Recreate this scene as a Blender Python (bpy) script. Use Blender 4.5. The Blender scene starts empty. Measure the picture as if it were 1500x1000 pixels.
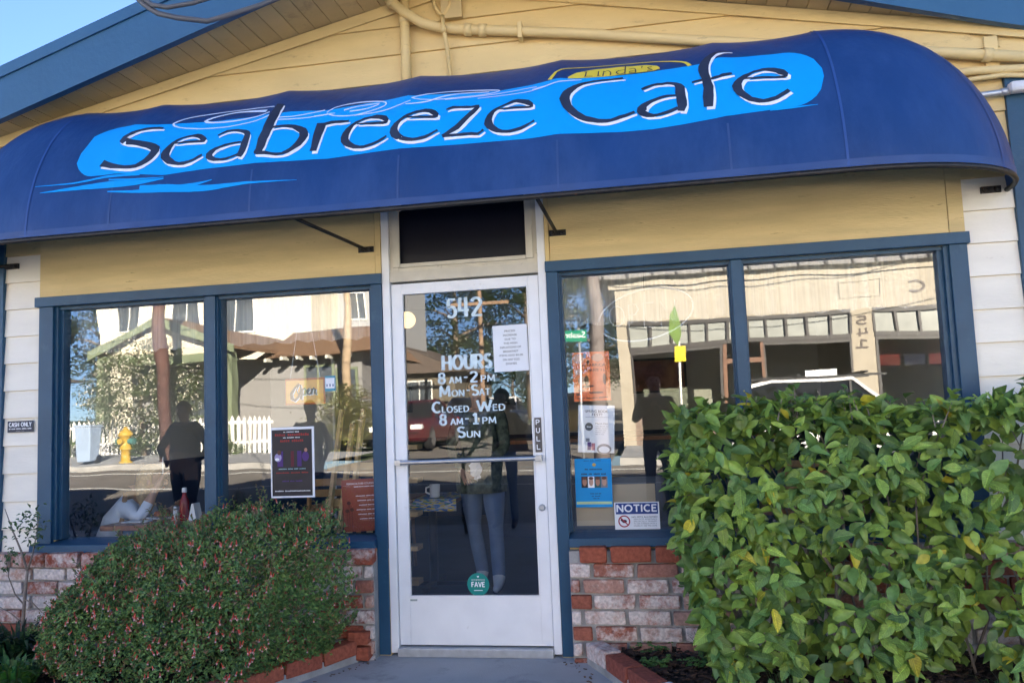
import bpy, bmesh, math, random
from mathutils import Vector, Matrix, noise as mnoise
random.seed(7)
sc = bpy.context.scene
COL = sc.collection
R = math.radians

# ------------------------------------------------------------------ camera, world, sun, exposure
cam_d = bpy.data.cameras.new('camera'); cam = bpy.data.objects.new('camera', cam_d); COL.objects.link(cam)
cam_d.sensor_fit = 'HORIZONTAL'; cam_d.sensor_width = 36.0; cam_d.lens = 28.084
cam_d.clip_start = 0.02; cam_d.clip_end = 3000
_r = Vector((0.98453898, 0.17054811, -0.03995423)); _u = Vector((0.05407696, -0.0789812, 0.99540828)); _f = Vector((-0.16660937, 0.98217886, 0.08698279))
cam.matrix_world = Matrix(((_r.x, _u.x, -_f.x, 1.0717), (_r.y, _u.y, -_f.y, -4.6491), (_r.z, _u.z, -_f.z, 1.3602), (0, 0, 0, 1)))
sc.camera = cam

SUN_DIR = Vector((0.42, 0.80, 0.305)).normalized()           # towards the sun: behind the cafe, to the right
world = bpy.data.worlds.new('World'); sc.world = world; world.use_nodes = True
wn = world.node_tree; bg = wn.nodes['Background']
sky = wn.nodes.new('ShaderNodeTexSky'); sky.sky_type = 'NISHITA'; sky.sun_disc = False
sky.sun_elevation = math.asin(SUN_DIR.z); sky.sun_rotation = math.atan2(SUN_DIR.x, SUN_DIR.y)
sky.altitude = 20; sky.air_density = 0.45; sky.dust_density = 0.15; sky.ozone_density = 3.0
wn.links.new(sky.outputs[0], bg.inputs[0]); bg.inputs[1].default_value = 0.050
sun_d = bpy.data.lights.new('sun', 'SUN'); sun_d.energy = 5.0; sun_d.angle = R(0.5); sun_d.color = (1.0, 0.91, 0.77)
sun = bpy.data.objects.new('sun', sun_d); COL.objects.link(sun)
sun.rotation_euler = (-SUN_DIR).to_track_quat('-Z', 'Y').to_euler(); sun.location = (20, 30, 25)
sc.view_settings.view_transform = 'Standard'; sc.view_settings.look = 'None'
sc.view_settings.exposure = 3.75; sc.view_settings.gamma = 1.0
sc.view_settings.use_curve_mapping = False
sc.cycles.max_bounces = 10; sc.cycles.transparent_max_bounces = 24; sc.cycles.diffuse_bounces = 5; sc.cycles.glossy_bounces = 5

# ------------------------------------------------------------------ materials
MATS = {}
def mat(name, col, rough=0.6, var=0.12, scale=4.0, bump=0.0, bscale=60.0, metal=0.0, spec=0.4, detail=5.0, stretch=None, rnd=0.0, dirt=None, emit=None):
    """procedural principled material: base colour broken up by noise, optional dirt patches and bump"""
    if name in MATS: return MATS[name]
    m = bpy.data.materials.new(name); m.use_nodes = True; nt = m.node_tree; N = nt.nodes; L = nt.links
    b = N['Principled BSDF']; b.inputs['Roughness'].default_value = rough; b.inputs['Metallic'].default_value = metal
    b.inputs['Specular IOR Level'].default_value = spec
    tc = N.new('ShaderNodeTexCoord'); mp = N.new('ShaderNodeMapping'); L.new(tc.outputs['Object'], mp.inputs[0])
    oi = N.new('ShaderNodeObjectInfo')
    vm = N.new('ShaderNodeVectorMath'); vm.operation = 'SCALE'; vm.inputs[0].default_value = (37.0, 53.0, 71.0); L.new(oi.outputs['Random'], vm.inputs['Scale'])
    L.new(vm.outputs[0], mp.inputs['Location'])
    if stretch: mp.inputs['Scale'].default_value = stretch
    nz = N.new('ShaderNodeTexNoise'); nz.inputs['Scale'].default_value = scale; nz.inputs['Detail'].default_value = detail; L.new(mp.outputs[0], nz.inputs['Vector'])
    mr = N.new('ShaderNodeMapRange'); mr.inputs['From Min'].default_value = 0.3; mr.inputs['From Max'].default_value = 0.7
    mr.inputs['To Min'].default_value = 1 - var; mr.inputs['To Max'].default_value = 1 + var; L.new(nz.outputs['Fac'], mr.inputs['Value'])
    last = mr.outputs[0]
    if rnd:
        m2 = N.new('ShaderNodeMapRange'); m2.inputs['To Min'].default_value = 1 - rnd; m2.inputs['To Max'].default_value = 1 + rnd; L.new(oi.outputs['Random'], m2.inputs['Value'])
        mm = N.new('ShaderNodeMath'); mm.operation = 'MULTIPLY'; L.new(last, mm.inputs[0]); L.new(m2.outputs[0], mm.inputs[1]); last = mm.outputs[0]
    vs = N.new('ShaderNodeVectorMath'); vs.operation = 'SCALE'; vs.inputs[0].default_value = col[:3]; L.new(last, vs.inputs['Scale'])
    out = vs.outputs[0]
    if dirt:                                        # (colour, scale, low, high)
        dn = N.new('ShaderNodeTexNoise'); dn.inputs['Scale'].default_value = dirt[1]; dn.inputs['Detail'].default_value = 8; dn.inputs['Roughness'].default_value = 0.7; L.new(mp.outputs[0], dn.inputs['Vector'])
        dr = N.new('ShaderNodeMapRange'); dr.inputs['From Min'].default_value = dirt[2]; dr.inputs['From Max'].default_value = dirt[3]; L.new(dn.outputs['Fac'], dr.inputs['Value'])
        mx = N.new('ShaderNodeMix'); mx.data_type = 'RGBA'; L.new(dr.outputs[0], mx.inputs['Factor']); L.new(out, mx.inputs['A']); mx.inputs['B'].default_value = (*dirt[0], 1); out = mx.outputs['Result']
    L.new(out, b.inputs['Base Color'])
    if bump:
        bn = N.new('ShaderNodeTexNoise'); bn.inputs['Scale'].default_value = bscale; bn.inputs['Detail'].default_value = 6; L.new(mp.outputs[0], bn.inputs['Vector'])
        bp = N.new('ShaderNodeBump'); bp.inputs['Strength'].default_value = 1.0; bp.inputs['Distance'].default_value = bump; L.new(bn.outputs['Fac'], bp.inputs['Height']); L.new(bp.outputs[0], b.inputs['Normal'])
    if emit:
        b.inputs['Emission Color'].default_value = (*emit[0], 1); b.inputs['Emission Strength'].default_value = emit[1]
    MATS[name] = m; return m

def glass_mat(name, ior=2.02, tint=(0.97, 0.99, 0.98), wob=0.0018, wscale=1.6):
    if name in MATS: return MATS[name]
    m = bpy.data.materials.new(name); m.use_nodes = True; nt = m.node_tree; N = nt.nodes; L = nt.links
    N.remove(N['Principled BSDF']); out = N['Material Output']
    tr = N.new('ShaderNodeBsdfTransparent'); tr.inputs[0].default_value = (*tint, 1)
    gl = N.new('ShaderNodeBsdfGlossy'); gl.inputs['Roughness'].default_value = 0.0; gl.inputs['Color'].default_value = (1, 1, 1, 1)
    fr = N.new('ShaderNodeFresnel'); ge = N.new('ShaderNodeNewGeometry'); im = N.new('ShaderNodeMapRange'); im.inputs['To Min'].default_value = ior; im.inputs['To Max'].default_value = 1 / ior; L.new(ge.outputs['Backfacing'], im.inputs['Value']); L.new(im.outputs[0], fr.inputs['IOR'])   # the same reflectance from both sides of the pane
    mx = N.new('ShaderNodeMixShader'); L.new(fr.outputs[0], mx.inputs[0]); L.new(tr.outputs[0], mx.inputs[1]); L.new(gl.outputs[0], mx.inputs[2]); L.new(mx.outputs[0], out.inputs[0])
    tc = N.new('ShaderNodeTexCoord'); nz = N.new('ShaderNodeTexNoise'); nz.inputs['Scale'].default_value = wscale; nz.inputs['Detail'].default_value = 1; L.new(tc.outputs['Object'], nz.inputs['Vector'])
    bp = N.new('ShaderNodeBump'); bp.inputs['Strength'].default_value = 1.0; bp.inputs['Distance'].default_value = wob; L.new(nz.outputs['Fac'], bp.inputs['Height']); L.new(bp.outputs[0], gl.inputs['Normal'])
    MATS[name] = m; return m

def brick_mat():
    m = bpy.data.materials.new('used_brick'); m.use_nodes = True; nt = m.node_tree; N = nt.nodes; L = nt.links; b = N['Principled BSDF']; b.inputs['Roughness'].default_value = 0.9; b.inputs['Specular IOR Level'].default_value = 0.15
    tc = N.new('ShaderNodeTexCoord'); oi = N.new('ShaderNodeObjectInfo'); mp = N.new('ShaderNodeMapping'); L.new(tc.outputs['Object'], mp.inputs[0])
    vm = N.new('ShaderNodeVectorMath'); vm.operation = 'SCALE'; vm.inputs[0].default_value = (37, 53, 71); L.new(oi.outputs['Random'], vm.inputs['Scale']); L.new(vm.outputs[0], mp.inputs['Location'])
    ramp = N.new('ShaderNodeValToRGB'); e = ramp.color_ramp.elements
    e[0].position = 0; e[0].color = (0.36, 0.105, 0.06, 1); e[1].position = 1; e[1].color = (0.30, 0.10, 0.065, 1)
    for pos, c in ((0.2, (0.27, 0.075, 0.05, 1)), (0.45, (0.44, 0.24, 0.18, 1)), (0.7, (0.47, 0.30, 0.24, 1)), (0.85, (0.33, 0.12, 0.08, 1))):
        x = e.new(pos); x.color = c
    # random from object colour's red channel keeps the choice with the brick; white share in the green channel
    sp = N.new('ShaderNodeSeparateColor'); L.new(oi.outputs['Color'], sp.inputs[0]); L.new(sp.outputs[0], ramp.inputs[0])
    n1 = N.new('ShaderNodeTexNoise'); n1.inputs['Scale'].default_value = 14; n1.inputs['Detail'].default_value = 9; n1.inputs['Roughness'].default_value = 0.72; L.new(mp.outputs[0], n1.inputs['Vector'])
    ad = N.new('ShaderNodeMath'); ad.operation = 'ADD'; L.new(n1.outputs['Fac'], ad.inputs[0]); L.new(sp.outputs[1], ad.inputs[1])
    r1 = N.new('ShaderNodeMapRange'); r1.inputs['From Min'].default_value = 0.86; r1.inputs['From Max'].default_value = 1.06; L.new(ad.outputs[0], r1.inputs['Value'])
    mx = N.new('ShaderNodeMix'); mx.data_type = 'RGBA'; L.new(r1.outputs[0], mx.inputs['Factor']); L.new(ramp.outputs[0], mx.inputs['A']); mx.inputs['B'].default_value = (0.66, 0.58, 0.53, 1)
    n2 = N.new('ShaderNodeTexNoise'); n2.inputs['Scale'].default_value = 55; n2.inputs['Detail'].default_value = 6; L.new(mp.outputs[0], n2.inputs['Vector'])
    r2 = N.new('ShaderNodeMapRange'); r2.inputs['From Min'].default_value = 0.3; r2.inputs['From Max'].default_value = 0.7; r2.inputs['To Min'].default_value = 0.72; r2.inputs['To Max'].default_value = 1.2; L.new(n2.outputs['Fac'], r2.inputs['Value'])
    vs = N.new('ShaderNodeVectorMath'); vs.operation = 'SCALE'; L.new(mx.outputs['Result'], vs.inputs[0]); L.new(r2.outputs[0], vs.inputs['Scale']); L.new(vs.outputs[0], b.inputs['Base Color'])
    bp = N.new('ShaderNodeBump'); bp.inputs['Distance'].default_value = 0.006; L.new(n2.outputs['Fac'], bp.inputs['Height']); L.new(bp.outputs[0], b.inputs['Normal'])
    return m

def leaf_mat(name, attr, rough=0.4, trans=0.25):
    m = bpy.data.materials.new(name); m.use_nodes = True; nt = m.node_tree; N = nt.nodes; L = nt.links; b = N['Principled BSDF']; b.inputs['Roughness'].default_value = rough; b.inputs['Specular IOR Level'].default_value = 0.45
    midrib = None
    if not attr:
        t0 = N.new('ShaderNodeTexCoord'); sx = N.new('ShaderNodeSeparateXYZ'); L.new(t0.outputs['Object'], sx.inputs[0]); ab = N.new('ShaderNodeMath'); ab.operation = 'ABSOLUTE'; L.new(sx.outputs['Y'], ab.inputs[0])
        midrib = N.new('ShaderNodeMapRange'); midrib.inputs['From Min'].default_value = 0.008; midrib.inputs['From Max'].default_value = 0.03; midrib.inputs['To Min'].default_value = 1.5; midrib.inputs['To Max'].default_value = 1.0; L.new(ab.outputs[0], midrib.inputs['Value'])
        vn = N.new('ShaderNodeMath'); vn.operation = 'MULTIPLY_ADD'; vn.inputs[1].default_value = -0.9; L.new(ab.outputs[0], vn.inputs[0]); L.new(sx.outputs['X'], vn.inputs[2])
        vk = N.new('ShaderNodeMath'); vk.operation = 'MULTIPLY'; vk.inputs[1].default_value = 52.0; L.new(vn.outputs[0], vk.inputs[0]); vsn = N.new('ShaderNodeMath'); vsn.operation = 'SINE'; L.new(vk.outputs[0], vsn.inputs[0])
        vr = N.new('ShaderNodeMapRange'); vr.inputs['From Min'].default_value = 0.55; vr.inputs['From Max'].default_value = 1.0; vr.inputs['To Min'].default_value = 0.0; vr.inputs['To Max'].default_value = 0.22; L.new(vsn.outputs[0], vr.inputs['Value'])
        va = N.new('ShaderNodeMath'); L.new(midrib.outputs[0], va.inputs[0]); L.new(vr.outputs[0], va.inputs[1]); midrib = va
        vb = N.new('ShaderNodeBump'); vb.inputs['Distance'].default_value = 0.02; vb.inputs['Strength'].default_value = 0.5; vb.invert = True; L.new(va.outputs[0], vb.inputs['Height']); L.new(vb.outputs[0], b.inputs['Normal'])
    if attr: s = N.new('ShaderNodeAttribute'); s.attribute_name = 'tone'; src = s.outputs['Color']
    else: s = N.new('ShaderNodeObjectInfo'); src = s.outputs['Color']
    tc = N.new('ShaderNodeTexCoord'); nz = N.new('ShaderNodeTexNoise'); nz.inputs['Scale'].default_value = 45 if attr else 5; nz.inputs['Detail'].default_value = 5; L.new(tc.outputs['Object'], nz.inputs['Vector'])
    r = N.new('ShaderNodeMapRange'); r.inputs['From Min'].default_value = 0.3; r.inputs['From Max'].default_value = 0.7; r.inputs['To Min'].default_value = 0.8; r.inputs['To Max'].default_value = 1.22; L.new(nz.outputs['Fac'], r.inputs['Value'])
    vs = N.new('ShaderNodeVectorMath'); vs.operation = 'SCALE'; L.new(src, vs.inputs[0]); L.new(r.outputs[0], vs.inputs['Scale'])
    if midrib:
        v2 = N.new('ShaderNodeVectorMath'); v2.operation = 'SCALE'; L.new(vs.outputs[0], v2.inputs[0]); L.new(midrib.outputs[0], v2.inputs['Scale']); vs = v2
    L.new(vs.outputs[0], b.inputs['Base Color'])
    t = N.new('ShaderNodeBsdfTranslucent'); L.new(vs.outputs[0], t.inputs[0]); mx = N.new('ShaderNodeMixShader'); mx.inputs[0].default_value = trans
    L.new(b.outputs[0], mx.inputs[1]); L.new(t.outputs[0], mx.inputs[2]); L.new(mx.outputs[0], N['Material Output'].inputs[0]); return m

M = dict(
    cream=mat('cream_paint', (0.70, 0.52, 0.235), 0.55, 0.06, 2.5, 0.002, 30, stretch=(1, 1, 3), rnd=0.03, dirt=((0.50, 0.36, 0.17), 8, 0.60, 0.72)),
    panel=mat('cream_plywood', (0.70, 0.53, 0.25), 0.6, 0.09, 3, 0.003, 30, stretch=(0.9, 1, 8), dirt=((0.36, 0.25, 0.11), 6, 0.625, 0.675)),
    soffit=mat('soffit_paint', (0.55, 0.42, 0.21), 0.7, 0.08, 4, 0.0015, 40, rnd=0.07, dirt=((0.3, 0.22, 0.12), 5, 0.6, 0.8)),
    white=mat('skylit_siding_paint', (0.84, 0.78, 0.66), 0.55, 0.05, 3, 0.002, 30, stretch=(1, 1, 3), rnd=0.03, dirt=((0.5, 0.42, 0.3), 10, 0.68, 0.82)),  # same paint as the cream boards; cooler skylight put into its colour
    blue=mat('blue_trim_paint', (0.014, 0.066, 0.128), 0.42, 0.12, 5, 0.0012, 45, stretch=(1, 1, 1), dirt=((0.035, 0.10, 0.16), 8, 0.58, 0.75)),
    sill=mat('worn_blue_paint', (0.014, 0.068, 0.135), 0.5, 0.15, 5, 0.002, 50, stretch=(0.35, 1, 2), dirt=((0.42, 0.48, 0.55), 16, 0.69, 0.74)),
    fascia=mat('fascia_blue_paint', (0.028, 0.105, 0.205), 0.5, 0.08, 2.2, 0.0015, 30, dirt=((0.03, 0.10, 0.19), 5, 0.6, 0.78)),
    alu=mat('white_aluminium', (0.84, 0.84, 0.84), 0.38, 0.05, 5, 0.0004, 80, dirt=((0.45, 0.42, 0.36), 7, 0.66, 0.85)),
    dirtyalu=mat('dirty_aluminium', (0.62, 0.57, 0.46), 0.5, 0.10, 7, 0.0006, 90, dirt=((0.22, 0.18, 0.12), 20, 0.62, 0.76)),
    steel=mat('brushed_steel', (0.55, 0.57, 0.60), 0.3, 0.08, 12, 0, metal=0.9),
    galv=mat('galvanised_steel', (0.50, 0.52, 0.54), 0.45, 0.12, 20, 0, metal=0.7),
    black=mat('black_plastic', (0.012, 0.012, 0.014), 0.4, 0.1, 8),
    blackmetal=mat('black_metal', (0.02, 0.018, 0.017), 0.5, 0.3, 20, dirt=((0.16, 0.06, 0.03), 30, 0.6, 0.75)),
    darkglass=mat('dark_transom_panel', (0.006, 0.007, 0.016), 0.35, 0.2, 3, spec=0.3),
    awning=mat('awning_vinyl', (0.0095, 0.046, 0.168), 0.46, 0.12, 1.6, 0.006, 7, spec=0.3, stretch=(1.6, 1.6, 0.6), dirt=((0.030, 0.080, 0.235), 1.5, 0.45, 0.80)),
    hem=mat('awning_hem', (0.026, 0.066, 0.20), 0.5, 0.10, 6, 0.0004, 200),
    seam=mat('awning_seam', (0.022, 0.07, 0.24), 0.5, 0.1, 6),
    band=mat('awning_sky_blue', (0.0, 0.33, 0.86), 0.42, 0.04, 3, spec=0.3),
    letter=mat('awning_charcoal', (0.022, 0.032, 0.062), 0.5, 0.2, 10),
    print_white=mat('awning_white_print', (0.82, 0.86, 0.93), 0.5, 0.05, 8),
    print_yellow=mat('awning_yellow_print', (0.72, 0.56, 0.06), 0.5, 0.06, 8),
    mortar=mat('mortar', (0.33, 0.325, 0.31), 0.95, 0.2, 12, 0.006, 90),
    brick=brick_mat(),
    concrete=mat('concrete', (0.40, 0.405, 0.41), 0.9, 0.14, 2.0, 0.002, 120, detail=9, dirt=((0.22, 0.22, 0.225), 3.5, 0.55, 0.75)),
    asphalt=mat('asphalt', (0.21, 0.19, 0.165), 0.9, 0.18, 1.5, 0.003, 150, detail=9),
    soil=mat('soil', (0.035, 0.024, 0.017), 0.95, 0.35, 14, 0.01, 60),
    mulch=mat('bark_mulch', (0.055, 0.032, 0.022), 0.9, 0.5, 18, 0.002, 90),
    paper=mat('paper_white', (0.82, 0.83, 0.85), 0.7, 0.03, 5),
    ink=mat('ink_black', (0.02, 0.02, 0.025), 0.6, 0.1, 9),
    glass=glass_mat('window_glass'),
    doorglass=glass_mat('door_glass', ior=1.95, tint=(0.95, 0.97, 0.98), wob=0.0006),
)

# ------------------------------------------------------------------ mesh helpers
class MB:
    def __init__(s): s.v = []; s.f = []; s.mi = []; s.cur = 0
    def add(s, vs, fs):
        o = len(s.v); s.v += [tuple(p) for p in vs]; s.f += [tuple(i + o for i in f) for f in fs]; s.mi += [s.cur] * len(fs); return s
    def box(s, x0, x1, y0, y1, z0, z1):
        return s.add([(x0, y0, z0), (x1, y0, z0), (x1, y1, z0), (x0, y1, z0), (x0, y0, z1), (x1, y0, z1), (x1, y1, z1), (x0, y1, z1)],
                     [(3, 2, 1, 0), (4, 5, 6, 7), (0, 1, 5, 4), (1, 2, 6, 5), (2, 3, 7, 6), (3, 0, 4, 7)])
    def hexa(s, p): return s.add(p, [(3, 2, 1, 0), (4, 5, 6, 7), (0, 1, 5, 4), (1, 2, 6, 5), (2, 3, 7, 6), (3, 0, 4, 7)])
    def bar(s, a, b, w, h=None, up=(0, 0, 1)):
        a = Vector(a); b = Vector(b); d = (b - a).normalized(); h = h or w
        sd = d.cross(Vector(up)); sd = sd.normalized() if sd.length > 1e-4 else Vector((1, 0, 0)); u = sd.cross(d).normalized()
        P = []
        for q in (a, b):
            for i, j in ((-1, -1), (1, -1), (1, 1), (-1, 1)): P.append(q + sd * (w / 2 * i) + u * (h / 2 * j))
        return s.add(P, [(0, 1, 2, 3), (7, 6, 5, 4), (0, 4, 5, 1), (1, 5, 6, 2), (2, 6, 7, 3), (3, 7, 4, 0)])
    def tube(s, pts, r, n=8, caps=True):
        pts = [Vector(p) for p in pts]; rs = r if isinstance(r, (list, tuple)) else [r] * len(pts); o = len(s.v); prev = None; V = []; F = []
        for i, p in enumerate(pts):
            d = (pts[min(i + 1, len(pts) - 1)] - pts[max(i - 1, 0)])
            d = d.normalized() if d.length > 1e-9 else Vector((0, 0, 1))
            if prev is None:
                a = d.orthogonal().normalized()
            else:
                a = prev - d * prev.dot(d); a = a.normalized() if a.length > 1e-6 else d.orthogonal().normalized()
            prev = a; b = d.cross(a)
            for k in range(n):
                t = 2 * math.pi * k / n; V.append(p + (a * math.cos(t) + b * math.sin(t)) * rs[i])
        for i in range(len(pts) - 1):
            for k in range(n): F.append((i * n + k, i * n + (k + 1) % n, (i + 1) * n + (k + 1) % n, (i + 1) * n + k))
        if caps: F.append(tuple(range(n - 1, -1, -1))); F.append(tuple((len(pts) - 1) * n + k for k in range(n)))
        return s.add(V, F)
    def lathe(s, prof, c=(0, 0, 0), n=20, axis='z'):
        V = []; F = []; c = Vector(c)
        for r, h in prof:
            for k in range(n):
                t = 2 * math.pi * k / n; a, b = r * math.cos(t), r * math.sin(t)
                V.append(c + (Vector((a, b, h)) if axis == 'z' else Vector((a, h, b)) if axis == 'y' else Vector((h, a, b))))
        for i in range(len(prof) - 1):
            for k in range(n): F.append((i * n + k, i * n + (k + 1) % n, (i + 1) * n + (k + 1) % n, (i + 1) * n + k))
        F.append(tuple(range(n - 1, -1, -1))); F.append(tuple((len(prof) - 1) * n + k for k in range(n)))
        return s.add(V, F)
    def ball(s, c, r, n=12, m=8, sc_=(1, 1, 1)):
        prof = [(max(math.sin(math.pi * i / m), 1e-3) * r, -math.cos(math.pi * i / m) * r) for i in range(m + 1)]
        o = len(s.v); s.lathe(prof, (0, 0, 0), n); c = Vector(c)
        for i in range(o, len(s.v)): q = s.v[i]; s.v[i] = (c.x + q[0] * sc_[0], c.y + q[1] * sc_[1], c.z + q[2] * sc_[2])
        return s
    def poly(s, pts, y0, y1):            # polygon in xz extruded along y
        n = len(pts); V = [(x, y0, z) for x, z in pts] + [(x, y1, z) for x, z in pts]
        return s.add(V, [tuple(range(n)), tuple(range(2 * n - 1, n - 1, -1))] + [(i, i + n, (i + 1) % n + n, (i + 1) % n) for i in range(n)])
    def polyx(s, pts, x0, x1):           # polygon in yz extruded along x
        n = len(pts); V = [(x0, y, z) for y, z in pts] + [(x1, y, z) for y, z in pts]
        return s.add(V, [tuple(range(n)), tuple(range(2 * n - 1, n - 1, -1))] + [(i, i + n, (i + 1) % n + n, (i + 1) % n) for i in range(n)])
    def mesh(s, name, mats, smooth=False):
        me = bpy.data.meshes.new(name); me.from_pydata(s.v, [], s.f)
        for m_ in (mats if isinstance(mats, (list, tuple)) else [mats]): me.materials.append(m_)
        if any(s.mi): me.polygons.foreach_set('material_index', s.mi)
        if smooth: me.polygons.foreach_set('use_smooth', [True] * len(me.polygons))
        bm = bmesh.new(); bm.from_mesh(me); bmesh.ops.recalc_face_normals(bm, faces=bm.faces); bm.to_mesh(me); bm.free()
        me.update(); return me
    def build(s, name, mats, parent=None, smooth=False, bevel=0, loc=None):
        o = bpy.data.objects.new(name, s.mesh(name, mats, smooth)); COL.objects.link(o)
        if parent: o.parent = parent
        if loc: o.location = loc
        if bevel:
            b = o.modifiers.new('bevel', 'BEVEL'); b.width = bevel; b.segments = 2; b.limit_method = 'ANGLE'; b.angle_limit = R(40)
        return o
def tag(o, label=None, cat=None, group=None, kind=None):
    if label: o['label'] = label
    if cat: o['category'] = cat
    if group: o['group'] = group
    if kind: o['kind'] = kind
    return o
def empty(name, loc=(0, 0, 0), label=None, cat=None, group=None, rz=0, kind=None):
    o = bpy.data.objects.new(name, None); COL.objects.link(o); o.location = loc; o.rotation_euler = (0, 0, rz); o.empty_display_size = 0.1
    return tag(o, label, cat, group, kind)
def bx(name, m, parent, x0, x1, y0, y1, z0, z1, bevel=0):
    return MB().box(x0, x1, y0, y1, z0, z1).build(name, m, parent, bevel=bevel)
def copy_tree(o, parent=None):
    c = o.copy(); COL.objects.link(c); c.parent = parent
    for ch in list(o.children): copy_tree(ch, c)
    return c
FONT = {}
def text_mesh(s, bold=0.0):
    k = (s, bold)
    if k in FONT: return FONT[k]
    cu = bpy.data.curves.new('t', 'FONT'); cu.body = s; cu.offset = bold; cu.resolution_u = 3; cu.align_x = 'LEFT'
    ob = bpy.data.objects.new('t', cu); COL.objects.link(ob); bpy.context.view_layer.update()
    dg = bpy.context.evaluated_depsgraph_get(); me = bpy.data.meshes.new_from_object(ob.evaluated_get(dg))
    bpy.data.objects.remove(ob); bpy.data.curves.remove(cu)
    vs = [v.co.copy() for v in me.vertices]; fs = [tuple(p.vertices) for p in me.polygons]; bpy.data.meshes.remove(me)
    FONT[k] = (vs, fs); return FONT[k]
def lettering(name, s, m, parent, x0, x1, z0, z1, y, bold=0.0, mirror=False, fit=True):
    """flat printed text filling the box x0..x1, z0..z1 on the plane y"""
    vs, fs = text_mesh(s, bold); a = min(v.x for v in vs); b = max(v.x for v in vs); c = min(v.y for v in vs); d = max(v.y for v in vs)
    sx = (x1 - x0) / max(b - a, 1e-6); sz = (z1 - z0) / max(d - c, 1e-6)
    if not fit: sx = sz
    mb = MB(); mb.add([((x0 + (v.x - a) * sx), y, z0 + (v.y - c) * sz) for v in vs], fs)
    return mb.build(name, m, parent)
def rect(name, m, parent, x0, x1, z0, z1, y, t=0.0006): return bx(name, m, parent, x0, x1, y - t, y, z0, z1)
def disc(name, m, parent, cx, cz, r, y, t=0.0008, n=36, rx=None):
    mb = MB(); rx = rx or r; mb.poly([(cx + rx * math.cos(2 * math.pi * i / n), cz + r * math.sin(2 * math.pi * i / n)) for i in range(n)], y - t, y); return mb.build(name, m, parent)
def ring(name, m, parent, cx, cz, r0, r1, y, t=0.0008, n=40):
    mb = MB(); V = []; F = []
    for i in range(n):
        a = 2 * math.pi * i / n
        for r_ in (r0, r1): V.append((cx + r_ * math.cos(a), y - t, cz + r_ * math.sin(a)))
    for i in range(n): j = (i + 1) % n; F.append((2 * i, 2 * i + 1, 2 * j + 1, 2 * j))
    return mb.add(V, F).build(name, m, parent)
# ================================================================== the cafe building
def zs(x): return 4.02 - 0.21 * abs(x)                 # underside of the roof
XL, XR = -4.2, 3.5
def over(x): return max(0.62 - 0.125 * -x, 0.09) if x < 0 else max(0.62 - 0.18 * x, 0.05)
cafe = empty('cafe_building', (0, 0, 0), 'cream gabled cafe building with blue trim and brick base', 'building')
# wall core with the openings left free
w = MB()
w.box(-3.25, -2.76, 0.0, 0.12, 0.5, 2.165); w.box(2.71, 3.2, 0.0, 0.12, 0.5, 2.165)
w.box(-3.25, -0.505, -0.02, 0.12, -0.3, 0.58); w.box(0.505, 3.2, -0.02, 0.12, -0.3, 0.58)
w.poly([(-3.25, 2.165), (-0.505, 2.165), (-0.505, zs(0.505)), (-3.25, zs(3.25))], 0.0, 0.12)
w.poly([(0.505, 2.165), (3.2, 2.165), (3.2, zs(3.2)), (0.505, zs(0.505))], 0.0, 0.12)
w.poly([(-0.505, 2.80), (0.505, 2.80), (0.505, zs(0.505)), (0, zs(0)), (-0.505, zs(0.505))], 0.0, 0.12)
w.poly([(-4.2, -0.3), (-3.251, -0.3), (-3.251, zs(3.251) + 0.02), (-4.2, zs(4.2) + 0.02)], 0.02, 0.14); w.poly([(3.201, -0.3), (3.5, -0.3), (3.5, zs(3.5) + 0.02), (3.201, zs(3.201) + 0.02)], 0.02, 0.14)
wall = w.build('wall', M['cream'], cafe)
def lap(x0a, x1a, x0b, x1b, z0, z1, m, thick=0.017):
    mb = MB(); b0 = -thick; b1 = -0.003
    mb.hexa([(x0a, b0, z0), (x1a, b0, z0), (x1a, 0.0, z0), (x0a, 0.0, z0), (x0b, b1, z1), (x1b, b1, z1), (x1b, 0.0, z1), (x0b, 0.0, z1)])
    return mb.build('siding_board', m, wall)
z = 0.545
while z < 4.0:                                            # lap siding, one board at a time
    z1 = z + 0.1775
    if z < 2.5:
        if z > 0.5:
            lap(-3.13, -2.862, -3.13, -2.862, z, min(z1, 2.70), M['white']); lap(2.803, 3.065, 2.803, 3.065, z, z1, M['white'])
    else:
        h0 = min((4.0 - z) / 0.21, 9); h1 = max(min((4.0 - z1) / 0.21, 9), 0.02)
        xa, xb, xc, xd = max(-3.13, -h0), min(3.065, h0), max(-3.13, -h1), min(3.065, h1)
        if z < 2.80:
            lap(xa, -0.505, xc, -0.505, z, z1, M['cream']); lap(0.505, xb, 0.505, xd, z, z1, M['cream'])
        else: lap(xa, xb, xc, xd, z, z1, M['cream'])
    z += 0.18
bx('plywood_panel', M['panel'], wall, -2.862, -0.545, -0.021, -0.0035, 2.229, 2.66)
bx('plywood_panel', M['panel'], wall, 0.535, 2.72, -0.021, -0.0035, 2.229, 2.66)
bx('plywood_panel', M['panel'], wall, 2.724, 2.802, -0.0215, -0.0035, 2.229, 2.70)
bx('batten', M['cream'], wall, -0.541, -0.507, -0.026, -0.001, 2.229, 2.70); bx('batten', M['cream'], wall, 0.507, 0.531, -0.026, -0.001, 2.229, 2.70)
for x0, x1 in ((-3.245, -3.128), (3.063, 3.165)): bx('corner_board', M['blue'], wall, x0, x1, -0.032, 0.0, -0.1, zs(3.1) - 0.30, 0.003)
bx('corner_post', M['cream'], wall, 2.98, 3.05, -0.03, -0.018, 3.06, zs(3.05) - 0.075, 0.003)
bx('corner_post', M['cream'], wall, -3.10, -3.03, -0.03, -0.018, 3.06, zs(3.1) - 0.075, 0.003)
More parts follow.
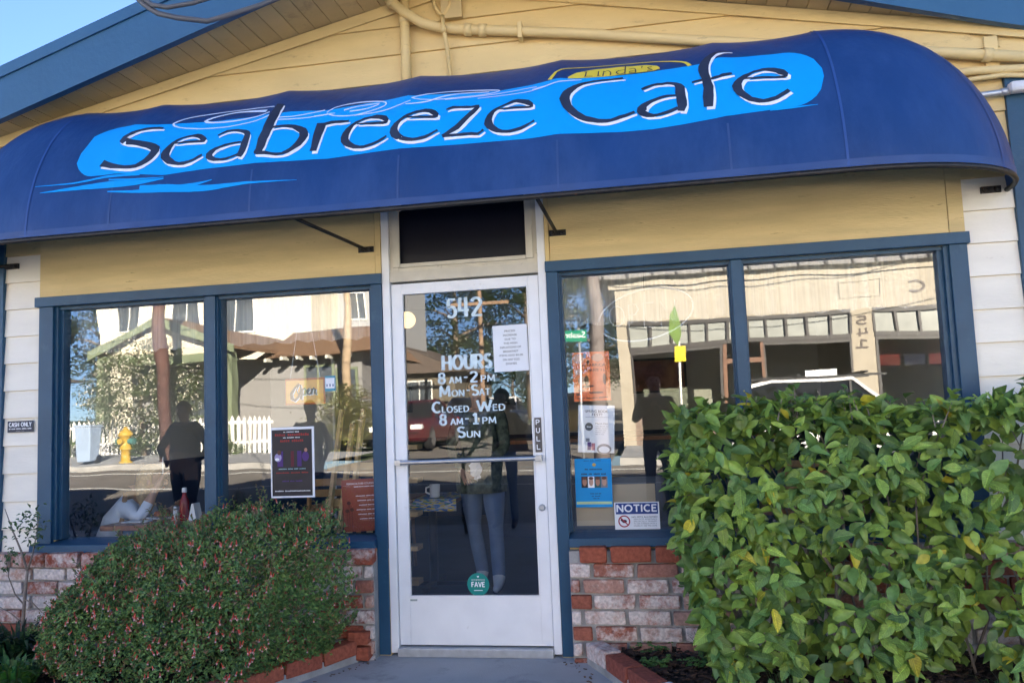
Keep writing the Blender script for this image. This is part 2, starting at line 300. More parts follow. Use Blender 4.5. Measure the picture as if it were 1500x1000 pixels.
bx('side_wall', mat('mustard_paint', (0.55, 0.33, 0.09), 0.6, 0.1, 4, 0.001), wall, 3.168, 3.5, -0.012, 0.018, -0.1, 2.9)
nb_ = empty('shade_block_right', (9, 3, 0), 'added mustard flat-roofed block shading the road, out of view on the right', 'building'); MB().box(-5.4, 8, -2.9, 7, -.2, 4.0).build('wall', MATS['mustard_paint'], nb_); MB().box(-5.45, 8.1, -3.0, 7.1, 4.0, 4.25).build('parapet', M['cream'], nb_)  # unseen block, added to keep the near road in shade
nb2 = empty('shade_block_left', (-10, 3, 0), 'added cream flat-roofed block shading the road, out of view on the left', 'building'); MB().box(-9, 5.7, -2.9, 7, -.2, 3.6).build('wall', M['cream'], nb2); MB().box(-9.1, 5.75, -3.0, 7.1, 3.6, 3.8).build('parapet', M['fascia'], nb2)  # its counterpart on the left, also added out of frame for shade
sw_ = MB().box(-4.15, -3.25, -0.03, 0.0, 2.165, 2.229).box(-4.15, -4.06, -0.02, 0.0, 0.66, 2.164).box(-3.34, -3.25, -0.02, 0.0, 0.66, 2.164).box(-4.15, -3.25, -0.05, 0.0, 0.585, 0.659).build('window', M['blue'], cafe); bx('pane', mat('side_glass', (0.03, 0.04, 0.05), 0.06, 0.2, 2, spec=0.7), sw_, -4.06, -3.34, -0.004, 0.016, 0.66, 2.164)
# roof slabs, soffit boards, fascia
rf = MB()
for sgn, xe in ((-1, XL), (1, XR)):
    n = 10
    for i in range(n):
        xa = xe * i / n; xb = xe * (i + 1) / n
        rf.hexa([(xa, -over(xa) + 0.03, zs(xa) + 0.03), (xb, -over(xb) + 0.03, zs(xb) + 0.03), (xb, 11.0, zs(xb) + 0.03), (xa, 11.0, zs(xa) + 0.03),
                 (xa, -over(xa) + 0.03, zs(xa) + 0.26), (xb, -over(xb) + 0.03, zs(xb) + 0.26), (xb, 11.0, zs(xb) + 0.26), (xa, 11.0, zs(xa) + 0.26)])
roof = rf.build('roof', mat('roof_shingle', (0.06, 0.06, 0.062), 0.9, 0.3, 10, 0.004, 60), cafe)
x = XL
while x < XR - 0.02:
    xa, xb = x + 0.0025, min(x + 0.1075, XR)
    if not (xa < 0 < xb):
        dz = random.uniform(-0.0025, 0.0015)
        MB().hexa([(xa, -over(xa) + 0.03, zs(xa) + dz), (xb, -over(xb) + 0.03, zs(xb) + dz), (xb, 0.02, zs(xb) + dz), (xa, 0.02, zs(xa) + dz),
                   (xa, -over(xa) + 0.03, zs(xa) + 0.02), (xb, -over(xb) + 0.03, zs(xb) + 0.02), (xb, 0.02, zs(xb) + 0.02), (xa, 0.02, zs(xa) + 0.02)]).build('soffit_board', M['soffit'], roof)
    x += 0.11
for sgn, xe in ((-1, XL), (1, XR)):
    def fa(x, z0, z1, y0, y1): return [(x, -over(x) + y0, zs(x) + z0), (x, -over(x) + y0, zs(x) + z1), (x, -over(x) + y1, zs(x) + z1), (x, -over(x) + y1, zs(x) + z0)]
    for nm, z0, z1, y0, y1 in (('fascia', -0.035, 0.275, -0.02, 0.028), ('drip_edge', 0.235, 0.31, -0.034, -0.0205)):
        mb = MB(); xs = [xe * i / 12 for i in range(13)]; V = []; F = []
        for x in xs: V += fa(x, z0, z1, y0, y1)
        for i in range(12):
            for k in range(4): F.append((4 * i + k, 4 * i + (k + 1) % 4, 4 * i + 4 + (k + 1) % 4, 4 * i + 4 + k))
        F += [(0, 1, 2, 3), tuple(48 + k for k in (3, 2, 1, 0))]
        mb.add(V, F).build(nm, M['fascia'], roof)
    MB().hexa([(0, -0.03, zs(0) - 0.075), (xe, -0.03, zs(xe) - 0.075), (xe, -0.0175, zs(xe) - 0.075), (0, -0.0175, zs(0) - 0.075),
               (0, -0.03, zs(0) - 0.006), (xe, -0.03, zs(xe) - 0.006), (xe, -0.0175, zs(xe) - 0.006), (0, -0.0175, zs(0) - 0.006)]).build('frieze_board', M['cream'], roof)

# brick base: every brick a piece
MORT = MB()
MORT.box(-4.2, -0.5745, -0.088, -0.021, -0.2, 0.565); MORT.box(0.5745, 3.6, -0.088, -0.021, -0.2, 0.565)
base = MORT.build('brick_base', M['mortar'], cafe)
def brick_mesh(l, h, d, seed):
    rr = random.Random(seed); bm = bmesh.new(); bmesh.ops.create_cube(bm, size=1)
    for v in bm.verts: v.co = Vector((v.co.x * l, v.co.y * d, v.co.z * h)) + Vector((rr.uniform(-1, 1) * 0.004, rr.uniform(-1, 1) * 0.003, rr.uniform(-1, 1) * 0.003))
    bmesh.ops.bevel(bm, geom=list(bm.edges), offset=0.009, segments=2, affect='EDGES', profile=0.6)
    for v in bm.verts: v.co += Vector((rr.uniform(-1, 1), rr.uniform(-1, 1), rr.uniform(-1, 1))) * 0.0016
    me = bpy.data.meshes.new('brick'); bm.to_mesh(me); bm.free(); me.materials.append(M['brick'])
    return me
BR = [brick_mesh(0.222, 0.072, 0.08, i) for i in range(7)]
BH = [brick_mesh(0.108, 0.072, 0.08, 50 + i) for i in range(3)]
BQ = [brick_mesh(0.05, 0.070, 0.08, 80 + i) for i in range(2)]
def put_brick(me, loc, parent, tone=None, white=None, rot=(0, 0, 0)):
    o = bpy.data.objects.new('brick', me); COL.objects.link(o); o.parent = parent; o.location = loc; o.rotation_euler = rot
    o.color = (random.random() if tone is None else tone, (random.choice([0.22, 0.32, 0.42, 0.5, 0.55, 0.6]) if white is None else white), 0, 1); return o
for side, x0, x1 in ((-1, -4.2, -0.577), (1, 0.577, 3.6)):
    for row in range(8):
        zc = 0.461 - 0.0856 * row; x = x0 if side < 0 else x0
        off = (0.0 if row % 2 else 0.115)
        if side > 0:
            x = x0
            first = (0.055 if row % 2 else 0.12)
            me = random.choice(BQ if row % 2 else BH); l = 0.05 if row % 2 else 0.108
            put_brick(me, (x + l / 2 + 0.002, -0.072 + random.uniform(-0.004, 0.004), zc), base); x += l + 0.022
            while x < x1:
                put_brick(random.choice(BR), (x + 0.111, -0.072 + random.uniform(-0.005, 0.004), zc + random.uniform(-0.002, 0.002)), base, rot=(0, random.uniform(-0.008, 0.008), 0)); x += 0.243
        else:
            x = x1
            me = random.choice(BH if row % 2 else BQ); l = 0.108 if row % 2 else 0.05
            put_brick(me, (x - l / 2 - 0.002, -0.072, zc), base); x -= l + 0.022
            while x > x0:
                put_brick(random.choice(BR), (x - 0.111, -0.072 + random.uniform(-0.005, 0.004), zc + random.uniform(-0.002, 0.002)), base, rot=(0, random.uniform(-0.008, 0.008), 0)); x -= 0.243
    x = x0 + (0.06 if side > 0 else 0.0); k = 0           # projecting sill course
    while x < x1 - 0.05:
        l = 0.145 if (side > 0 and k == 0) else min(0.222, x1 - x)
        red = side > 0 and k < 4
        o = put_brick(BH[0] if l < 0.2 else random.choice(BR), (x + l / 2, -0.078, 0.548), base, tone=0.05 if red else None, white=0.1 if red else 0.42)
        o.scale = (l / (0.108 if l < 0.2 else 0.222), 1.25, 1.18); x += l + 0.026; k += 1

# windows
def window(name, x0, x1, m0, m1, gx, post):
    wnd = MB().box(x0, x1, -0.046, 0.0, 2.165, 2.229).build('window', M['blue'], cafe, bevel=0.003)
    tag(wnd, name)
    a, b, c, d = gx                                        # glass edges
    cl, cr = post                                          # casing spans
    bx('casing', M['blue'], wnd, cl[0], cl[1], -0.03, 0.0, cl[2], 2.165, 0.003); bx('casing', M['blue'], wnd, cr[0], cr[1], -0.03, 0.0, cr[2], 2.165, 0.003)
    bx('mullion', M['blue'], wnd, m0, m1, -0.024, 0.048, 0.655, 2.165, 0.003)
    for p, q in ((cl[1], a), (m1, c)): 
        bx('stop', M['blue'], wnd, p, p + (q - p) * 0.5, -0.008, 0.09, 0.655, 2.165); bx('stop', M['blue'], wnd, p + (q - p) * 0.5, q, 0.018, 0.09, 0.655, 2.165)
    for p, q in ((b, m0), (d, cr[0])):
        bx('stop', M['blue'], wnd, p + (q - p) * 0.5, q, -0.008, 0.09, 0.655, 2.165); bx('stop', M['blue'], wnd, p, p + (q - p) * 0.5, 0.018, 0.09, 0.655, 2.165)
    bx('head_stop', M['blue'], wnd, cl[1], cr[0], 0.004, 0.1, 2.145, 2.164)
    s = MB(); s.hexa([(cl[0] - 0.02 if x0 < 0 else cl[1] + 0.001, -0.075, 0.582), (cr[0] - 0.001 if x0 < 0 else cr[1] + 0.02, -0.075, 0.582), (cr[0] - 0.001 if x0 < 0 else cr[1] + 0.02, 0.1, 0.582), (cl[0] - 0.02 if x0 < 0 else cl[1] + 0.001, 0.1, 0.582),
                      (cl[0] - 0.02 if x0 < 0 else cl[1] + 0.001, -0.07, 0.632), (cr[0] - 0.001 if x0 < 0 else cr[1] + 0.02, -0.07, 0.632), (cr[0] - 0.001 if x0 < 0 else cr[1] + 0.02, 0.1, 0.657), (cl[0] - 0.02 if x0 < 0 else cl[1] + 0.001, 0.1, 0.657)])
    s.build('sill', M['sill'], wnd, bevel=0.004)
    for p, q in ((a, b), (c, d)):
        g = MB(); g.add([(p - .004, 0.05, 0.65), (q + .004, 0.05, 0.65), (q + .004, 0.05, 2.15), (p - .004, 0.05, 2.15)], [(0, 1, 2, 3)]); g.build('pane', M['glass'], wnd)
    return wnd
window('left shop window behind the flowering shrub', -2.882, -0.503, -1.672, -1.608, (-2.715, -1.712, -1.592, -0.602), ((-2.86, -2.757, 0.63), (-0.574, -0.506, -0.03)))
window('right shop window behind the broad-leaved hedge', 0.503, 2.815, 1.56, 1.622, (0.592, 1.548, 1.636, 2.662), ((0.506, 0.574, -0.03), (2.712, 2.803, 0.63)))


# hand-painted capitals: each stroke a flat brush mark, on a 1 x 1 cell
def _arc(cx, cz, rx, rz, a0, a1, n=12): return [(cx + rx * math.cos(R(a0 + (a1 - a0) * i / n)), cz + rz * math.sin(R(a0 + (a1 - a0) * i / n))) for i in range(n + 1)]
GL = {
 'H': (0.80, [[(0.08, 0), (0.08, 1)], [(0.72, 0), (0.72, 1)], [(0.08, 0.5), (0.72, 0.5)]]), 'O': (0.94, [_arc(0.47, 0.5, 0.40, 0.45, 90, 450, 24)]),
 'U': (0.78, [[(0.08, 1), (0.08, 0.32)] + _arc(0.39, 0.32, 0.31, 0.27, 180, 360, 12) + [(0.70, 1)]]), 'R': (0.74, [[(0.08, 0), (0.08, 1)], [(0.08, 0.95), (0.36, 0.95)] + _arc(0.38, 0.72, 0.25, 0.23, 90, -90, 10) + [(0.08, 0.49)], [(0.34, 0.49), (0.70, 0)]]),
 'S': (0.62, [_arc(0.32, 0.73, 0.24, 0.22, 35, 270, 14) + _arc(0.31, 0.27, 0.25, 0.23, 90, -150, 14)]), 'A': (0.80, [[(0.04, 0), (0.40, 1)], [(0.40, 1), (0.76, 0)], [(0.17, 0.32), (0.63, 0.32)]]),
 'M': (1.0, [[(0.08, 0), (0.14, 1)], [(0.14, 1), (0.5, 0.2)], [(0.5, 0.2), (0.86, 1)], [(0.86, 1), (0.92, 0)]]), 'P': (0.68, [[(0.08, 0), (0.08, 1)], [(0.08, 0.95), (0.36, 0.95)] + _arc(0.36, 0.70, 0.25, 0.25, 90, -90, 10) + [(0.08, 0.45)]]),
 'N': (0.82, [[(0.08, 0), (0.08, 1)], [(0.08, 1), (0.74, 0)], [(0.74, 0), (0.74, 1)]]), 'T': (0.74, [[(0.37, 0), (0.37, 1)], [(0.02, 0.95), (0.72, 0.95)]]),
 'C': (0.80, [_arc(0.47, 0.5, 0.39, 0.45, 50, 310, 20)]), 'L': (0.60, [[(0.08, 1), (0.08, 0)], [(0.08, 0.05), (0.56, 0.05)]]), 'E': (0.64, [[(0.08, 0), (0.08, 1)], [(0.08, 0.95), (0.58, 0.95)], [(0.08, 0.52), (0.5, 0.52)], [(0.08, 0.05), (0.6, 0.05)]]),
 'D': (0.84, [[(0.08, 0), (0.08, 1)], [(0.08, 0.95), (0.34, 0.95)] + _arc(0.34, 0.5, 0.40, 0.45, 90, -90, 14) + [(0.08, 0.05)]]), 'W': (1.1, [[(0.03, 1), (0.28, 0)], [(0.28, 0), (0.55, 0.85)], [(0.55, 0.85), (0.82, 0)], [(0.82, 0), (1.07, 1)]]),
 'I': (0.2, [[(0.1, 0), (0.1, 1)]]), 'Y': (0.76, [[(0.04, 1), (0.38, 0.48)], [(0.72, 1), (0.38, 0.48)], [(0.38, 0.5), (0.38, 0)]]), 'F': (0.60, [[(0.08, 0), (0.08, 1)], [(0.08, 0.95), (0.58, 0.95)], [(0.08, 0.52), (0.5, 0.52)]]), 'V': (0.78, [[(0.04, 1), (0.39, 0)], [(0.39, 0), (0.74, 1)]]),
 '1': (0.42, [[(0.26, 0), (0.26, 1)], [(0.06, 0.80), (0.26, 1.0)], [(0.04, 0.04), (0.46, 0.04)]]), '2': (0.64, [_arc(0.32, 0.73, 0.25, 0.23, 160, -25, 12) + [(0.08, 0.06)], [(0.06, 0.05), (0.62, 0.05)]]), '4': (0.74, [[(0.16, 1), (0.10, 0.34)], [(0.04, 0.34), (0.72, 0.34)], [(0.54, 1), (0.54, 0)]]),
 '5': (0.62, [[(0.14, 0.95), (0.56, 0.95)], [(0.14, 0.95), (0.12, 0.55)] + _arc(0.30, 0.31, 0.27, 0.27, 120, -140, 16)]), '8': (0.66, [_arc(0.33, 0.745, 0.22, 0.21, 90, 450, 18), _arc(0.33, 0.275, 0.26, 0.24, 90, 450, 18)]), '-': (0.4, [[(0.04, 0.5), (0.36, 0.5)]]), '6': (0.62, [_arc(0.31, 0.3, 0.24, 0.25, 90, 450, 16), [(0.08, 0.35), (0.3, 0.98)]]), 'X': (0.7, [[(0.04, 0), (0.66, 1)], [(0.04, 1), (0.66, 0)]]), ' ': (0.4, []),
 'B': (0.68, [[(0.08, 0), (0.08, 1)], [(0.08, 0.95), (0.34, 0.95)] + _arc(0.34, 0.73, 0.22, 0.22, 90, -90, 8) + [(0.08, 0.51)], [(0.34, 0.51)] + _arc(0.36, 0.28, 0.26, 0.23, 90, -90, 8) + [(0.08, 0.05)]]), 'G': (0.86, [_arc(0.47, 0.5, 0.39, 0.45, 50, 330, 20), [(0.5, 0.42), (0.84, 0.42)]]), 'K': (0.7, [[(0.08, 0), (0.08, 1)], [(0.66, 1), (0.1, 0.45)], [(0.26, 0.6), (0.68, 0)]]),
}
def painted(name, s, m, parent, x0, x1, z0, z1, y, wt=0.16, thin=0.62):
    tot = sum(GL[c][0] + 0.14 for c in s) - 0.14; sx = (x1 - x0) / tot; h = z1 - z0; mb = MB(); x = x0; k = 0
    for c in s:
        wd, st = GL[c]
        for L in st:
            P = [Vector((x + a * sx, 0, z0 + (0.06 + 0.88 * b) * h)) for a, b in L]; n = len(P); A = []; B = []
            for i in range(n):
                closed = (P[0] - P[-1]).length < 1e-6
                d = P[(i + 1) % (n - 1) if closed and i == n - 1 else min(i + 1, n - 1)] - P[(n - 2) if closed and i == 0 else max(i - 1, 0)]
                if closed and i == n - 1: d = P[1] - P[n - 2]
                d.normalize(); nn = Vector((-d.z, 0, d.x)); ww = wt * h / 2 * (thin + (1 - thin) * abs(d.z)) ; yy = y - k * 0.00008
                ex = d * (0 if closed or 0 < i < n - 1 else (0.01 * h * (1 if i else -1)))
                A.append((P[i].x + nn.x * ww + ex.x, yy, P[i].z + nn.z * ww + ex.z)); B.append((P[i].x - nn.x * ww + ex.x, yy, P[i].z - nn.z * ww + ex.z))
            mb.add(A + B, [(i, i + 1, n + i + 1, n + i) for i in range(n - 1)]); k += 1
        x += (wd + 0.14) * sx
    return mb.build(name, m, parent)

# door with transom light
door = MB().box(-0.504, -0.458, -0.02, 0.07, -0.02, 2.72).box(0.458, 0.504, -0.02, 0.07, -0.02, 2.72).build('door_frame', M['alu'], cafe, bevel=0.002)
bx('transom_bar', M['dirtyalu'], door, -0.457, 0.457, -0.012, 0.07, 2.172, 2.237, 0.002)
tf = MB(); tf.box(-0.457, -0.40, 0.0, 0.06, 2.238, 2.72); tf.box(0.40, 0.457, 0.0, 0.06, 2.238, 2.72); tf.box(-0.399, 0.399, 0.0, 0.06, 2.238, 2.272); tf.build('transom_frame', M['dirtyalu'], door, bevel=0.002)
tb = MB(); tb.box(-0.435, -0.39, -0.016, -0.001, 2.262, 2.72); tb.box(0.39, 0.432, -0.016, -0.001, 2.262, 2.72); tb.box(-0.389, 0.389, -0.016, -0.001, 2.258, 2.282); tb.build('transom_bead', M['dirtyalu'], door, bevel=0.003)
bx('transom_panel', M['darkglass'], door, -0.40, 0.40, 0.03, 0.036, 2.27, 2.75); bx('transom_head', M['cream'], door, -0.504, 0.504, -0.015, 0.1, 2.722, 2.80)
bx('threshold', M['galv'], door, -0.457, 0.457, -0.05, 0.075, -0.035, 0.012, 0.003)
leaf = MB()
leaf.box(-0.454, -0.390, 0.0, 0.045, 0.02, 2.160); leaf.box(0.390, 0.454, 0.0, 0.045, 0.02, 2.160); leaf.box(-0.3895, 0.3895, 0.001, 0.044, 2.095, 2.160); leaf.box(-0.3895, 0.3895, 0.003, 0.044, 0.02, 0.298)
leaf_o = leaf.build('door', M['alu'], cafe, bevel=0.002)
tag(leaf_o, 'white glass door with painted opening hours')
gb = MB(); gb.box(-0.392, 0.392, -0.006, 0.0025, 0.294, 0.304); gb.box(-0.3895, -0.382, -0.003, 0.02, 0.305, 2.094); gb.box(0.382, 0.3895, -0.003, 0.02, 0.305, 2.094); gb.build('glazing_bead', M['alu'], leaf_o)
MB().add([(-0.386, 0.022, 0.302), (0.386, 0.022, 0.302), (0.386, 0.022, 2.092), (-0.386, 0.022, 2.092)], [(0, 1, 2, 3)]).build('pane', M['doorglass'], leaf_o)
pb = MB(); pb.tube([(-0.44, -0.045, 1.083), (0.435, -0.045, 1.087)], 0.014, 12); pb.box(-0.445, -0.41, -0.058, -0.001, 1.066, 1.10); pb.box(0.40, 0.437, -0.058, -0.001, 1.068, 1.103); pb.build('push_bar', M['steel'], leaf_o, bevel=0.002)
lk = MB(); lk.lathe([(0.020, 0.0), (0.020, -0.012), (0.015, -0.016), (0.014, -0.012)], (0.421, 0, 0.80), 20, 'y'); lk.box(0.4195, 0.4225, -0.0165, -0.012, 0.794, 0.806); lk.build('lock', M['steel'], leaf_o)
pl = bx('pull_plate', mat('brown_plate', (0.10, 0.085, 0.075), 0.5, 0.15, 14), leaf_o, 0.397, 0.437, -0.006, -0.001, 1.118, 1.318, 0.001)
for k, ch in enumerate('PULL'): painted('lettering', ch, M['paper'], leaf_o, 0.405, 0.428, 1.276 - k * 0.048, 1.308 - k * 0.048, -0.0068, 0.17, 1.0)
PT = mat('painted_pale_blue', (0.60, 0.72, 0.76), 0.5, 0.12, 18)
def dl(s, x0, x1, z0, z1, b=0.215): painted('lettering', s, PT, leaf_o, x0, x1, z0, z1, 0.0205, b)
dl('5', -0.115, -0.054, 1.928, 2.062, 0.165); dl('4', -0.044, 0.024, 1.932, 2.064, 0.165); dl('2', 0.034, 0.105, 1.930, 2.062, 0.165)
dl('HOURS', -0.152, 0.150, 1.618, 1.716, 0.215)
dl('8', -0.180, -0.136, 1.538, 1.612); dl('AM', -0.112, -0.036, 1.540, 1.582); dl('-', -0.024, 0.002, 1.545, 1.605); dl('2', 0.014, 0.062, 1.538, 1.612); dl('PM', 0.082, 0.168, 1.540, 1.584)
dl('M', -0.175, -0.108, 1.460, 1.532); dl('ON', -0.100, -0.022, 1.460, 1.503); dl('-', -0.010, 0.014, 1.466, 1.526); dl('S', 0.022, 0.066, 1.460, 1.532); dl('AT', 0.070, 0.135, 1.461, 1.505)
dl('C', -0.224, -0.170, 1.364, 1.440); dl('LOSED', -0.163, 0.004, 1.366, 1.408); dl('W', 0.052, 0.142, 1.364, 1.438); dl('ED', 0.148, 0.224, 1.366, 1.410)
dl('8', -0.180, -0.136, 1.290, 1.364); dl('AM', -0.112, -0.036, 1.292, 1.334); dl('-', -0.024, 0.002, 1.297, 1.357); dl('1', 0.022, 0.056, 1.290, 1.362); dl('PM', 0.082, 0.166, 1.292, 1.335)
dl('S', -0.072, -0.024, 1.213, 1.286); dl('UN', -0.016, 0.066, 1.214, 1.256)

# ================================================================== awning
AB, AH, AZ, AN, AA, AM, AT = 0.686, 0.965, 2.459, 1.8, 0.964, 2.18, 2.285
RIBS = [-2.4, -1.87, -1.02, -0.18, 0.67, 1.525, 2.07]
def sag(x):
    for a, b in zip(RIBS[:-1], RIBS[1:]):
        if a <= x <= b:
            t = (x - a) / (b - a); return 4 * t * (1 - t) * min(1, (b - a) / .85)
    return 0.0
def AS(x, t):
    th = math.pi / 2 * (1 - t); s = math.sin(th) ** (2 / AN); k = max(math.cos(th), 0) ** (2 / AN)
    d = .046 * sag(x) * (max(math.sin(2 * th), 0) ** .6) * (.6 + .4 * t)
    return Vector((x, -AB * s + d * math.sin(th), AZ + AH * k - d * math.cos(th)))
def AE(sgn, ph, t):
    xe = RIBS[-1] if sgn > 0 else RIBS[0]; th = math.pi / 2 * (1 - t)
    s = math.sin(th) ** (2 / AN); st = math.sin(th) ** (2 / AT); k = max(math.cos(th), 0) ** (2 / AN)
    return Vector((xe + sgn * AA * abs(math.sin(ph)) ** (2 / AM) * st, -AB * abs(math.cos(ph)) ** (2 / AM) * s, AZ + AH * k))
def AN_(x, t):
    h = 0.004; a = AS(x + h, t) - AS(x - h, t); b = AS(x, min(t + h, 1)) - AS(x, max(t - h, 0)); n = a.cross(b).normalized(); return n if n.y < 0 or n.z > 0.5 else -n
def AP(x, t, off): return AS(x, t) + AN_(x, t) * off
awn = empty('awning', (0, 0, 2.459), 'dark blue domed awning with Seabreeze Cafe lettering above the shopfront', 'awning')
awn_inv = Vector((0, 0, -2.459))
def abuild(mb, name, m, parent=None, smooth=False):
    if parent is None or parent is awn: mb.v = [(v[0], v[1], v[2] - 2.459) for v in mb.v]; return mb.build(name, m, awn, smooth)
    mb.v = [(v[0], v[1], v[2] - 2.459) for v in mb.v]; return mb.build(name, m, parent, smooth)
cols = [('e', -1, math.pi / 2 * (1 - i / 22)) for i in range(22)]
xs = []
for a, b in zip(RIBS[:-1], RIBS[1:]):
    k = max(6, int((b - a) / 0.05)); xs += [a + (b - a) * i / k for i in range(k)]
cols += [('s', 0, x) for x in xs + [RIBS[-1]]] + [('e', 1, math.pi / 2 * (i / 22)) for i in range(1, 23)]
NT = 36; fb = MB(); V = []; F = []
for kind, sg, q in cols:
    for j in range(NT + 1): V.append(AS(q, j / NT) if kind == 's' else AE(sg, q, j / NT))
for i in range(len(cols) - 1):
    for j in range(NT): F.append((i * (NT + 1) + j, (i + 1) * (NT + 1) + j, (i + 1) * (NT + 1) + j + 1, i * (NT + 1) + j + 1))
fb.add(V, F); fabric = abuild(fb, 'fabric', M['awning'], None, True)
def strip(pts_a, pts_b, name, m, parent):
    mb = MB(); n = len(pts_a); mb.add(list(pts_a) + list(pts_b), [(i, i + 1, n + i + 1, n + i) for i in range(n - 1)]); return abuild(mb, name, m, parent, True)
TT = [j / 60 for j in range(58)]
def en(sg, ph, t, off):
    h = 0.01; a = AE(sg, min(ph + h, math.pi / 2), t) - AE(sg, max(ph - h, 0.0), t); b = AE(sg, ph, min(t + h, 1)) - AE(sg, ph, max(t - h, 0)); n = a.cross(b)
    n = n.normalized() if n.length > 1e-9 else Vector((0, -1, 0))
    if n.dot(AE(sg, ph, t) - Vector((0, 0.3, AZ - 0.3))) < 0: n = -n
    return AE(sg, ph, t) + n * off
for x in (RIBS[0] + 0.004, RIBS[-1] - 0.004): strip([AP(x - 0.006, t, 0.003) for t in TT], [AP(x + 0.006, t, 0.003) for t in TT], 'seam', M['seam'], fabric)
for sg in (-1, 1): strip([en(sg, R(52.0), t, 0.003) for t in TT], [en(sg, R(53.2), t, 0.003) for t in TT], 'seam', M['seam'], fabric)
# hem round the lower edge
per = [('e', -1, math.pi / 2 * (1 - i / 30)) for i in range(30)] + [('s', 0, RIBS[0] + (RIBS[-1] - RIBS[0]) * i / 40) for i in range(41)] + [('e', 1, math.pi / 2 * i / 30) for i in range(1, 31)]
def PP(q, t, off): return (AP(q[2], t, off) if q[0] == 's' else en(q[1], q[2], t, off))
for x in RIBS[1:-1]: strip([AP(x - 0.005, t, 0.0022) for t in TT[1:14]], [AP(x + 0.005, t, 0.0022) for t in TT[1:14]], 'rib_crease_light', M['hem'], fabric)  # light catching the creases at the ribs, painted as paler strips
strip([PP(q, 0.0, 0.003) for q in per], [PP(q, 0.035, 0.003) for q in per], 'hem', M['hem'], fabric)
tb = MB(); tb.tube([PP(q, 0.0, 0) + Vector((0, 0.012, -0.012)) for q in per], 0.014, 8); abuild(tb, 'front_bar', M['blackmetal'], None, True)
for x in RIBS: mb = MB(); mb.tube([AS(x, t / 20) + Vector((0, 0.022, -0.022)) for t in range(21)], 0.012, 8); abuild(mb, 'rib', M['galv'], None, True)
def bracket(x, z): mb = MB(); mb.box(x - 0.05, x + 0.05, -0.024, -0.002, z - 0.018, z + 0.018); mb.lathe([(0.012, -0.024), (0.012, -0.04), (0.006, -0.044)], (x - 0.03, 0, z), 10, 'y'); mb.lathe([(0.012, -0.024), (0.012, -0.04), (0.006, -0.044)], (x + 0.028, 0, z), 10, 'y'); abuild(mb, 'bracket', M['blackmetal'])
bracket(2.95, 2.452); bracket(-3.08, 2.455); bracket(-0.60, 2.385); bracket(0.585, 2.397)
for a, b in (((-0.78, -0.66, 2.452), (-0.605, -0.03, 2.388)), ((0.55, -0.66, 2.452), (0.578, -0.03, 2.40)), ((-3.30, -0.10, 2.45), (-3.06, -0.03, 2.455))):
    mb = MB(); mb.tube([a, b], 0.011, 8); abuild(mb, 'stretcher_rod', M['blackmetal'], None, True)
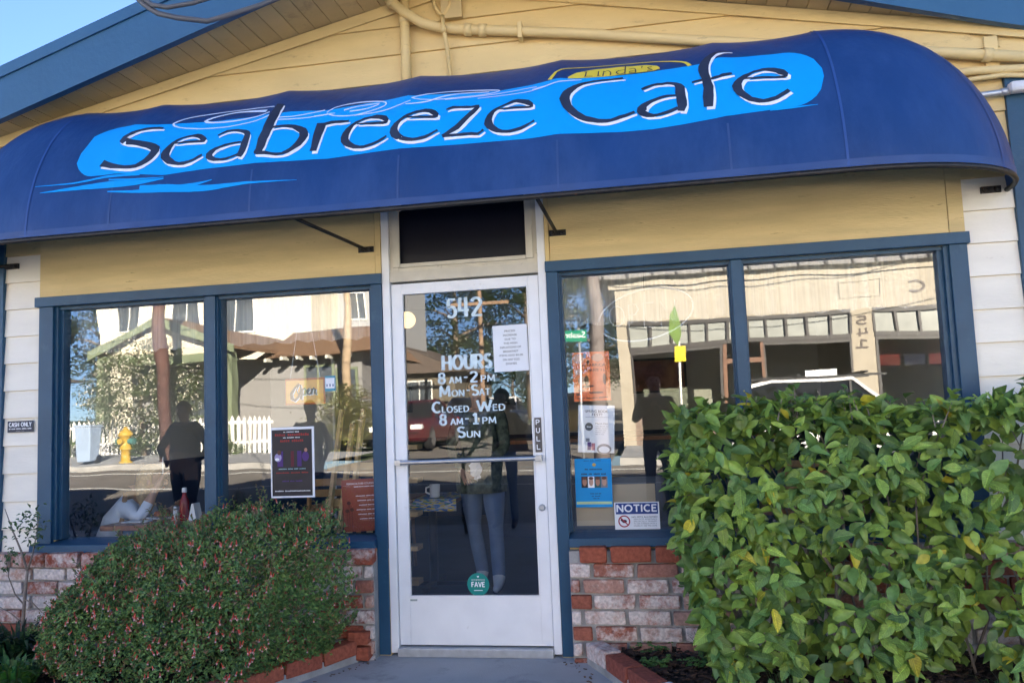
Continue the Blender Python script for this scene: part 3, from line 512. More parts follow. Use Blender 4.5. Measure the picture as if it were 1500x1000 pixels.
# the printed artwork lies on the cloth
ART = {'letters':{'S':[[(-1687,511,10),(-1718,512,13),(-1757,510,16),(-1790,504,14),(-1820,495,14),(-1839,485,15),(-1858,473,18),(-1873,463,21),(-1895,452,28),(-1900,438,33),(-1879,425,33),(-1851,417,31),(-1822,415,28),(-1790,412,27),(-1756,407,29),(-1725,400,32),(-1696,391,34),(-1676,380,34),(-1672,365,34),(-1678,348,32),(-1691,331,29),(-1710,315,24),(-1733,301,21),(-1760,291,19),(-1792,286,16),(-1826,285,15),(-1861,288,17),(-1903,297,21),(-1950,310,27),(-1987,321,32)]],'e':[[(-1564,406,8),(-1539,407,9),(-1504,409,11),(-1469,409,13),(-1435,407,13),(-1403,405,13),(-1381,404,14),(-1380,411,18),(-1395,421,22),(-1409,431,23),(-1427,439,23),(-1448,445,19),(-1472,447,14),(-1501,445,11),(-1530,438,10),(-1556,425,11),(-1577,407,15),(-1592,385,24),(-1600,364,32),(-1603,348,35),(-1598,334,35),(-1581,319,31),(-1558,306,26),(-1530,296,20),(-1499,291,15),(-1466,291,15),(-1433,297,15),(-1408,306,13),(-1383,318,11),(-1365,326,9)]],'a':[[(-1303,427,10),(-1283,435,11),(-1253,443,13),(-1217,442,12),(-1180,436,13),(-1148,427,15),(-1122,415,19),(-1107,407,22),(-1100,395,25),(-1100,376,28),(-1103,354,31),(-1104,331,32),(-1107,310,31),(-1114,295,26),(-1120,285,22)],[(-1127,361,7),(-1148,362,8),(-1178,364,10),(-1208,363,11),(-1236,359,13),(-1264,354,15),(-1286,347,17),(-1308,335,25),(-1319,322,31),(-1318,311,28),(-1305,301,22),(-1275,292,17),(-1238,286,12),(-1203,286,10),(-1170,290,10),(-1140,297,10),(-1119,304,11)]],'b':[[(-967,587,28),(-968,562,31),(-972,530,34),(-976,500,37),(-977,473,37),(-979,447,37),(-981,422,37),(-984,399,37),(-988,377,37),(-992,356,36),(-996,326,33),(-1002,302,28),(-1013,291,20),(-1023,287,12)],[(-969,416,9),(-943,424,10),(-908,430,12),(-872,430,15),(-836,425,19),(-803,413,25),(-777,399,31),(-763,385,33),(-760,370,34),(-767,349,31),(-784,327,27),(-799,314,23),(-818,301,19),(-838,291,16),(-867,283,13),(-898,281,12),(-930,284,13),(-962,288,15),(-990,289,15),(-1011,289,15)]],'r':[[(-672,439,38),(-673,419,38),(-676,392,37),(-679,365,35),(-681,336,32),(-684,306,27),(-686,286,24)],[(-674,427,17),(-648,432,17),(-614,437,17),(-586,438,17),(-560,436,17),(-532,434,13),(-510,433,9)]],'e.001':[[(-455,407,7),(-436,405,8),(-410,402,10),(-379,398,11),(-352,394,12),(-321,389,12),(-292,385,13),(-274,384,14),(-274,396,19),(-294,411,24),(-318,423,23),(-348,430,20),(-381,433,15),(-416,431,11),(-439,425,11),(-461,417,14),(-479,406,16),(-499,383,23),(-512,359,29),(-515,341,31),(-509,324,31),(-493,308,28),(-470,295,23),(-444,285,18),(-414,279,13),(-390,279,13),(-365,281,13),(-338,285,13),(-310,294,12),(-281,304,10),(-261,312,8)]],'e.002':[[(-173,391,7),(-153,392,8),(-124,394,9),(-93,395,11),(-67,395,12),(-37,395,12),(-11,395,13),(6,396,14),(4,407,19),(-16,420,23),(-36,428,22),(-63,431,18),(-85,429,15),(-109,423,12),(-132,415,11),(-153,404,11),(-173,391,13),(-190,380,16),(-211,363,24),(-223,344,30),(-223,329,32),(-213,314,30),(-193,299,26),(-167,288,21),(-142,283,17),(-114,282,14),(-91,284,14),(-67,288,14),(-44,294,14),(-20,304,12),(3,316,10),(20,324,8)]],'z':[[(53,435,8),(67,441,12),(90,446,15),(112,446,15),(138,444,14),(164,443,13),(191,442,14),(218,442,15),(237,442,15)],[(233,440,16),(219,426,18),(200,406,20),(179,387,22),(161,368,23),(142,350,24),(122,333,23),(103,321,21),(82,309,19),(63,299,16),(50,292,14)],[(50,292,14),(66,293,14),(90,294,13),(117,295,13),(139,295,13),(163,295,13),(187,295,13),(206,294,13),(228,292,13),(242,291,12),(259,300,10),(272,309,9)]],'e.003':[[(345,410,7),(367,409,9),(399,407,11),(432,404,12),(459,401,12),(490,397,12),(516,393,12),(532,393,12),(528,405,19),(504,422,25),(478,434,22),(448,442,18),(424,441,15),(399,435,12),(376,428,11),(354,420,12),(335,411,15),(319,400,18),(303,379,23),(295,357,28),(297,338,29),(307,322,28),(325,308,25),(349,297,21),(374,289,17),(403,285,14),(425,285,14),(449,287,14),(474,291,14),(501,300,12),(529,310,10),(549,318,8)]],'C':[[(1020,528,9),(996,527,10),(962,525,11),(938,524,10),(912,522,10),(886,518,10),(864,514,11),(841,509,11),(818,503,12),(798,496,14),(765,478,20),(740,458,26),(723,440,31),(712,422,35),(709,404,36),(713,386,35),(724,366,32),(741,347,29),(764,329,27),(792,314,26),(813,306,24),(837,299,22),(860,294,20),(882,290,18),(904,288,16),(927,288,14),(949,291,14),(971,295,15),(995,301,15),(1023,308,13),(1051,316,12),(1072,321,10)]],'a.001':[[(1115,439,10),(1139,448,12),(1173,458,14),(1198,459,14),(1224,457,14),(1247,455,14),(1272,450,15),(1291,442,18),(1304,431,25),(1311,416,31),(1313,392,34),(1312,367,34),(1313,344,33),(1313,323,31),(1309,308,26),(1305,298,22)],[(1291,380,9),(1270,381,10),(1241,382,11),(1213,380,13),(1188,375,13),(1164,368,15),(1144,360,17),(1122,347,26),(1109,333,34),(1105,321,33),(1113,311,28),(1137,300,20),(1167,294,12),(1187,294,11),(1208,297,12),(1229,300,12),(1252,305,13),(1274,311,14),(1291,315,15)]],'f':[[(1591,615,7),(1572,618,7),(1546,615,9),(1521,603,16),(1497,594,23),(1474,573,28),(1455,548,32),(1444,523,34),(1440,496,34),(1442,467,31),(1447,439,28),(1450,413,31),(1452,389,34),(1451,367,36),(1449,345,36),(1445,318,34),(1441,297,30)],[(1374,434,8),(1392,436,10),(1416,437,13),(1443,434,12),(1471,432,11),(1492,433,12),(1513,434,14),(1532,438,15),(1559,445,12),(1578,449,9)]],'e.004':[[(1623,418,7),(1637,419,7),(1658,420,8),(1683,421,9),(1710,421,10),(1732,421,10),(1757,419,10),(1783,417,10),(1807,415,10),(1828,413,11),(1841,414,12),(1842,426,21),(1822,442,29),(1807,452,27),(1788,460,23),(1763,465,18),(1735,466,14),(1714,463,12),(1692,457,11),(1672,450,11),(1642,432,16),(1616,413,21),(1600,395,27),(1592,378,31),(1595,361,32),(1606,345,30),(1625,329,27),(1650,315,23),(1669,309,20),(1691,305,17),(1712,303,15),(1734,304,15),(1755,308,15),(1777,313,15),(1802,323,15),(1826,335,14),(1843,343,13)]]},'waves':[[(-2379,233,3),(-2364,234,3),(-2343,235,4),(-2319,236,5),(-2291,236,6),(-2262,237,6),(-2231,238,7),(-2200,238,8),(-2170,239,9),(-2142,239,10),(-2113,241,11),(-2084,243,12),(-2055,244,13),(-2026,246,13),(-1997,248,14),(-1968,249,15),(-1939,250,15),(-1910,249,16),(-1876,247,16),(-1845,248,15),(-1815,249,14),(-1787,250,14),(-1761,250,13),(-1739,250,12),(-1723,251,12)],[(-2340,203,3),(-2324,204,5),(-2304,205,7),(-2279,207,9),(-2252,208,12),(-2222,210,15),(-2192,211,18),(-2161,212,21),(-2133,213,24),(-2104,213,26),(-2075,214,29),(-2045,214,32),(-2014,213,35),(-1984,213,38),(-1954,212,40),(-1924,211,42),(-1896,210,43),(-1863,209,43),(-1836,210,42),(-1810,210,40),(-1784,211,37),(-1758,211,34),(-1732,212,31),(-1704,214,28),(-1673,216,23),(-1642,219,19),(-1613,221,14),(-1589,223,10),(-1571,224,8)],[(-1897,179,8),(-1879,177,9),(-1856,176,10),(-1831,175,11),(-1804,174,13),(-1775,173,15),(-1747,172,17),(-1722,172,19),(-1695,172,23),(-1670,173,28),(-1645,174,34),(-1619,175,39),(-1590,176,43),(-1558,176,46),(-1534,175,47),(-1508,174,47),(-1481,172,46),(-1452,170,46),(-1423,168,45),(-1393,165,43),(-1363,164,41),(-1334,162,40),(-1304,161,38),(-1275,160,36),(-1246,160,34),(-1217,160,31),(-1187,161,28),(-1158,161,25),(-1127,161,22),(-1097,161,20),(-1066,161,17),(-1034,160,15),(-1002,159,13),(-969,160,11),(-934,160,10),(-898,160,8),(-864,160,6),(-831,160,5),(-802,159,4),(-777,159,3),(-758,158,2)],[(-1904,233,10),(-1883,230,10),(-1856,229,11),(-1828,229,11),(-1797,228,12),(-1766,228,12),(-1737,228,12),(-1708,229,11),(-1676,229,9),(-1645,230,8),(-1616,230,6),(-1591,231,5),(-1573,231,4)],[(1737,260,7),(1751,261,8),(1771,261,9),(1794,262,11),(1818,263,12),(1842,263,12),(1863,263,11),(1886,263,9),(1910,263,7),(1932,263,5),(1950,262,3),(1964,262,2)],[(-1706,189,23),(-1686,189,26),(-1657,187,29),(-1624,185,33),(-1590,184,37),(-1560,182,38),(-1534,181,39),(-1510,179,38),(-1486,177,36),(-1461,176,34),(-1434,177,31),(-1410,179,28),(-1384,181,24),(-1356,184,19),(-1328,187,14),(-1303,190,10),(-1281,193,6),(-1265,195,4)]],'swirls':[[(-998,566,5),(-1014,562,5),(-1043,566,5),(-1081,576,5),(-1122,586,6),(-1164,594,6),(-1190,599,6),(-1219,604,6),(-1249,608,6),(-1278,611,6),(-1308,614,6),(-1337,615,6),(-1365,616,6),(-1390,616,7),(-1423,615,7),(-1454,613,7),(-1484,610,7),(-1512,607,7),(-1537,602,7),(-1558,597,7),(-1591,585,8),(-1614,572,8),(-1630,561,9),(-1643,549,9),(-1639,538,8),(-1622,526,8),(-1586,514,7),(-1563,510,7),(-1535,505,7),(-1503,501,7),(-1470,496,7),(-1437,492,6),(-1408,489,6),(-1378,487,6),(-1347,484,6),(-1316,482,6),(-1285,479,6),(-1254,478,6),(-1223,477,6),(-1191,476,6),(-1159,476,6),(-1128,475,6),(-1100,475,6),(-1075,476,6),(-1035,481,6),(-1009,493,6),(-994,507,6)],[(-1030,531,15),(-1053,538,15),(-1085,548,14),(-1122,559,13),(-1162,570,11),(-1199,579,10),(-1232,586,10),(-1265,589,9),(-1296,589,9),(-1325,587,9),(-1350,584,9),(-1372,580,10),(-1404,572,12),(-1427,562,15),(-1437,552,17),(-1424,540,14),(-1384,530,11),(-1361,527,10),(-1331,523,10),(-1299,519,10),(-1265,516,10),(-1234,513,10),(-1204,511,9),(-1172,509,9),(-1142,508,8),(-1113,507,7),(-1088,506,7),(-1052,508,6),(-1024,512,6),(-1009,521,6)],[(-970,485,6),(-955,486,6),(-934,487,6),(-909,489,6),(-881,491,6),(-852,495,6),(-829,500,6),(-803,505,6),(-774,512,6),(-746,518,6),(-720,524,6),(-698,529,6),(-682,532,6)],[(-958,468,6),(-942,470,6),(-920,472,6),(-893,474,6),(-864,476,6),(-835,478,6),(-807,480,6),(-783,482,6),(-753,485,6),(-723,489,6),(-696,492,6),(-674,495,6),(-657,497,6)],[(-737,490,5),(-716,493,5),(-687,496,5),(-661,499,6),(-632,501,5),(-613,502,5)],[(-665,512,6),(-653,527,6),(-627,546,6),(-604,553,6),(-576,559,7),(-544,563,7),(-512,564,8),(-486,564,8),(-456,561,8),(-427,556,8),(-400,551,8),(-377,546,7),(-334,533,7),(-310,519,6),(-303,505,6),(-313,494,6),(-332,488,7),(-359,483,7),(-389,478,7),(-413,475,7),(-440,472,7),(-467,469,7),(-495,469,6),(-524,470,6),(-554,473,6),(-583,477,6),(-607,481,6),(-642,494,6),(-663,505,6)],[(-562,515,10),(-547,520,9),(-523,526,8),(-492,530,7),(-465,531,6),(-431,530,7),(-396,528,7),(-367,525,7),(-350,522,7),(-355,515,7),(-382,507,7),(-415,501,7),(-441,500,8),(-473,500,8),(-503,501,8),(-524,501,8)],[(-485,467,5),(-466,466,5),(-441,465,5),(-410,463,5),(-378,462,5),(-345,461,5),(-315,461,6),(-290,463,6),(-264,467,6),(-237,471,6),(-211,476,6),(-187,480,6),(-169,488,5),(-157,495,5)],[(-156,513,6),(-140,520,6),(-116,531,6),(-83,542,6),(-63,547,6),(-39,551,5),(-14,556,5),(14,560,5),(42,563,5),(71,565,6),(94,565,6),(118,565,6),(144,565,6),(170,564,7),(196,562,7),(220,560,7),(241,557,7),(260,555,7),(301,548,7),(331,542,6),(342,536,5),(330,530,5),(301,525,5),(265,521,5),(245,520,5),(222,519,5),(198,518,5),(173,518,5),(149,517,5),(126,516,5),(99,514,5),(72,512,6),(46,509,6),(21,507,6),(-2,505,5),(-31,504,5),(-58,504,5),(-83,504,5),(-103,504,5),(-134,508,5),(-151,513,5)],[(-179,470,5),(-159,473,6),(-131,477,6),(-100,482,7),(-73,488,7),(-50,495,8),(-30,505,8),(-9,515,8),(13,524,8),(37,531,8),(63,537,7),(90,541,7),(121,545,6),(147,545,6),(177,545,6),(208,544,6),(238,541,6),(263,539,6),(281,537,6)],[(35,502,4),(54,504,4),(78,506,4),(108,508,4),(141,510,4),(176,511,4),(212,512,4),(247,512,4),(281,513,4),(312,513,4),(342,513,4),(373,514,4),(404,514,4),(435,514,4),(464,514,4),(492,514,4),(516,513,4),(537,512,4),(553,511,4)],[(221,496,4),(240,497,4),(266,497,4),(297,497,4),(332,496,4),(368,495,4),(405,493,4),(440,491,4),(472,490,4),(499,489,4),(530,490,4),(559,493,4),(586,496,4),(610,500,4),(631,503,4),(649,506,4),(663,508,4)],[(529,496,5),(548,498,5),(575,500,5),(602,501,5),(624,505,5),(647,508,6),(675,510,6),(698,515,6),(726,519,6),(755,523,5),(780,525,5),(797,527,5)]],'linda':[[(821,595,7),(819,574,7),(816,554,7)],[(809,553,5),(832,555,5),(856,556,5)],[(808,594,3),(820,596,3),(833,597,3)],[(889,600,6),(887,577,6),(885,556,6)],[(878,555,3),(887,556,3),(896,556,3)],[(918,602,5),(915,578,6),(912,556,6)],[(916,591,4),(927,597,4),(939,602,5),(948,596,6),(954,585,6),(954,570,6),(952,559,6)],[(1036,646,6),(1033,601,6),(1030,563,6)],[(1030,600,4),(1015,599,4),(998,596,5),(988,587,6),(985,577,7),(992,568,6),(1004,562,5),(1017,566,5),(1028,573,4)],[(1055,602,4),(1067,605,4),(1081,606,5),(1088,597,5),(1090,585,6),(1089,573,6),(1087,564,5)],[(1087,585,3),(1073,583,4),(1059,580,5),(1055,573,5),(1058,567,5),(1071,567,4),(1084,568,4)],[(1126,618,6),(1124,607,4),(1122,597,3)],[(1178,598,5),(1166,599,5),(1155,598,5),(1157,592,5),(1163,584,5),(1173,577,5),(1179,572,5),(1166,570,5),(1151,569,5)]],'ring':[(624,542,24),(632,557,23),(644,576,22),(657,597,16),(684,617,11),(701,624,10),(722,630,10),(745,634,9),(771,638,9),(797,642,9),(824,646,9),(845,650,9),(867,653,9),(889,657,9),(912,660,9),(935,662,9),(959,664,9),(982,666,9),(1005,667,9),(1028,667,9),(1052,667,9),(1075,667,9),(1099,666,10),(1122,664,10),(1144,662,10),(1165,659,10),(1184,656,10),(1213,649,10),(1238,642,11),(1261,634,11),(1282,627,11),(1300,619,12),(1334,603,14),(1356,587,16),(1369,566,20),(1375,551,22)],'yt':[(723,548),(766,586),(861,621),(1005,639),(1148,630),(1205,606),(1219,584)],'yb':[(724,536),(827,545),(944,554),(1062,565),(1180,566),(1203,570),(1218,574)],'bt':[(-2170,353),(-2186,396),(-2189,430),(-2178,464),(-2154,493),(-2119,517),(-2072,539),(-2000,551),(-1861,537),(-1704,545),(-1607,550),(-1505,550),(-1399,543),(-1262,535),(-1119,515),(-996,506),(-897,531),(-785,536),(-669,533),(-558,544),(-443,547),(-326,540),(-162,530),(-66,543),(33,550),(133,553),(235,548),(336,538),(431,540),(526,537),(672,539),(768,539),(856,549),(944,553),(1033,559),(1121,559),(1230,561),(1338,555),(1409,547),(1538,563),(1624,567),(1738,578),(1876,575),(1917,559),(1950,538),(1980,508),(2003,476),(2017,438),(2021,399)],'bb':[(-2165,341),(-2149,318),(-2127,299),(-2096,279),(-2054,265),(-1909,259),(-1744,253),(-1576,241),(-1453,248),(-1327,252),(-1230,250),(-1132,247),(-1033,243),(-944,245),(-855,247),(-765,247),(-675,247),(-595,244),(-492,247),(-388,248),(-284,247),(-180,244),(-96,247),(-12,249),(72,250),(156,250),(252,250),(348,248),(444,244),(540,240),(674,240),(754,240),(833,239),(913,238),(992,235),(1075,235),(1157,234),(1233,237),(1308,239),(1386,242),(1463,244),(1539,247),(1625,255),(1711,261),(1798,266),(1885,269),(1919,277),(1950,290),(1976,308),(1997,333),(2018,386)]}
def ribbon(strokes, name, m, off, parent, rough=0.0, sh=(0, 0), wid=1.0):
    mb = MB()
    for st in strokes:
        P = [AP(u / 1000 + sh[0], t / 1000 + sh[1], off) for u, t, w_ in st]; n = len(P); A = []; B = []
        for i in range(n):
            d = (P[min(i + 1, n - 1)] - P[max(i - 1, 0)]); nn = AN_(st[i][0] / 1000 + sh[0], st[i][1] / 1000 + sh[1]); sd = nn.cross(d)
            sd = sd.normalized() if sd.length > 1e-9 else Vector((0, 0, 1)); w_ = max(st[i][2] / 2000, 0.0012) * wid
            ja = random.uniform(-rough, rough); jb = random.uniform(-rough, rough)
            A.append(P[i] + sd * (w_ + ja)); B.append(P[i] - sd * (w_ + jb))
        mb.add(A + B, [(i, i + 1, n + i + 1, n + i) for i in range(n - 1)])
    return abuild(mb, name, m, parent)
def interp(L, x):
    for (a, va), (b, vb) in zip(L[:-1], L[1:]):
        if a <= x <= b: return va + (vb - va) * (x - a) / max(b - a, 1e-9)
    return L[0][1] if x < L[0][0] else L[-1][1]
def patch(top, bot, name, m, off, nx, nv):
    top = sorted((a / 1000, b / 1000) for a, b in top); bot = sorted((a / 1000, b / 1000) for a, b in bot)
    x0 = max(top[0][0], bot[0][0]); x1 = min(top[-1][0], bot[-1][0]); mb = MB(); V = []; F = []
    X = [x0 + (x1 - x0) * (0.5 - 0.5 * math.cos(math.pi * i / nx)) if nx < 60 else x0 + (x1 - x0) * i / nx for i in range(nx + 1)]
    for x in X:
        a, b = interp(bot, x), interp(top, x)
        for j in range(nv + 1): V.append(AP(x, a + (b - a) * j / nv, off))
    for i in range(nx):
        for j in range(nv): F.append((i * (nv + 1) + j, (i + 1) * (nv + 1) + j, (i + 1) * (nv + 1) + j + 1, i * (nv + 1) + j + 1))
    mb.add(V, F); return abuild(mb, name, m, fabric, True)
patch(ART['bt'], ART['bb'], 'printed_band', M['band'], 0.0025, 160, 16)
for k, st in enumerate(ART['waves']): ribbon([st], 'printed_wave', M['band'], 0.003 + 0.0003 * k, fabric)
patch(ART['yt'], ART['yb'], 'printed_oval', M['print_yellow'], 0.004, 30, 5)
ribbon([ART['ring']], 'printed_ring', M['print_yellow'], 0.0035, fabric)
for k, st in enumerate(ART['linda']): ribbon([st], 'letter_stroke', M['letter'], 0.0055 + 0.0001 * k, fabric)
for k, st in enumerate(ART['swirls']): ribbon([st], 'printed_swirl', mat('awning_pale_print', (0.62, 0.72, 0.92), 0.5, 0.05, 8), 0.0042 + 0.00008 * k, fabric, wid=1.5)
for k, strokes in ART['letters'].items():
    lo = ribbon(strokes, 'letter', M['letter'], 0.0068, fabric, 0.0026, wid=1.5)
    ribbon(strokes, 'letter_shadow', M['print_white'], 0.0054, lo, 0.0010, sh=(0.012, -0.0135), wid=1.32)
# ================================================================== ground in front of the cafe
def zg(x, y):
    """street surface: level by the cafe, rising towards the far side, higher to the left"""
    if y > -5.3: return -0.035
    far = 0.15 - 0.018 * max(min(x, 8), -14); t = min((-5.3 - y) / 6.7, 1.0)
    z = -0.15 + (far + 0.15) * t
    if y < -12: z += 0.012 * (-12 - y)
    return z
g = MB()
g.add([(-60, -5.3, -0.035), (60, -5.3, -0.035), (60, 0.3, -0.035), (-60, 0.3, -0.035)], [(0, 1, 2, 3)])
g.add([(-60, -5.3, -0.035), (60, -5.3, -0.035), (60, -5.32, -0.16), (-60, -5.32, -0.16)], [(0, 1, 2, 3)])
sidewalk = tag(g.build('sidewalk', M['concrete']), kind='structure')
def bed(name, pts):
    mb = MB(); bm = bmesh.new(); vs = [bm.verts.new((x, y, 0)) for x, y in pts]; f = bm.faces.new(vs)
    bmesh.ops.triangulate(bm, faces=[f]); bmesh.ops.subdivide_edges(bm, edges=bm.edges, cuts=7, use_grid_fill=True)
    for v in bm.verts: v.co.z = 0.012 + 0.022 * mnoise.noise(v.co * 4.0) + 0.006 * mnoise.noise(v.co * 21.0)
    me = bpy.data.meshes.new(name); bm.to_mesh(me); bm.free(); me.materials.append(M['soil']); o = bpy.data.objects.new(name, me); COL.objects.link(o); return tag(o, kind='structure')
LB = [(-5.5, -0.06), (-0.66, -0.06), (-0.72, -0.14), (-1.09, -0.80), (-1.35, -1.25), (-5.5, -1.25)]
RB = [(0.66, -0.06), (5.5, -0.06), (5.5, -1.25), (1.32, -1.25), (1.06, -0.80), (0.70, -0.12)]
bed('planting_bed', LB); bed('planting_bed', RB)
def inside(p, P):
    c = False
    for (x0, y0), (x1, y1) in zip(P, P[1:] + P[:1]):
        if (y0 > p[1]) != (y1 > p[1]) and p[0] < (x1 - x0) * (p[1] - y0) / (y1 - y0) + x0: c = not c
    return c
mb = MB(); n = 0
while n < 5200:
    P = RB if n % 10 < 8 else LB; x = random.uniform(0.7, 3.4) if P is RB else random.uniform(-3.4, -0.7); y = random.uniform(-1.2, -0.09)
    if not inside((x, y), P): continue
    l = random.uniform(0.012, 0.045); w_ = l * random.uniform(0.25, 0.6); a = random.uniform(0, 6.3); d = Vector((math.cos(a), math.sin(a), random.uniform(-.35, .35))) * l / 2
    c = Vector((x, y, 0.028 + random.uniform(-0.004, 0.022))); mb.bar(c - d, c + d, w_, w_ * 0.4); n += 1
tag(mb.build('bark_mulch', M['mulch']), 'dark brown bark mulch spread over the planting beds', kind='stuff')
# brick edging of the two beds
def edging(label, a, b, n, tones, courses=1):
    e = empty('brick_edging', (a[0], a[1], -0.035), label, 'edging'); a = Vector((*a, 0)); b = Vector((*b, 0)); d = (b - a); L = d.length / n; ang = math.atan2(d.y, d.x)
    mm = MB(); q = d.normalized() * 0.0; mm.bar((0, 0, 0.03), (d.x, d.y, 0.03), 0.085, 0.06); mm.build('mortar_bed', M['mortar'], e)
    for k in range(n):
        c = d * ((k + 0.5) / n); t = tones[k % len(tones)]
        o = put_brick(BR[k % 7], (c.x, c.y, 0.078), e, t[0], t[1], (random.uniform(-.02, .02), random.uniform(-.02, .02), ang)); o.scale = ((L - 0.016) / 0.222, 1.28, 1.12)
    return e
edging('red brick edging of the left bed beside the walkway', (-0.70, -0.13), (-1.30, -1.20), 5, [(0.02, 0.12), (0.1, 0.18), (0.03, 0.1)])
edging('brick edging of the right bed with a whitened first brick', (0.69, -0.11), (1.28, -1.20), 5, [(0.6, 0.5), (0.21, 0.02), (0.2, 0.12)])
e2 = empty('brick_pier', (-0.66, -0.12, -0.035), 'short red brick return between the post and the left bed', 'brickwork')
for k in range(2): o = put_brick(BH[k], (0.0, 0.0, 0.045 + 0.086 * k), e2, 0.03, 0.1); o.scale = (1.15, 1.0, 1.0)

# ================================================================== plants
LEAFA = leaf_mat('leaf_attr', True); LEAFO = leaf_mat('leaf_obj', False)
BARK = mat('bark', (0.16, 0.12, 0.09), 0.9, 0.3, 20, 0.003, 80)
def tri_leaf(mb, tones, c, d, nrm, l, w_, tone):
    d = d.normalized(); s = d.cross(nrm); s = s.normalized() if s.length > 1e-5 else d.orthogonal().normalized(); n = s.cross(d)
    f = 0.25 * w_
    mb.add([c, c + d * l * .45 + s * w_ / 2 + n * f, c + d * l - n * l * .12, c + d * l * .45 - s * w_ / 2 + n * f], [(0, 1, 2), (0, 2, 3)]); tones.extend([tone] * 2)
def finish_leaves(mb, tones, name, parent, m, kind=None):
    me = mb.mesh(name, m); at = me.color_attributes.new('tone', 'FLOAT_COLOR', 'CORNER'); buf = []
    for p in me.polygons:
        t = tones[p.index]; buf.extend([t[0], t[1], t[2], 1.0] * p.loop_total)
    at.data.foreach_set('color', buf); o = bpy.data.objects.new(name, me); COL.objects.link(o); o.parent = parent
    if kind: o['kind'] = kind
    return o
# --- flowering shrub under the left window
SH = [(-2.50, 0.18), (-2.42, 0.29), (-2.32, 0.40), (-2.11, 0.52), (-1.94, 0.68), (-1.74, 0.79), (-1.46, 0.83), (-1.34, 0.88), (-1.05, 0.87), (-0.88, 0.83), (-0.72, 0.75), (-0.63, 0.64), (-0.58, 0.47), (-0.56, 0.2)]
def sh_top(x): return interp(SH, x)
def shrub_pt(x, s, depth):
    zt = sh_top(x) * (1 + 0.10 * mnoise.noise(Vector((x * 5, 3.3, 1.7)))); edge = min(1.0, (x + 2.52) / 0.5, (-0.50 - x) / 0.30); D = 0.70 * max(edge, 0.12) ** 0.5
    a = s * math.pi / 2; y = -0.14 - 0.16 * (1 - s) - D * math.sin(a) ** 0.8; z = 0.02 + zt * math.cos(a) ** 0.7
    nrm = Vector(((-0.4 if x < -1.9 else 0.5 if x > -0.8 else 0.0), -math.sin(a) - 0.1, math.cos(a) + 0.15)).normalized()
    bump = 0.075 * mnoise.noise(Vector((x * 5, y * 5, z * 5))) + 0.045 * mnoise.noise(Vector((x * 15, y * 15, z * 15 + 4)))
    q = Vector((x, y, z)) + nrm * (bump - depth); lim = -0.70 - max(-q.y - 0.13, 0) * 0.57 + 0.75 * min(max(q.z - 0.03, 0), 0.26) + 0.03
    if q.x > lim: q.x = lim - 0.5 * (q.x - lim) * abs(mnoise.noise(q * 30))
    return q, nrm
shrub = empty('flowering_shrub', (-1.5, -0.45, 0.0), 'bushy shrub with small red tubular flowers under the left window', 'shrub')
mb = MB(); tones = []; off = Vector((1.5, 0.45, 0.0)); rr = random.Random(5)
for i in range(44000):
    x = rr.uniform(-2.58, -0.53); s = rr.random() ** 0.8; dp = abs(rr.gauss(0, 0.045)) + (0.10 * rr.random() if i % 4 == 0 else 0); c, nrm = shrub_pt(x, s, dp)
    d = (nrm * rr.uniform(0.1, 1.0) + Vector((rr.uniform(-1, 1), rr.uniform(-1, 1), rr.uniform(-0.7, 0.9)))); l = rr.uniform(0.016, 0.034)
    k = 0.75 + 0.35 * mnoise.noise(c * 9) + rr.uniform(-0.2, 0.2); rd = rr.random()
    base_t = (0.150, 0.280, 0.090) if rd < 0.5 else (0.250, 0.390, 0.115) if rd < 0.90 else (0.33, 0.21, 0.10)
    tri_leaf(mb, tones, c + off, d, nrm, l, l * 0.52, tuple(v * k for v in base_t))
shoots = MB()
for i in range(110):                                     # stray shoots that break the outline
    x = rr.uniform(-2.4, -0.62); c, nrm = shrub_pt(x, rr.random() ** 1.6 * 0.8, 0.02); d = (nrm + Vector((rr.uniform(-.6, .6), rr.uniform(-.4, .2), rr.uniform(0, .8)))).normalized(); L = rr.uniform(.05, .13); t = rr.uniform(.8, 1.3)
    if c.x + d.x * L > -0.64: continue
    shoots.tube([c + off, c + d * L * .6 + off, c + d * L + Vector((0, 0, -.01)) + off], [.002, .0016, .001], 4)
    for k in range(9):
        p_ = c + d * L * (.3 + .08 * k); tri_leaf(mb, tones, p_ + off, d * .4 + Vector((rr.uniform(-1, 1), rr.uniform(-1, 1), rr.uniform(-.5, .6))), nrm, rr.uniform(.016, .028), .011, (.15 * t, .23 * t, .08 * t) if k < 7 else (.24 * t, .17 * t, .08 * t))
shoots.build('shoots', BARK, shrub)['kind'] = 'stuff'
finish_leaves(mb, tones, 'foliage', shrub, LEAFA, 'stuff')
for i in range(14):
    x = rr.uniform(-2.2, -0.8); p0 = Vector((-1.5 + (x + 1.5) * 0.3, -0.35, 0.0)); c, _ = shrub_pt(x, rr.uniform(0, 0.7), 0.05); m_ = (p0 + c) / 2 + Vector((rr.uniform(-.1, .1), rr.uniform(-.05, .05), 0.05))
    MB().tube([p0 + off, m_ + off, c + off], [0.011, 0.007, 0.003], 6).build('stem', BARK, shrub, True)
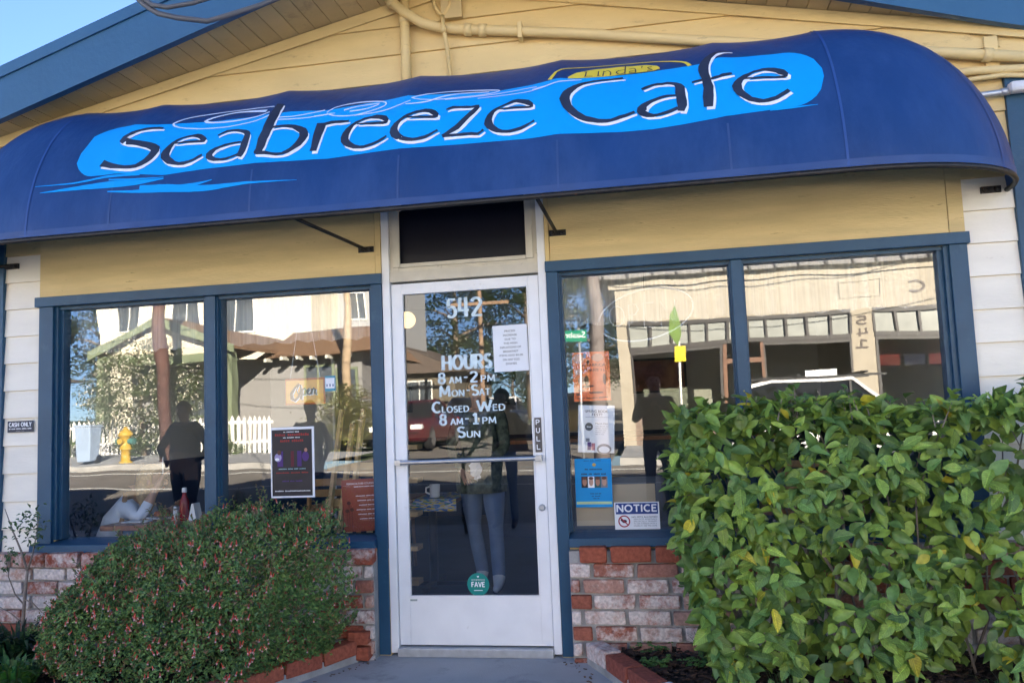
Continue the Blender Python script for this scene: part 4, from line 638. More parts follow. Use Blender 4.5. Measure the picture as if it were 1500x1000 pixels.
def flower_mesh(seed):
    r_ = random.Random(seed); mb = MB(); l = r_.uniform(0.026, 0.034); n = 6; prof = [(0.0022, 0), (0.0030, -l * .35), (0.0048, -l * .75)]
    mb.lathe(prof, (0, 0, 0), n); mb.cur = 1
    for k in range(4):
        a = k * math.pi / 2 + 0.4; u = Vector((math.cos(a), math.sin(a), 0)); v = Vector((-u.y, u.x, 0)); b = Vector((0, 0, -l * .72))
        mb.add([b + u * 0.004 - v * 0.003, b + u * 0.004 + v * 0.003, b + u * 0.0075 + v * 0.002 + Vector((0, 0, -l * .32)), b + u * 0.0075 - v * 0.002 + Vector((0, 0, -l * .32))], [(0, 1, 2, 3)])
    me = mb.mesh('flower', [mat('flower_red', (0.58, 0.075, 0.045), 0.5, 0.2, 30, rnd=0.25), mat('flower_tip', (0.72, 0.40, 0.36), 0.5, 0.15, 30)]); return me
FL = [flower_mesh(i) for i in range(4)]; k = 0
while k < 290:
    x = rr.uniform(-2.5, -0.56); s = rr.random() ** 0.9
    if x > -1.0 and rr.random() < 0.35: continue
    c, nrm = shrub_pt(x, s, -0.012)
    for q in range(rr.choice([1, 1, 2, 3])):
        o = bpy.data.objects.new('flower', FL[(k + q) % 4]); COL.objects.link(o); o.parent = shrub; o.location = c + off + Vector((rr.uniform(-.016, .016), rr.uniform(-.012, .004), rr.uniform(-.012, .012)))
        o.rotation_euler = (rr.uniform(-.7, .2), rr.uniform(-.5, .5), rr.uniform(0, 6)); sc_ = rr.uniform(0.7, 1.05); o.scale = (sc_,) * 3; k += 1
mb = MB(); tips = []
for i in range(750):                                    # the smaller, half-hidden flowers
    x = rr.uniform(-2.5, -0.56); c, nrm = shrub_pt(x, rr.random(), 0.004); b = c + off; d = Vector((rr.uniform(-.4, .4), rr.uniform(-.5, 0), -1)).normalized(); s = d.orthogonal().normalized(); l = rr.uniform(.016, .024); t = rr.uniform(.7, 1.2)
    mb.add([b - s * .002, b + s * .002, b + d * l + s * .004, b + d * l - s * .004], [(0, 1, 2, 3)]); tips.append((.58 * t, .10 * t, .055 * t)); e_ = b + d * l
    mb.add([e_ - s * .004, e_ + s * .004, e_ + d * .007 + s * .005, e_ + d * .007 - s * .005], [(0, 1, 2, 3)]); tips.append((.7, .42, .38))
finish_leaves(mb, tips, 'small_flowers', shrub, LEAFA, 'stuff')
# --- broad-leaved hedge under the right window
hedge = empty('hedge', (2.05, -0.45, 0.0), 'broad-leaved green hedge in front of the right shop window', 'hedge'); off = Vector((-2.05, 0.45, 0.0))
def hedge_leaf(seed):
    r_ = random.Random(seed); n = 6; V = []; F = []; droop = r_.uniform(0.06, 0.55); fold = r_.uniform(0.02, 0.6); wd = r_.uniform(0.44, 0.66)
    for i in range(n + 1):
        t = i / n; w_ = wd * (math.sin(math.pi * min(t * 0.96 + 0.02, 1)) ** 0.8) * (1.0 - 0.35 * t) * 0.62; zc = -droop * t * t
        wav = 0.035 * math.sin(t * 9 + seed * 1.7)
        V += [(t, w_, zc + fold * w_ + wav), (t, w_ * 0.5, zc + fold * w_ * 0.40), (t, 0, zc), (t, -w_ * 0.5, zc + fold * w_ * 0.40), (t, -w_, zc + fold * w_ - wav)]
    for i in range(n):
        for k in range(4): F.append((5 * i + k, 5 * i + k + 1, 5 * i + 6 + k, 5 * i + 5 + k))
    return V, F
HLV = [hedge_leaf(i) for i in range(9)]; HLM = []
for V, F in HLV: q = MB(); q.add(V, F); HLM.append(q.mesh('leaf', LEAFO, True))
HT = [(1.06, 1.02), (1.12, 1.13), (1.19, 1.28), (1.4, 1.30), (1.57, 1.32), (1.9, 1.34), (2.2, 1.28), (2.52, 1.26), (2.64, 1.31), (2.8, 1.34), (3.2, 1.36)]
rr = random.Random(21); leaves = []
def hedge_tone():
    q = rr.random(); k = rr.uniform(0.55, 1.3)
    if q < 0.012: t = (0.60, 0.52, 0.05)
    elif q < 0.15: t = (0.32, 0.44, 0.075)
    elif q < 0.55: t = (0.25, 0.37, 0.068)
    else: t = (0.155, 0.27, 0.070)
    return tuple(v * k for v in t)
tries = 0
while len(leaves) < 3900:
    x = rr.uniform(1.18, 3.25); zt = interp(HT, x) + 0.10 * mnoise.noise(Vector((x * 5, 1, 1))) - 0.02; u = rr.random()
    if u < 0.72:      # front
        z = rr.uniform(0.06, zt); y = -0.70 - 0.07 * mnoise.noise(Vector((x * 4, z * 4, 2))) + abs(rr.gauss(0, 0.09)) + (0.10 if z > zt - 0.12 else 0) ; nrm = Vector((0, -1, 0.35))
    elif u < 0.90:    # top
        z = zt + rr.uniform(-0.06, 0.02); y = rr.uniform(-0.66, -0.16); nrm = Vector((0, -0.4, 1))
    else:             # left end
        x = 1.20 + abs(rr.gauss(0, 0.06)); z = rr.uniform(0.25, interp(HT, x)); y = rr.uniform(-0.66, -0.15); nrm = Vector((-1, -0.3, 0.3))
    if z < 0.62: x = max(x, 1.20 + (0.62 - z) * 0.28)
    if z < 0.12 and rr.random() < 0.5: continue
    # gaps where branches show
    gap = mnoise.noise(Vector((x * 3.1, z * 3.1, 9.0)))
    if gap > 0.22 and u < 0.72 and y < -0.5: y += 0.22
    d = Vector((rr.uniform(-1, 1), -0.30 + rr.uniform(-.5, .4), -0.28 + rr.uniform(-.9, .9))) + nrm * 0.12
    if z > zt - 0.1: d.z += 0.55
    l = 0.036 + 0.072 * rr.random() ** 0.75; leaves.append((Vector((x, y, z)), d.normalized(), (nrm.normalized() + Vector((rr.uniform(-.75, .75), rr.uniform(-.6, .3), rr.uniform(-.2, .9)))).normalized(), l, hedge_tone()))
sprigs = MB()
for i in range(70):                                     # loose sprigs above the top and out of the left end
    if i < 48: x = rr.uniform(1.25, 3.2); c = Vector((x, rr.uniform(-.66, -.25), interp(HT, x) - .06)); d = Vector((rr.uniform(-.4, .4), rr.uniform(-.3, .2), 1)).normalized()
    else: c = Vector((1.24, rr.uniform(-.66, -.3), rr.uniform(.45, 1.15))); d = Vector((-1, rr.uniform(-.6, .2), rr.uniform(-.3, .6))).normalized()
    L = rr.uniform(.06, .17) if i < 48 else rr.uniform(.04, .10); sprigs.tube([c + off, c + d * L * .6 + off, c + d * L + off], [.003, .0025, .0015], 5)
    for k in range(rr.choice([3, 4, 5, 6])):
        a = rr.uniform(0, 6.3); dd = (Vector((math.cos(a), math.sin(a), rr.uniform(-.2, .8))) + d * .3).normalized(); leaves.append((c + d * L * rr.uniform(.35, 1), dd, Vector((rr.uniform(-.4, .4), -.5, 1)).normalized(), rr.uniform(.04, .085), hedge_tone()))
sprigs.build('sprigs', mat('twig_grey', (0.22, 0.18, 0.15), 0.85, 0.25, 30, 0.001, 120), hedge)['kind'] = 'stuff'
leaves.sort(key=lambda t: (t[0].y - 0.8 * t[3]) + (0.4 if t[0].x > 2.95 else 0))
def frame(d, nrm):
    s = nrm.cross(d); s = s.normalized() if s.length > 1e-4 else d.orthogonal().normalized(); n = d.cross(s); return Matrix((d, s, n)).transposed()
mb = MB(); tones = []
for i, (c, d, nrm, l, t) in enumerate(leaves):
    rot = frame(d, nrm)
    if i < 295:
        o = bpy.data.objects.new('leaf', HLM[i % 9]); COL.objects.link(o); o.parent = hedge; o.color = (*t, 1)
        o.matrix_basis = Matrix.Translation(c + off) @ rot.to_4x4() @ Matrix.Scale(l, 4)
    else:
        V, F = HLV[i % 9]; mb.add([rot @ (Vector(v) * l) + c + off for v in V], F); tones += [t] * len(F)
fo = finish_leaves(mb, tones, 'foliage', hedge, LEAFA, 'stuff'); fo.data.polygons.foreach_set('use_smooth', [True] * len(fo.data.polygons))
TW = mat('twig_grey', (0.22, 0.18, 0.15), 0.85, 0.25, 30, 0.001, 120)
for i in range(40):
    x0 = rr.uniform(1.35, 3.1); base_p = Vector((x0, -0.36 + rr.uniform(-.1, .1), 0.0)); x1 = min(max(x0 + rr.uniform(-.6, .6), 1.2), 3.2); top = Vector((x1, rr.uniform(-.60, -.2), interp(HT, x1) + rr.uniform(-0.35, 0.05)))
    pts = [base_p + off]
    for k in range(1, 5): q = base_p.lerp(top, k / 4); pts.append(q + Vector((rr.uniform(-.09, .09), rr.uniform(-.05, .08), 0)) * (1 if k < 4 else 0) + off)
    thick = i < 9; MB().tube(pts, [0.016, 0.013, 0.009, 0.006, 0.003] if thick else [0.007, 0.006, 0.005, 0.0035, 0.002], 6).build('stem', TW, hedge, True)
# --- sapling, weeds and low plants
mb = MB()
for i in range(60):
    sd = rr.choice([-1, 1]); y = rr.uniform(-.75, -.12); x = sd * (0.60 + max(-y - .13, 0) * .5 - abs(rr.gauss(0, .05))); l = rr.uniform(.006, .022); a = rr.uniform(0, 6.3); c = Vector((x, y, -.030)); d = Vector((math.cos(a), math.sin(a), rr.uniform(-.1, .3))) * l; mb.bar(c - d / 2, c + d / 2, l * .5, .002)
tag(mb.build('leaf_litter', mat('litter', (.16, .10, .06), .9, .5, 30)), 'small bits of leaf litter along the edges of the walkway', kind='stuff')
sap = empty('sapling', (-2.8, -0.2, 0.0), 'thin bare-stemmed sapling with a few leaves at the left corner', 'sapling')
mb = MB(); mb.tube([(0, 0, 0), (0.0, 0.0, 0.22), (0.01, 0, 0.36), (0.025, 0, 0.50)], [0.012, 0.011, 0.010, 0.008], 7); mb.tube([(0.025, 0, 0.50), (-0.03, 0.01, 0.62), (-0.08, 0, 0.74), (-0.14, 0, 0.88)], [0.007, 0.006, 0.004, 0.002], 6); mb.tube([(0.025, 0, 0.50), (0.06, 0, 0.60), (0.085, 0, 0.72), (0.10, 0, 0.84)], [0.006, 0.005, 0.003, 0.002], 6)
mb.tube([(0.0, 0, 0.30), (-0.06, 0, 0.36), (-0.10, -0.01, 0.47), (-0.09, 0, 0.6)], [0.005, 0.004, 0.003, 0.002], 6); mb.tube([(0, 0, 0.33), (0.06, 0.0, 0.31), (0.13, 0, 0.25)], [0.005, 0.004, 0.002], 6); mb.tube([(0, 0, 0.18), (-0.08, 0, 0.24), (-0.2, 0, 0.30)], [0.005, 0.003, 0.002], 6)
mb.build('trunk', TW, sap, True); mb = MB(); tones = []
for i in range(150):
    q = rr.choice([(0.03, 0.78), (0.02, 0.82), (-0.04, 0.74), (0.07, 0.70), (-0.09, 0.60), (-0.15, 0.55), (0.09, 0.80)]); c = Vector((q[0] + rr.gauss(0, .035), rr.gauss(0, .03), q[1] + rr.gauss(0, .04))); t = rr.uniform(.7, 1.3)
    tri_leaf(mb, tones, c, Vector((rr.uniform(-1, 1), rr.uniform(-1, .3), rr.uniform(-.8, .8))), Vector((0, -.5, 1)), rr.uniform(.025, .045), .018, (0.075 * t, 0.13 * t, 0.045 * t))
finish_leaves(mb, tones, 'crown', sap, LEAFA, 'stuff')
def tuft(name, label, cat, loc, n, h, spread, wd, tone, group=None):
    e = empty(name, loc, label, cat, group); mb = MB(); tones = []
    for i in range(n):
        a = rr.uniform(0, 6.3); r0 = rr.random() ** .5 * spread * .45; b = Vector((math.cos(a) * r0, math.sin(a) * r0 * .7, 0)); lean = Vector((math.cos(a), math.sin(a), 0)) * rr.uniform(.1, 1) * spread; hh = h * rr.uniform(.5, 1); s = Vector((-math.sin(a), math.cos(a), 0)) * wd / 2
        t = tuple(v * rr.uniform(.7, 1.35) for v in tone); m1 = b + lean * .4 + Vector((0, 0, hh * .7)); m2 = b + lean + Vector((0, 0, hh * rr.uniform(.6, 1)))
        mb.add([b - s, b + s, m1 + s, m1 - s, m2], [(0, 1, 2, 3), (3, 2, 4)]); tones += [t, t]
    finish_leaves(mb, tones, 'blades', e, LEAFA, 'stuff'); return e
tuft('grass_clump', 'bright green strap-leaved clump at the lower left corner', 'plant', (-2.36, -0.78, 0.0), 170, 0.20, 0.24, 0.016, (0.07, 0.16, 0.035))
tuft('grass_clump', 'darker leafy clump behind the bright strap-leaved plant', 'plant', (-2.62, -0.42, 0.0), 230, 0.30, 0.30, 0.020, (0.022, 0.055, 0.026))
tuft('grass_clump', 'pair of tall pale blades standing beside the flowering shrub', 'plant', (-2.36, -0.42, 0.10), 5, 0.30, 0.05, 0.022, (0.12, 0.22, 0.06))
tuft('grass_clump', 'small grass tuft against the bricks at the left end of the hedge', 'plant', (1.27, -0.18, 0.0), 40, 0.20, 0.07, 0.007, (0.09, 0.15, 0.06))
tuft('grass_clump', 'thin grass blades under the middle of the hedge', 'plant', (1.62, -0.62, 0.0), 30, 0.16, 0.12, 0.005, (0.08, 0.14, 0.05))
tuft('grass_clump', 'thin grass blades under the right part of the hedge', 'plant', (2.55, -0.66, 0.0), 30, 0.14, 0.14, 0.005, (0.08, 0.14, 0.05))
def clover(label, loc, n, sp):
    e = empty('clover_patch', loc, label, 'weed', 'clover in the right bed'); mb = MB(); tones = []
    for i in range(n):
        c = Vector((rr.gauss(0, sp), rr.gauss(0, sp * .6), rr.uniform(.012, .055))); t = rr.uniform(.75, 1.3); a0 = rr.uniform(0, 2)
        for k in range(3):
            a = a0 + k * 2.1; tri_leaf(mb, tones, c, Vector((math.cos(a), math.sin(a), .15)), Vector((0, -.3, 1)), .017, .017, (.10 * t, .21 * t, .05 * t))
    finish_leaves(mb, tones, 'leaves', e, LEAFA, 'stuff'); return e
clover('clover patch growing tight against the brick base', (1.02, -0.13, 0.02), 60, .055)
clover('clover patch in the mulch nearest the brick edging', (1.02, -0.38, 0.02), 75, .04)
clover('loose clover sprigs in the mulch left of the hedge stems', (1.22, -0.36, 0.02), 45, .04)
fl = empty('dry_leaf', (1.66, -0.72, 0.04), 'fallen brown leaf lying on the mulch under the hedge', 'leaf'); q = MB(); V, F = HLV[0]; q.add([Vector(v) * 0.05 for v in V], F); q.build('blade', mat('dry_leaf', (0.28, 0.14, 0.07), 0.7, 0.2, 30), fl, True)
# ================================================================== the street opposite (seen in the shop glass)
def grid(name, xs, ys, m, dz=0.0):
    mb = MB(); n = len(ys); V = [(x, y, zg(x, y) + dz) for x in xs for y in ys]
    mb.add(V, [(i * n + j, (i + 1) * n + j, (i + 1) * n + j + 1, i * n + j + 1) for i in range(len(xs) - 1) for j in range(n - 1)]); return tag(mb.build(name, m, smooth=True), kind='structure')
XS = [-60, -40, -25, -14, -10, -6, -3, 0.2, 3, 8, 20, 40, 60]
grid('road', XS, [-12.0, -10.3, -8.6, -7, -5.32], M['asphalt'])
grid('cross_street', [-6.0, -4, -2, 0.2], [-95, -60, -30, -18, -12.0], M['asphalt'], 0.004)
LAWN = mat('lawn', (0.055, 0.085, 0.03), 0.95, 0.4, 3, 0.01, 40)
grid('ground', [-400, -120, -60, -25, -14, -6, 0.2, 8, 20, 60, 120, 400], [-500, -200, -95, -60, -30, -14.6], LAWN, -0.03)
for nm, xs in (('far_sidewalk', [-60, -40, -25, -14, -10, -6.2]), ('far_sidewalk', [0.4, 3, 8, 20, 40, 60])):
    s = grid(nm, xs, [-16.0, -14.0, -12.05], M['concrete'], 0.12)
    mb = MB()
    for a, b in zip(xs[:-1], xs[1:]): mb.hexa([(a, -12.2, zg(a, -12)), (b, -12.2, zg(b, -12)), (b, -12.03, zg(b, -12)), (a, -12.03, zg(a, -12)), (a, -12.2, zg(a, -12) + .126), (b, -12.2, zg(b, -12) + .126), (b, -12.03, zg(b, -12) + .126), (a, -12.03, zg(a, -12) + .126)])
    tag(mb.build('kerb', mat('kerb_concrete', (0.34, 0.33, 0.31), 0.9, 0.15, 4)), kind='structure')
LINE = mat('road_paint', (0.70, 0.70, 0.66), 0.7, 0.15, 9)
for y in (-9.7, -11.5):
    mb = MB()
    for a, b in zip(XS[2:-2], XS[3:-1]): mb.add([(a, y, zg(a, y) + .006), (b, y, zg(b, y) + .006), (b, y + .13, zg(b, y + .13) + .006), (a, y + .13, zg(a, y + .13) + .006)], [(0, 1, 2, 3)])
    tag(mb.build('road_marking', LINE), kind='structure')

STUC = mat('cream_stucco', (0.38, 0.335, 0.26), 0.85, 0.08, 3, 0.003, 60); DGLS = glass_mat('far_glass', 1.5, (0.74, 0.77, 0.75), 0.0)
DARK = mat('shop_room', (0.20, 0.195, 0.175), 0.8, 0.2, 2); BRZ = mat('bronze_frame', (0.05, 0.045, 0.042), 0.45, 0.1, 8)
def win(parent, x0, x1, z0, z1, y, fm, bars=1, gm=None, dep=0.05, name='window'):
    f = MB(); t = 0.07; f.box(x0 - t, x1 + t, y - .03, y + dep, z1, z1 + t); f.box(x0 - t, x1 + t, y - .03, y + dep, z0 - t, z0); f.box(x0 - t, x0, y - .03, y + dep, z0, z1); f.box(x1, x1 + t, y - .03, y + dep, z0, z1)
    for k in range(1, bars + 1): xm = x0 + (x1 - x0) * k / (bars + 1); f.box(xm - .025, xm + .025, y - .02, y + dep - .01, z0, z1)
    o = f.build(name, fm, parent); bx('pane', gm or mat('dusk_glass', (0.06, 0.07, 0.08), 0.08, 0.3, 1.2, spec=0.7), o, x0, x1, y - 0.01, y + 0.01, z0, z1); return o
def mirror_x(o, cx):
    for v in o.data.vertices: v.co.x = 2 * cx - v.co.x
    return o
# --- the corner shop numbered 541
shop = empty('corner_shop', (6, -16, 0), 'cream stucco corner shop numbered 541 reflected in the right window', 'building')
shop.matrix_basis = Matrix.Identity(4)
b = MB(); zt = 4.42
b.box(0.35, 0.66, -16.3, -16.0, -.2, zt); b.box(6.0, 6.6, -16.3, -16.0, -.2, zt); b.box(0.66, 6.0, -16.3, -16.0, 3.56, zt); b.box(6.6, 13, -16.3, -16.0, 3.56, zt); b.box(13, 14, -16.3, -16.0, -.2, zt)
b.box(0.35, 0.6, -27, -16.3, -.2, zt); b.box(13.8, 14, -27, -16.3, -.2, zt); b.box(0.6, 13.8, -27, -26.8, -.2, zt)
b.build('wall', STUC, shop)
b = MB(); b.box(0.66, 2.95, -16.2, -16.03, -.2, 1.18); b.build('bulkhead', mat('brown_brick_far', (0.20, 0.15, 0.12), 0.9, 0.3, 12), shop)
b = MB(); b.box(6.6, 13, -16.2, -16.03, -.2, 0.95); b.box(3.95, 6.0, -16.2, -16.03, -.2, 0.95); b.build('bulkhead', STUC, shop)
par = MB(); par.poly([(0.2, zt), (0.2, zt + .10), (3, zt + .16), (6, zt + .20), (9, zt + .20), (14.1, zt + .1), (14.1, zt)], -16.35, -15.93); par.build('coping', STUC, shop)
ro = MB(); ro.hexa([(-0.1, -15.7, 4.62), (14.3, -15.7, 4.62), (14.3, -27, 4.62), (-0.1, -27, 4.62), (0.3, -16.6, 5.5), (14.0, -16.6, 5.5), (14.0, -26, 5.5), (0.3, -26, 5.5)]); ro_o = ro.build('roof', mat('grey_metal_roof', (0.28, 0.27, 0.26), 0.5, 0.1, 4), shop)
for k in range(24): x = 0.1 + k * .6; MB().bar((x, -15.68, 4.63), (x, -16.58, 5.52), 0.05, 0.05).build('roof_seam', mat('roof_seam', (0.14, 0.14, 0.14), 0.5, 0.1, 4), ro_o)
for x0, x1, n in ((0.66, 6.0, 11), (6.6, 13.0, 12)):
    fr = MB(); fr.box(x0, x1, -16.1, -15.97, 3.46, 3.56); fr.box(x0, x1, -16.1, -15.96, 2.82, 2.94)
    for k in range(n + 1): x = x0 + (x1 - x0) * k / n; fr.box(x - .03, x + .03, -16.09, -15.98, 2.94, 3.46)
    tf_ = fr.build('transom_frame', BRZ, shop)
    for k in range(n): bx('pane', mat('frosted_pane', (0.30, 0.31, 0.28), 0.3, 0.15, 3), tf_, x0 + (x1 - x0) * k / n + .03, x0 + (x1 - x0) * (k + 1) / n - .03, -16.06, -16.04, 2.94, 3.46)
for x0, x1, zb in ((0.72, 2.9, 1.2), (3.98, 5.95, 0.97), (6.66, 12.9, 0.97)):
    f = MB(); f.box(x0 - .06, x0, -16.12, -15.98, zb, 2.82); f.box(x1, x1 + .06, -16.12, -15.98, zb, 2.82); f.box(x0, x1, -16.12, -15.98, zb - .05, zb); f.box(x0, x1, -16.12, -15.98, 2.72, 2.82); o = f.build('shop_window', BRZ, shop)
    bx('pane', DGLS, o, x0, x1, -16.06, -16.05, zb, 2.72)
f = MB(); f.box(2.97, 3.05, -16.1, -15.97, 0, 2.8); f.box(3.85, 3.93, -16.1, -15.97, 0, 2.8); f.box(3.05, 3.85, -16.1, -15.97, 2.3, 2.42); f.box(3.05, 3.85, -16.1, -15.98, 0.1, 0.4); f.build('shop_door', mat('brown_door', (0.16, 0.075, 0.04), 0.5, 0.2, 6), shop)
bx('back_room', DARK, shop, 0.6, 13.8, -20.5, -20.3, 0, 3.5); bx('shop_floor', DARK, shop, 0.6, 13.8, -20.3, -16.3, 0.1, 0.14); bx('shop_ceiling', mat('shop_ceiling', (0.3, 0.29, 0.26), 0.8, 0.1, 3), shop, 0.6, 13.8, -26.8, -16.3, 3.55, 3.6)
bx('counter', mat('pale_counter', (0.45, 0.42, 0.34), 0.6, 0.1, 3), shop, 0.9, 2.8, -18.2, -17.6, 0.14, 1.75)
bx('screen', mat('black_screen', (0.01, 0.01, 0.012), 0.2, 0.1, 3), shop, 4.3, 5.3, -17.2, -17.1, 1.7, 2.3); bx('notice', M['paper'], shop, 4.9, 5.6, -16.03, -16.02, 1.75, 2.05)
for x0, x1, m_ in ((6.75, 7.35, (0.25, 0.02, 0.02)), (7.45, 7.95, (0.02, 0.02, 0.07)), (8.05, 9.0, (0.22, 0.02, 0.03))): bx('banner', mat('banner_%d' % int(x0 * 10), m_, 0.7, 0.25, 4), shop, x0, x1, -16.9, -16.88, 2.1, 2.72)
DG = mat('sign_brown', (0.10, 0.08, 0.07), 0.6, 0.1, 5)
for k, ch in enumerate('541'): mirror_x(painted('house_number', ch, DG, shop, 6.14, 6.44, 3.14 - k * .31, 3.38 - k * .31, -15.985, 0.2, 0.9), 6.29)
for k, (ch, x) in enumerate((('C', 7.45), ('K', 8.0))): mirror_x(painted('sign_letter', ch, DG, shop, x, x + .4, 3.86, 4.14, -15.985, 0.17, 0.9), x + .2)
pq = MB(); pq.box(5.75, 6.85, -15.99, -15.975, 3.84, 3.86); pq.box(5.75, 6.85, -15.99, -15.975, 4.24, 4.26); pq.box(5.75, 5.77, -15.99, -15.975, 3.86, 4.24); pq.box(6.83, 6.85, -15.99, -15.975, 3.86, 4.24); pq.build('moulding', STUC, shop)
# --- bungalow with porch
GRN = mat('sage_trim', (0.17, 0.20, 0.12), 0.6, 0.1, 5); SHG = mat('brown_shingle', (0.22, 0.13, 0.075), 0.9, 0.3, 9, 0.01, 30); GWL = mat('cream_clapboard', (0.66, 0.58, 0.43), 0.7, 0.06, 3, 0.01, 8, stretch=(0.1, 0.1, 4))
bung = empty('bungalow', (0, 0, 0), 'cream bungalow with sage green porch and brown shingle roof reflected in the left window', 'house')
b = MB(); b.box(-16.5, -8.2, -25, -20.2, .2, 3.5); b.build('wall', mat('shaded_clapboard', (0.25, 0.24, 0.23), 0.7, 0.06, 3, 0.01, 8, stretch=(0.1, 0.1, 4)), bung)  # body wall lies in shade; that shade is put into its grey
r_ = MB(); r_.hexa([(-11.6, -19.5, 3.42), (-7.7, -19.5, 3.42), (-7.7, -25.6, 3.42), (-11.6, -25.6, 3.42), (-11.6, -22.4, 4.55), (-8.4, -22.4, 4.55), (-8.4, -22.6, 4.55), (-11.6, -22.6, 4.55)]); rfb = r_.build('roof', SHG, bung)
for sg in (-1, 1):
    MB().hexa([(-13.5, -17.2, 4.55), (-13.5 + sg * 2.45, -17.2, 3.58), (-13.5 + sg * 2.45, -25, 3.58), (-13.5, -25, 4.55), (-13.5, -17.2, 4.66), (-13.5 + sg * 2.45, -17.2, 3.69), (-13.5 + sg * 2.45, -25, 3.69), (-13.5, -25, 4.66)]).build('roof', SHG, bung)
    MB().hexa([(-13.5, -17.2, 4.42), (-13.5 + sg * 2.5, -17.2, 3.43), (-13.5 + sg * 2.5, -17.14, 3.43), (-13.5, -17.14, 4.42), (-13.5, -17.2, 4.68), (-13.5 + sg * 2.5, -17.2, 3.69), (-13.5 + sg * 2.5, -17.14, 3.69), (-13.5, -17.14, 4.68)]).build('bargeboard', GRN, bung)
    bx('porch_post', GRN, bung, -13.5 + sg * 2.15 - .13, -13.5 + sg * 2.15 + .13, -17.7, -17.38, .3, 3.55)
MB().poly([(-15.5, 3.5), (-11.5, 3.5), (-13.5, 4.4)], -17.6, -17.5).build('gable', GWL, bung); bx('porch_beam', GRN, bung, -15.8, -11.2, -17.7, -17.36, 3.22, 3.5); bx('porch_floor', M['concrete'], bung, -16.4, -11.3, -20.2, -17.3, .2, .75)
for k in range(6): bx('rafter_tail', mat('rafter_white', (0.6, 0.58, 0.5), 0.6, 0.1, 4), bung, -11.2 + k * .55, -11.1 + k * .55, -19.75, -19.3, 3.3, 3.41)
for x0, x1, z0, z1 in ((-10.1, -9.1, 1.9, 3.1), (-8.9, -8.4, 1.7, 2.95), (-14.2, -12.9, 1.6, 3.0), (-15.6, -14.9, .8, 2.9)): win(bung, x0, x1, z0, z1, -20.18, GRN, 1)
# --- two-storey house behind
two = empty('two_storey_house', (0, 0, 0), 'tall cream two-storey house behind the bungalow reflected in the left window', 'house')
b = MB(); b.box(-14, -11.0, -38, -32.5, .2, 8.4); b.build('wall', mat('pale_shaded_clapboard', (0.33, 0.33, 0.33), 0.75, 0.05, 2, 0.01, 5, stretch=(0.1, 0.1, 5)), two); b = MB(); b.box(-25, -14, -38, -29.6, .2, 9.2); b.build('wall', mat('pale_clapboard', (0.68, 0.61, 0.48), 0.75, 0.05, 2, 0.01, 5, stretch=(0.1, 0.1, 5)), two)  # narrow right wing coloured grey to stand for shade on its boards
b = MB(); b.poly([(-25.6, 9.0), (-13.4, 9.0), (-19.5, 11.6)], -38.5, -29.0); b.poly([(-14.2, 8.3), (-10.6, 8.3), (-12.4, 9.4)], -38.5, -32.0); b.build('roof', SHG, two)
PWH = mat('window_white', (0.7, 0.68, 0.62), 0.6, 0.05, 4)
for x0, x1, z0, z1, y in ((-20.9, -19.6, 6.0, 7.6, -29.58), (-18.6, -16.9, 5.6, 7.4, -29.58), (-13.3, -12.5, 6.1, 7.5, -32.48), (-12.1, -11.4, 5.4, 7.2, -32.48), (-23.9, -22.8, 6.0, 7.6, -29.58), (-17.8, -16.4, 2.4, 4.0, -29.58)): win(two, x0, x1, z0, z1, y, PWH, 1)
# --- dark house and others along the cross street
def plain_house(label, x0, x1, yf, yb, zt, ridge, wm, wins, ry=True):
    h = empty('house', (0, 0, 0), label, 'house'); MB().box(x0, x1, yb, yf, .1, zt).build('wall', wm, h)
    xm = (x0 + x1) / 2; MB().poly([(x0 - .6, zt - .1), (x1 + .6, zt - .1), (xm, ridge)], yb - .5, yf + .6).build('roof', mat('dark_shingle', (0.10, 0.075, 0.06), 0.9, 0.3, 8), h)
    for a in wins: win(h, *a, yf + .02, PWH, 1)
    return h
plain_house('brown house with low dark roof beside the cross street', -15.5, -8.2, -33, -42, 3.5, 5.2, mat('tan_wall', (0.12, 0.10, 0.07), 0.8, 0.1, 3), [(-13.5, -12.3, 1.8, 3.0), (-10.6, -9.4, 1.8, 3.0)])
plain_house('pale grey house far along the cross street behind the pole', 1.5, 9, -40, -50, 3.6, 5.6, mat('grey_wall', (0.5, 0.5, 0.48), 0.8, 0.1, 3), [(2.2, 3.4, 1.9, 3.1)])
plain_house('white house at the far end of the cross street', -8, 2, -92, -100, 4.6, 7.0, mat('far_wall', (0.22, 0.20, 0.17), 0.8, 0.1, 3), [(-6, -4.6, 2, 3.4), (-1.8, -.4, 2, 3.4)])
plain_house('low beige house at the far left of the street', -44, -30, -24, -34, 4.0, 6.0, mat('beige_wall', (0.5, 0.44, 0.34), 0.8, 0.1, 3), [(-34, -32, 1.8, 3.1), (-40, -38, 1.8, 3.1)])
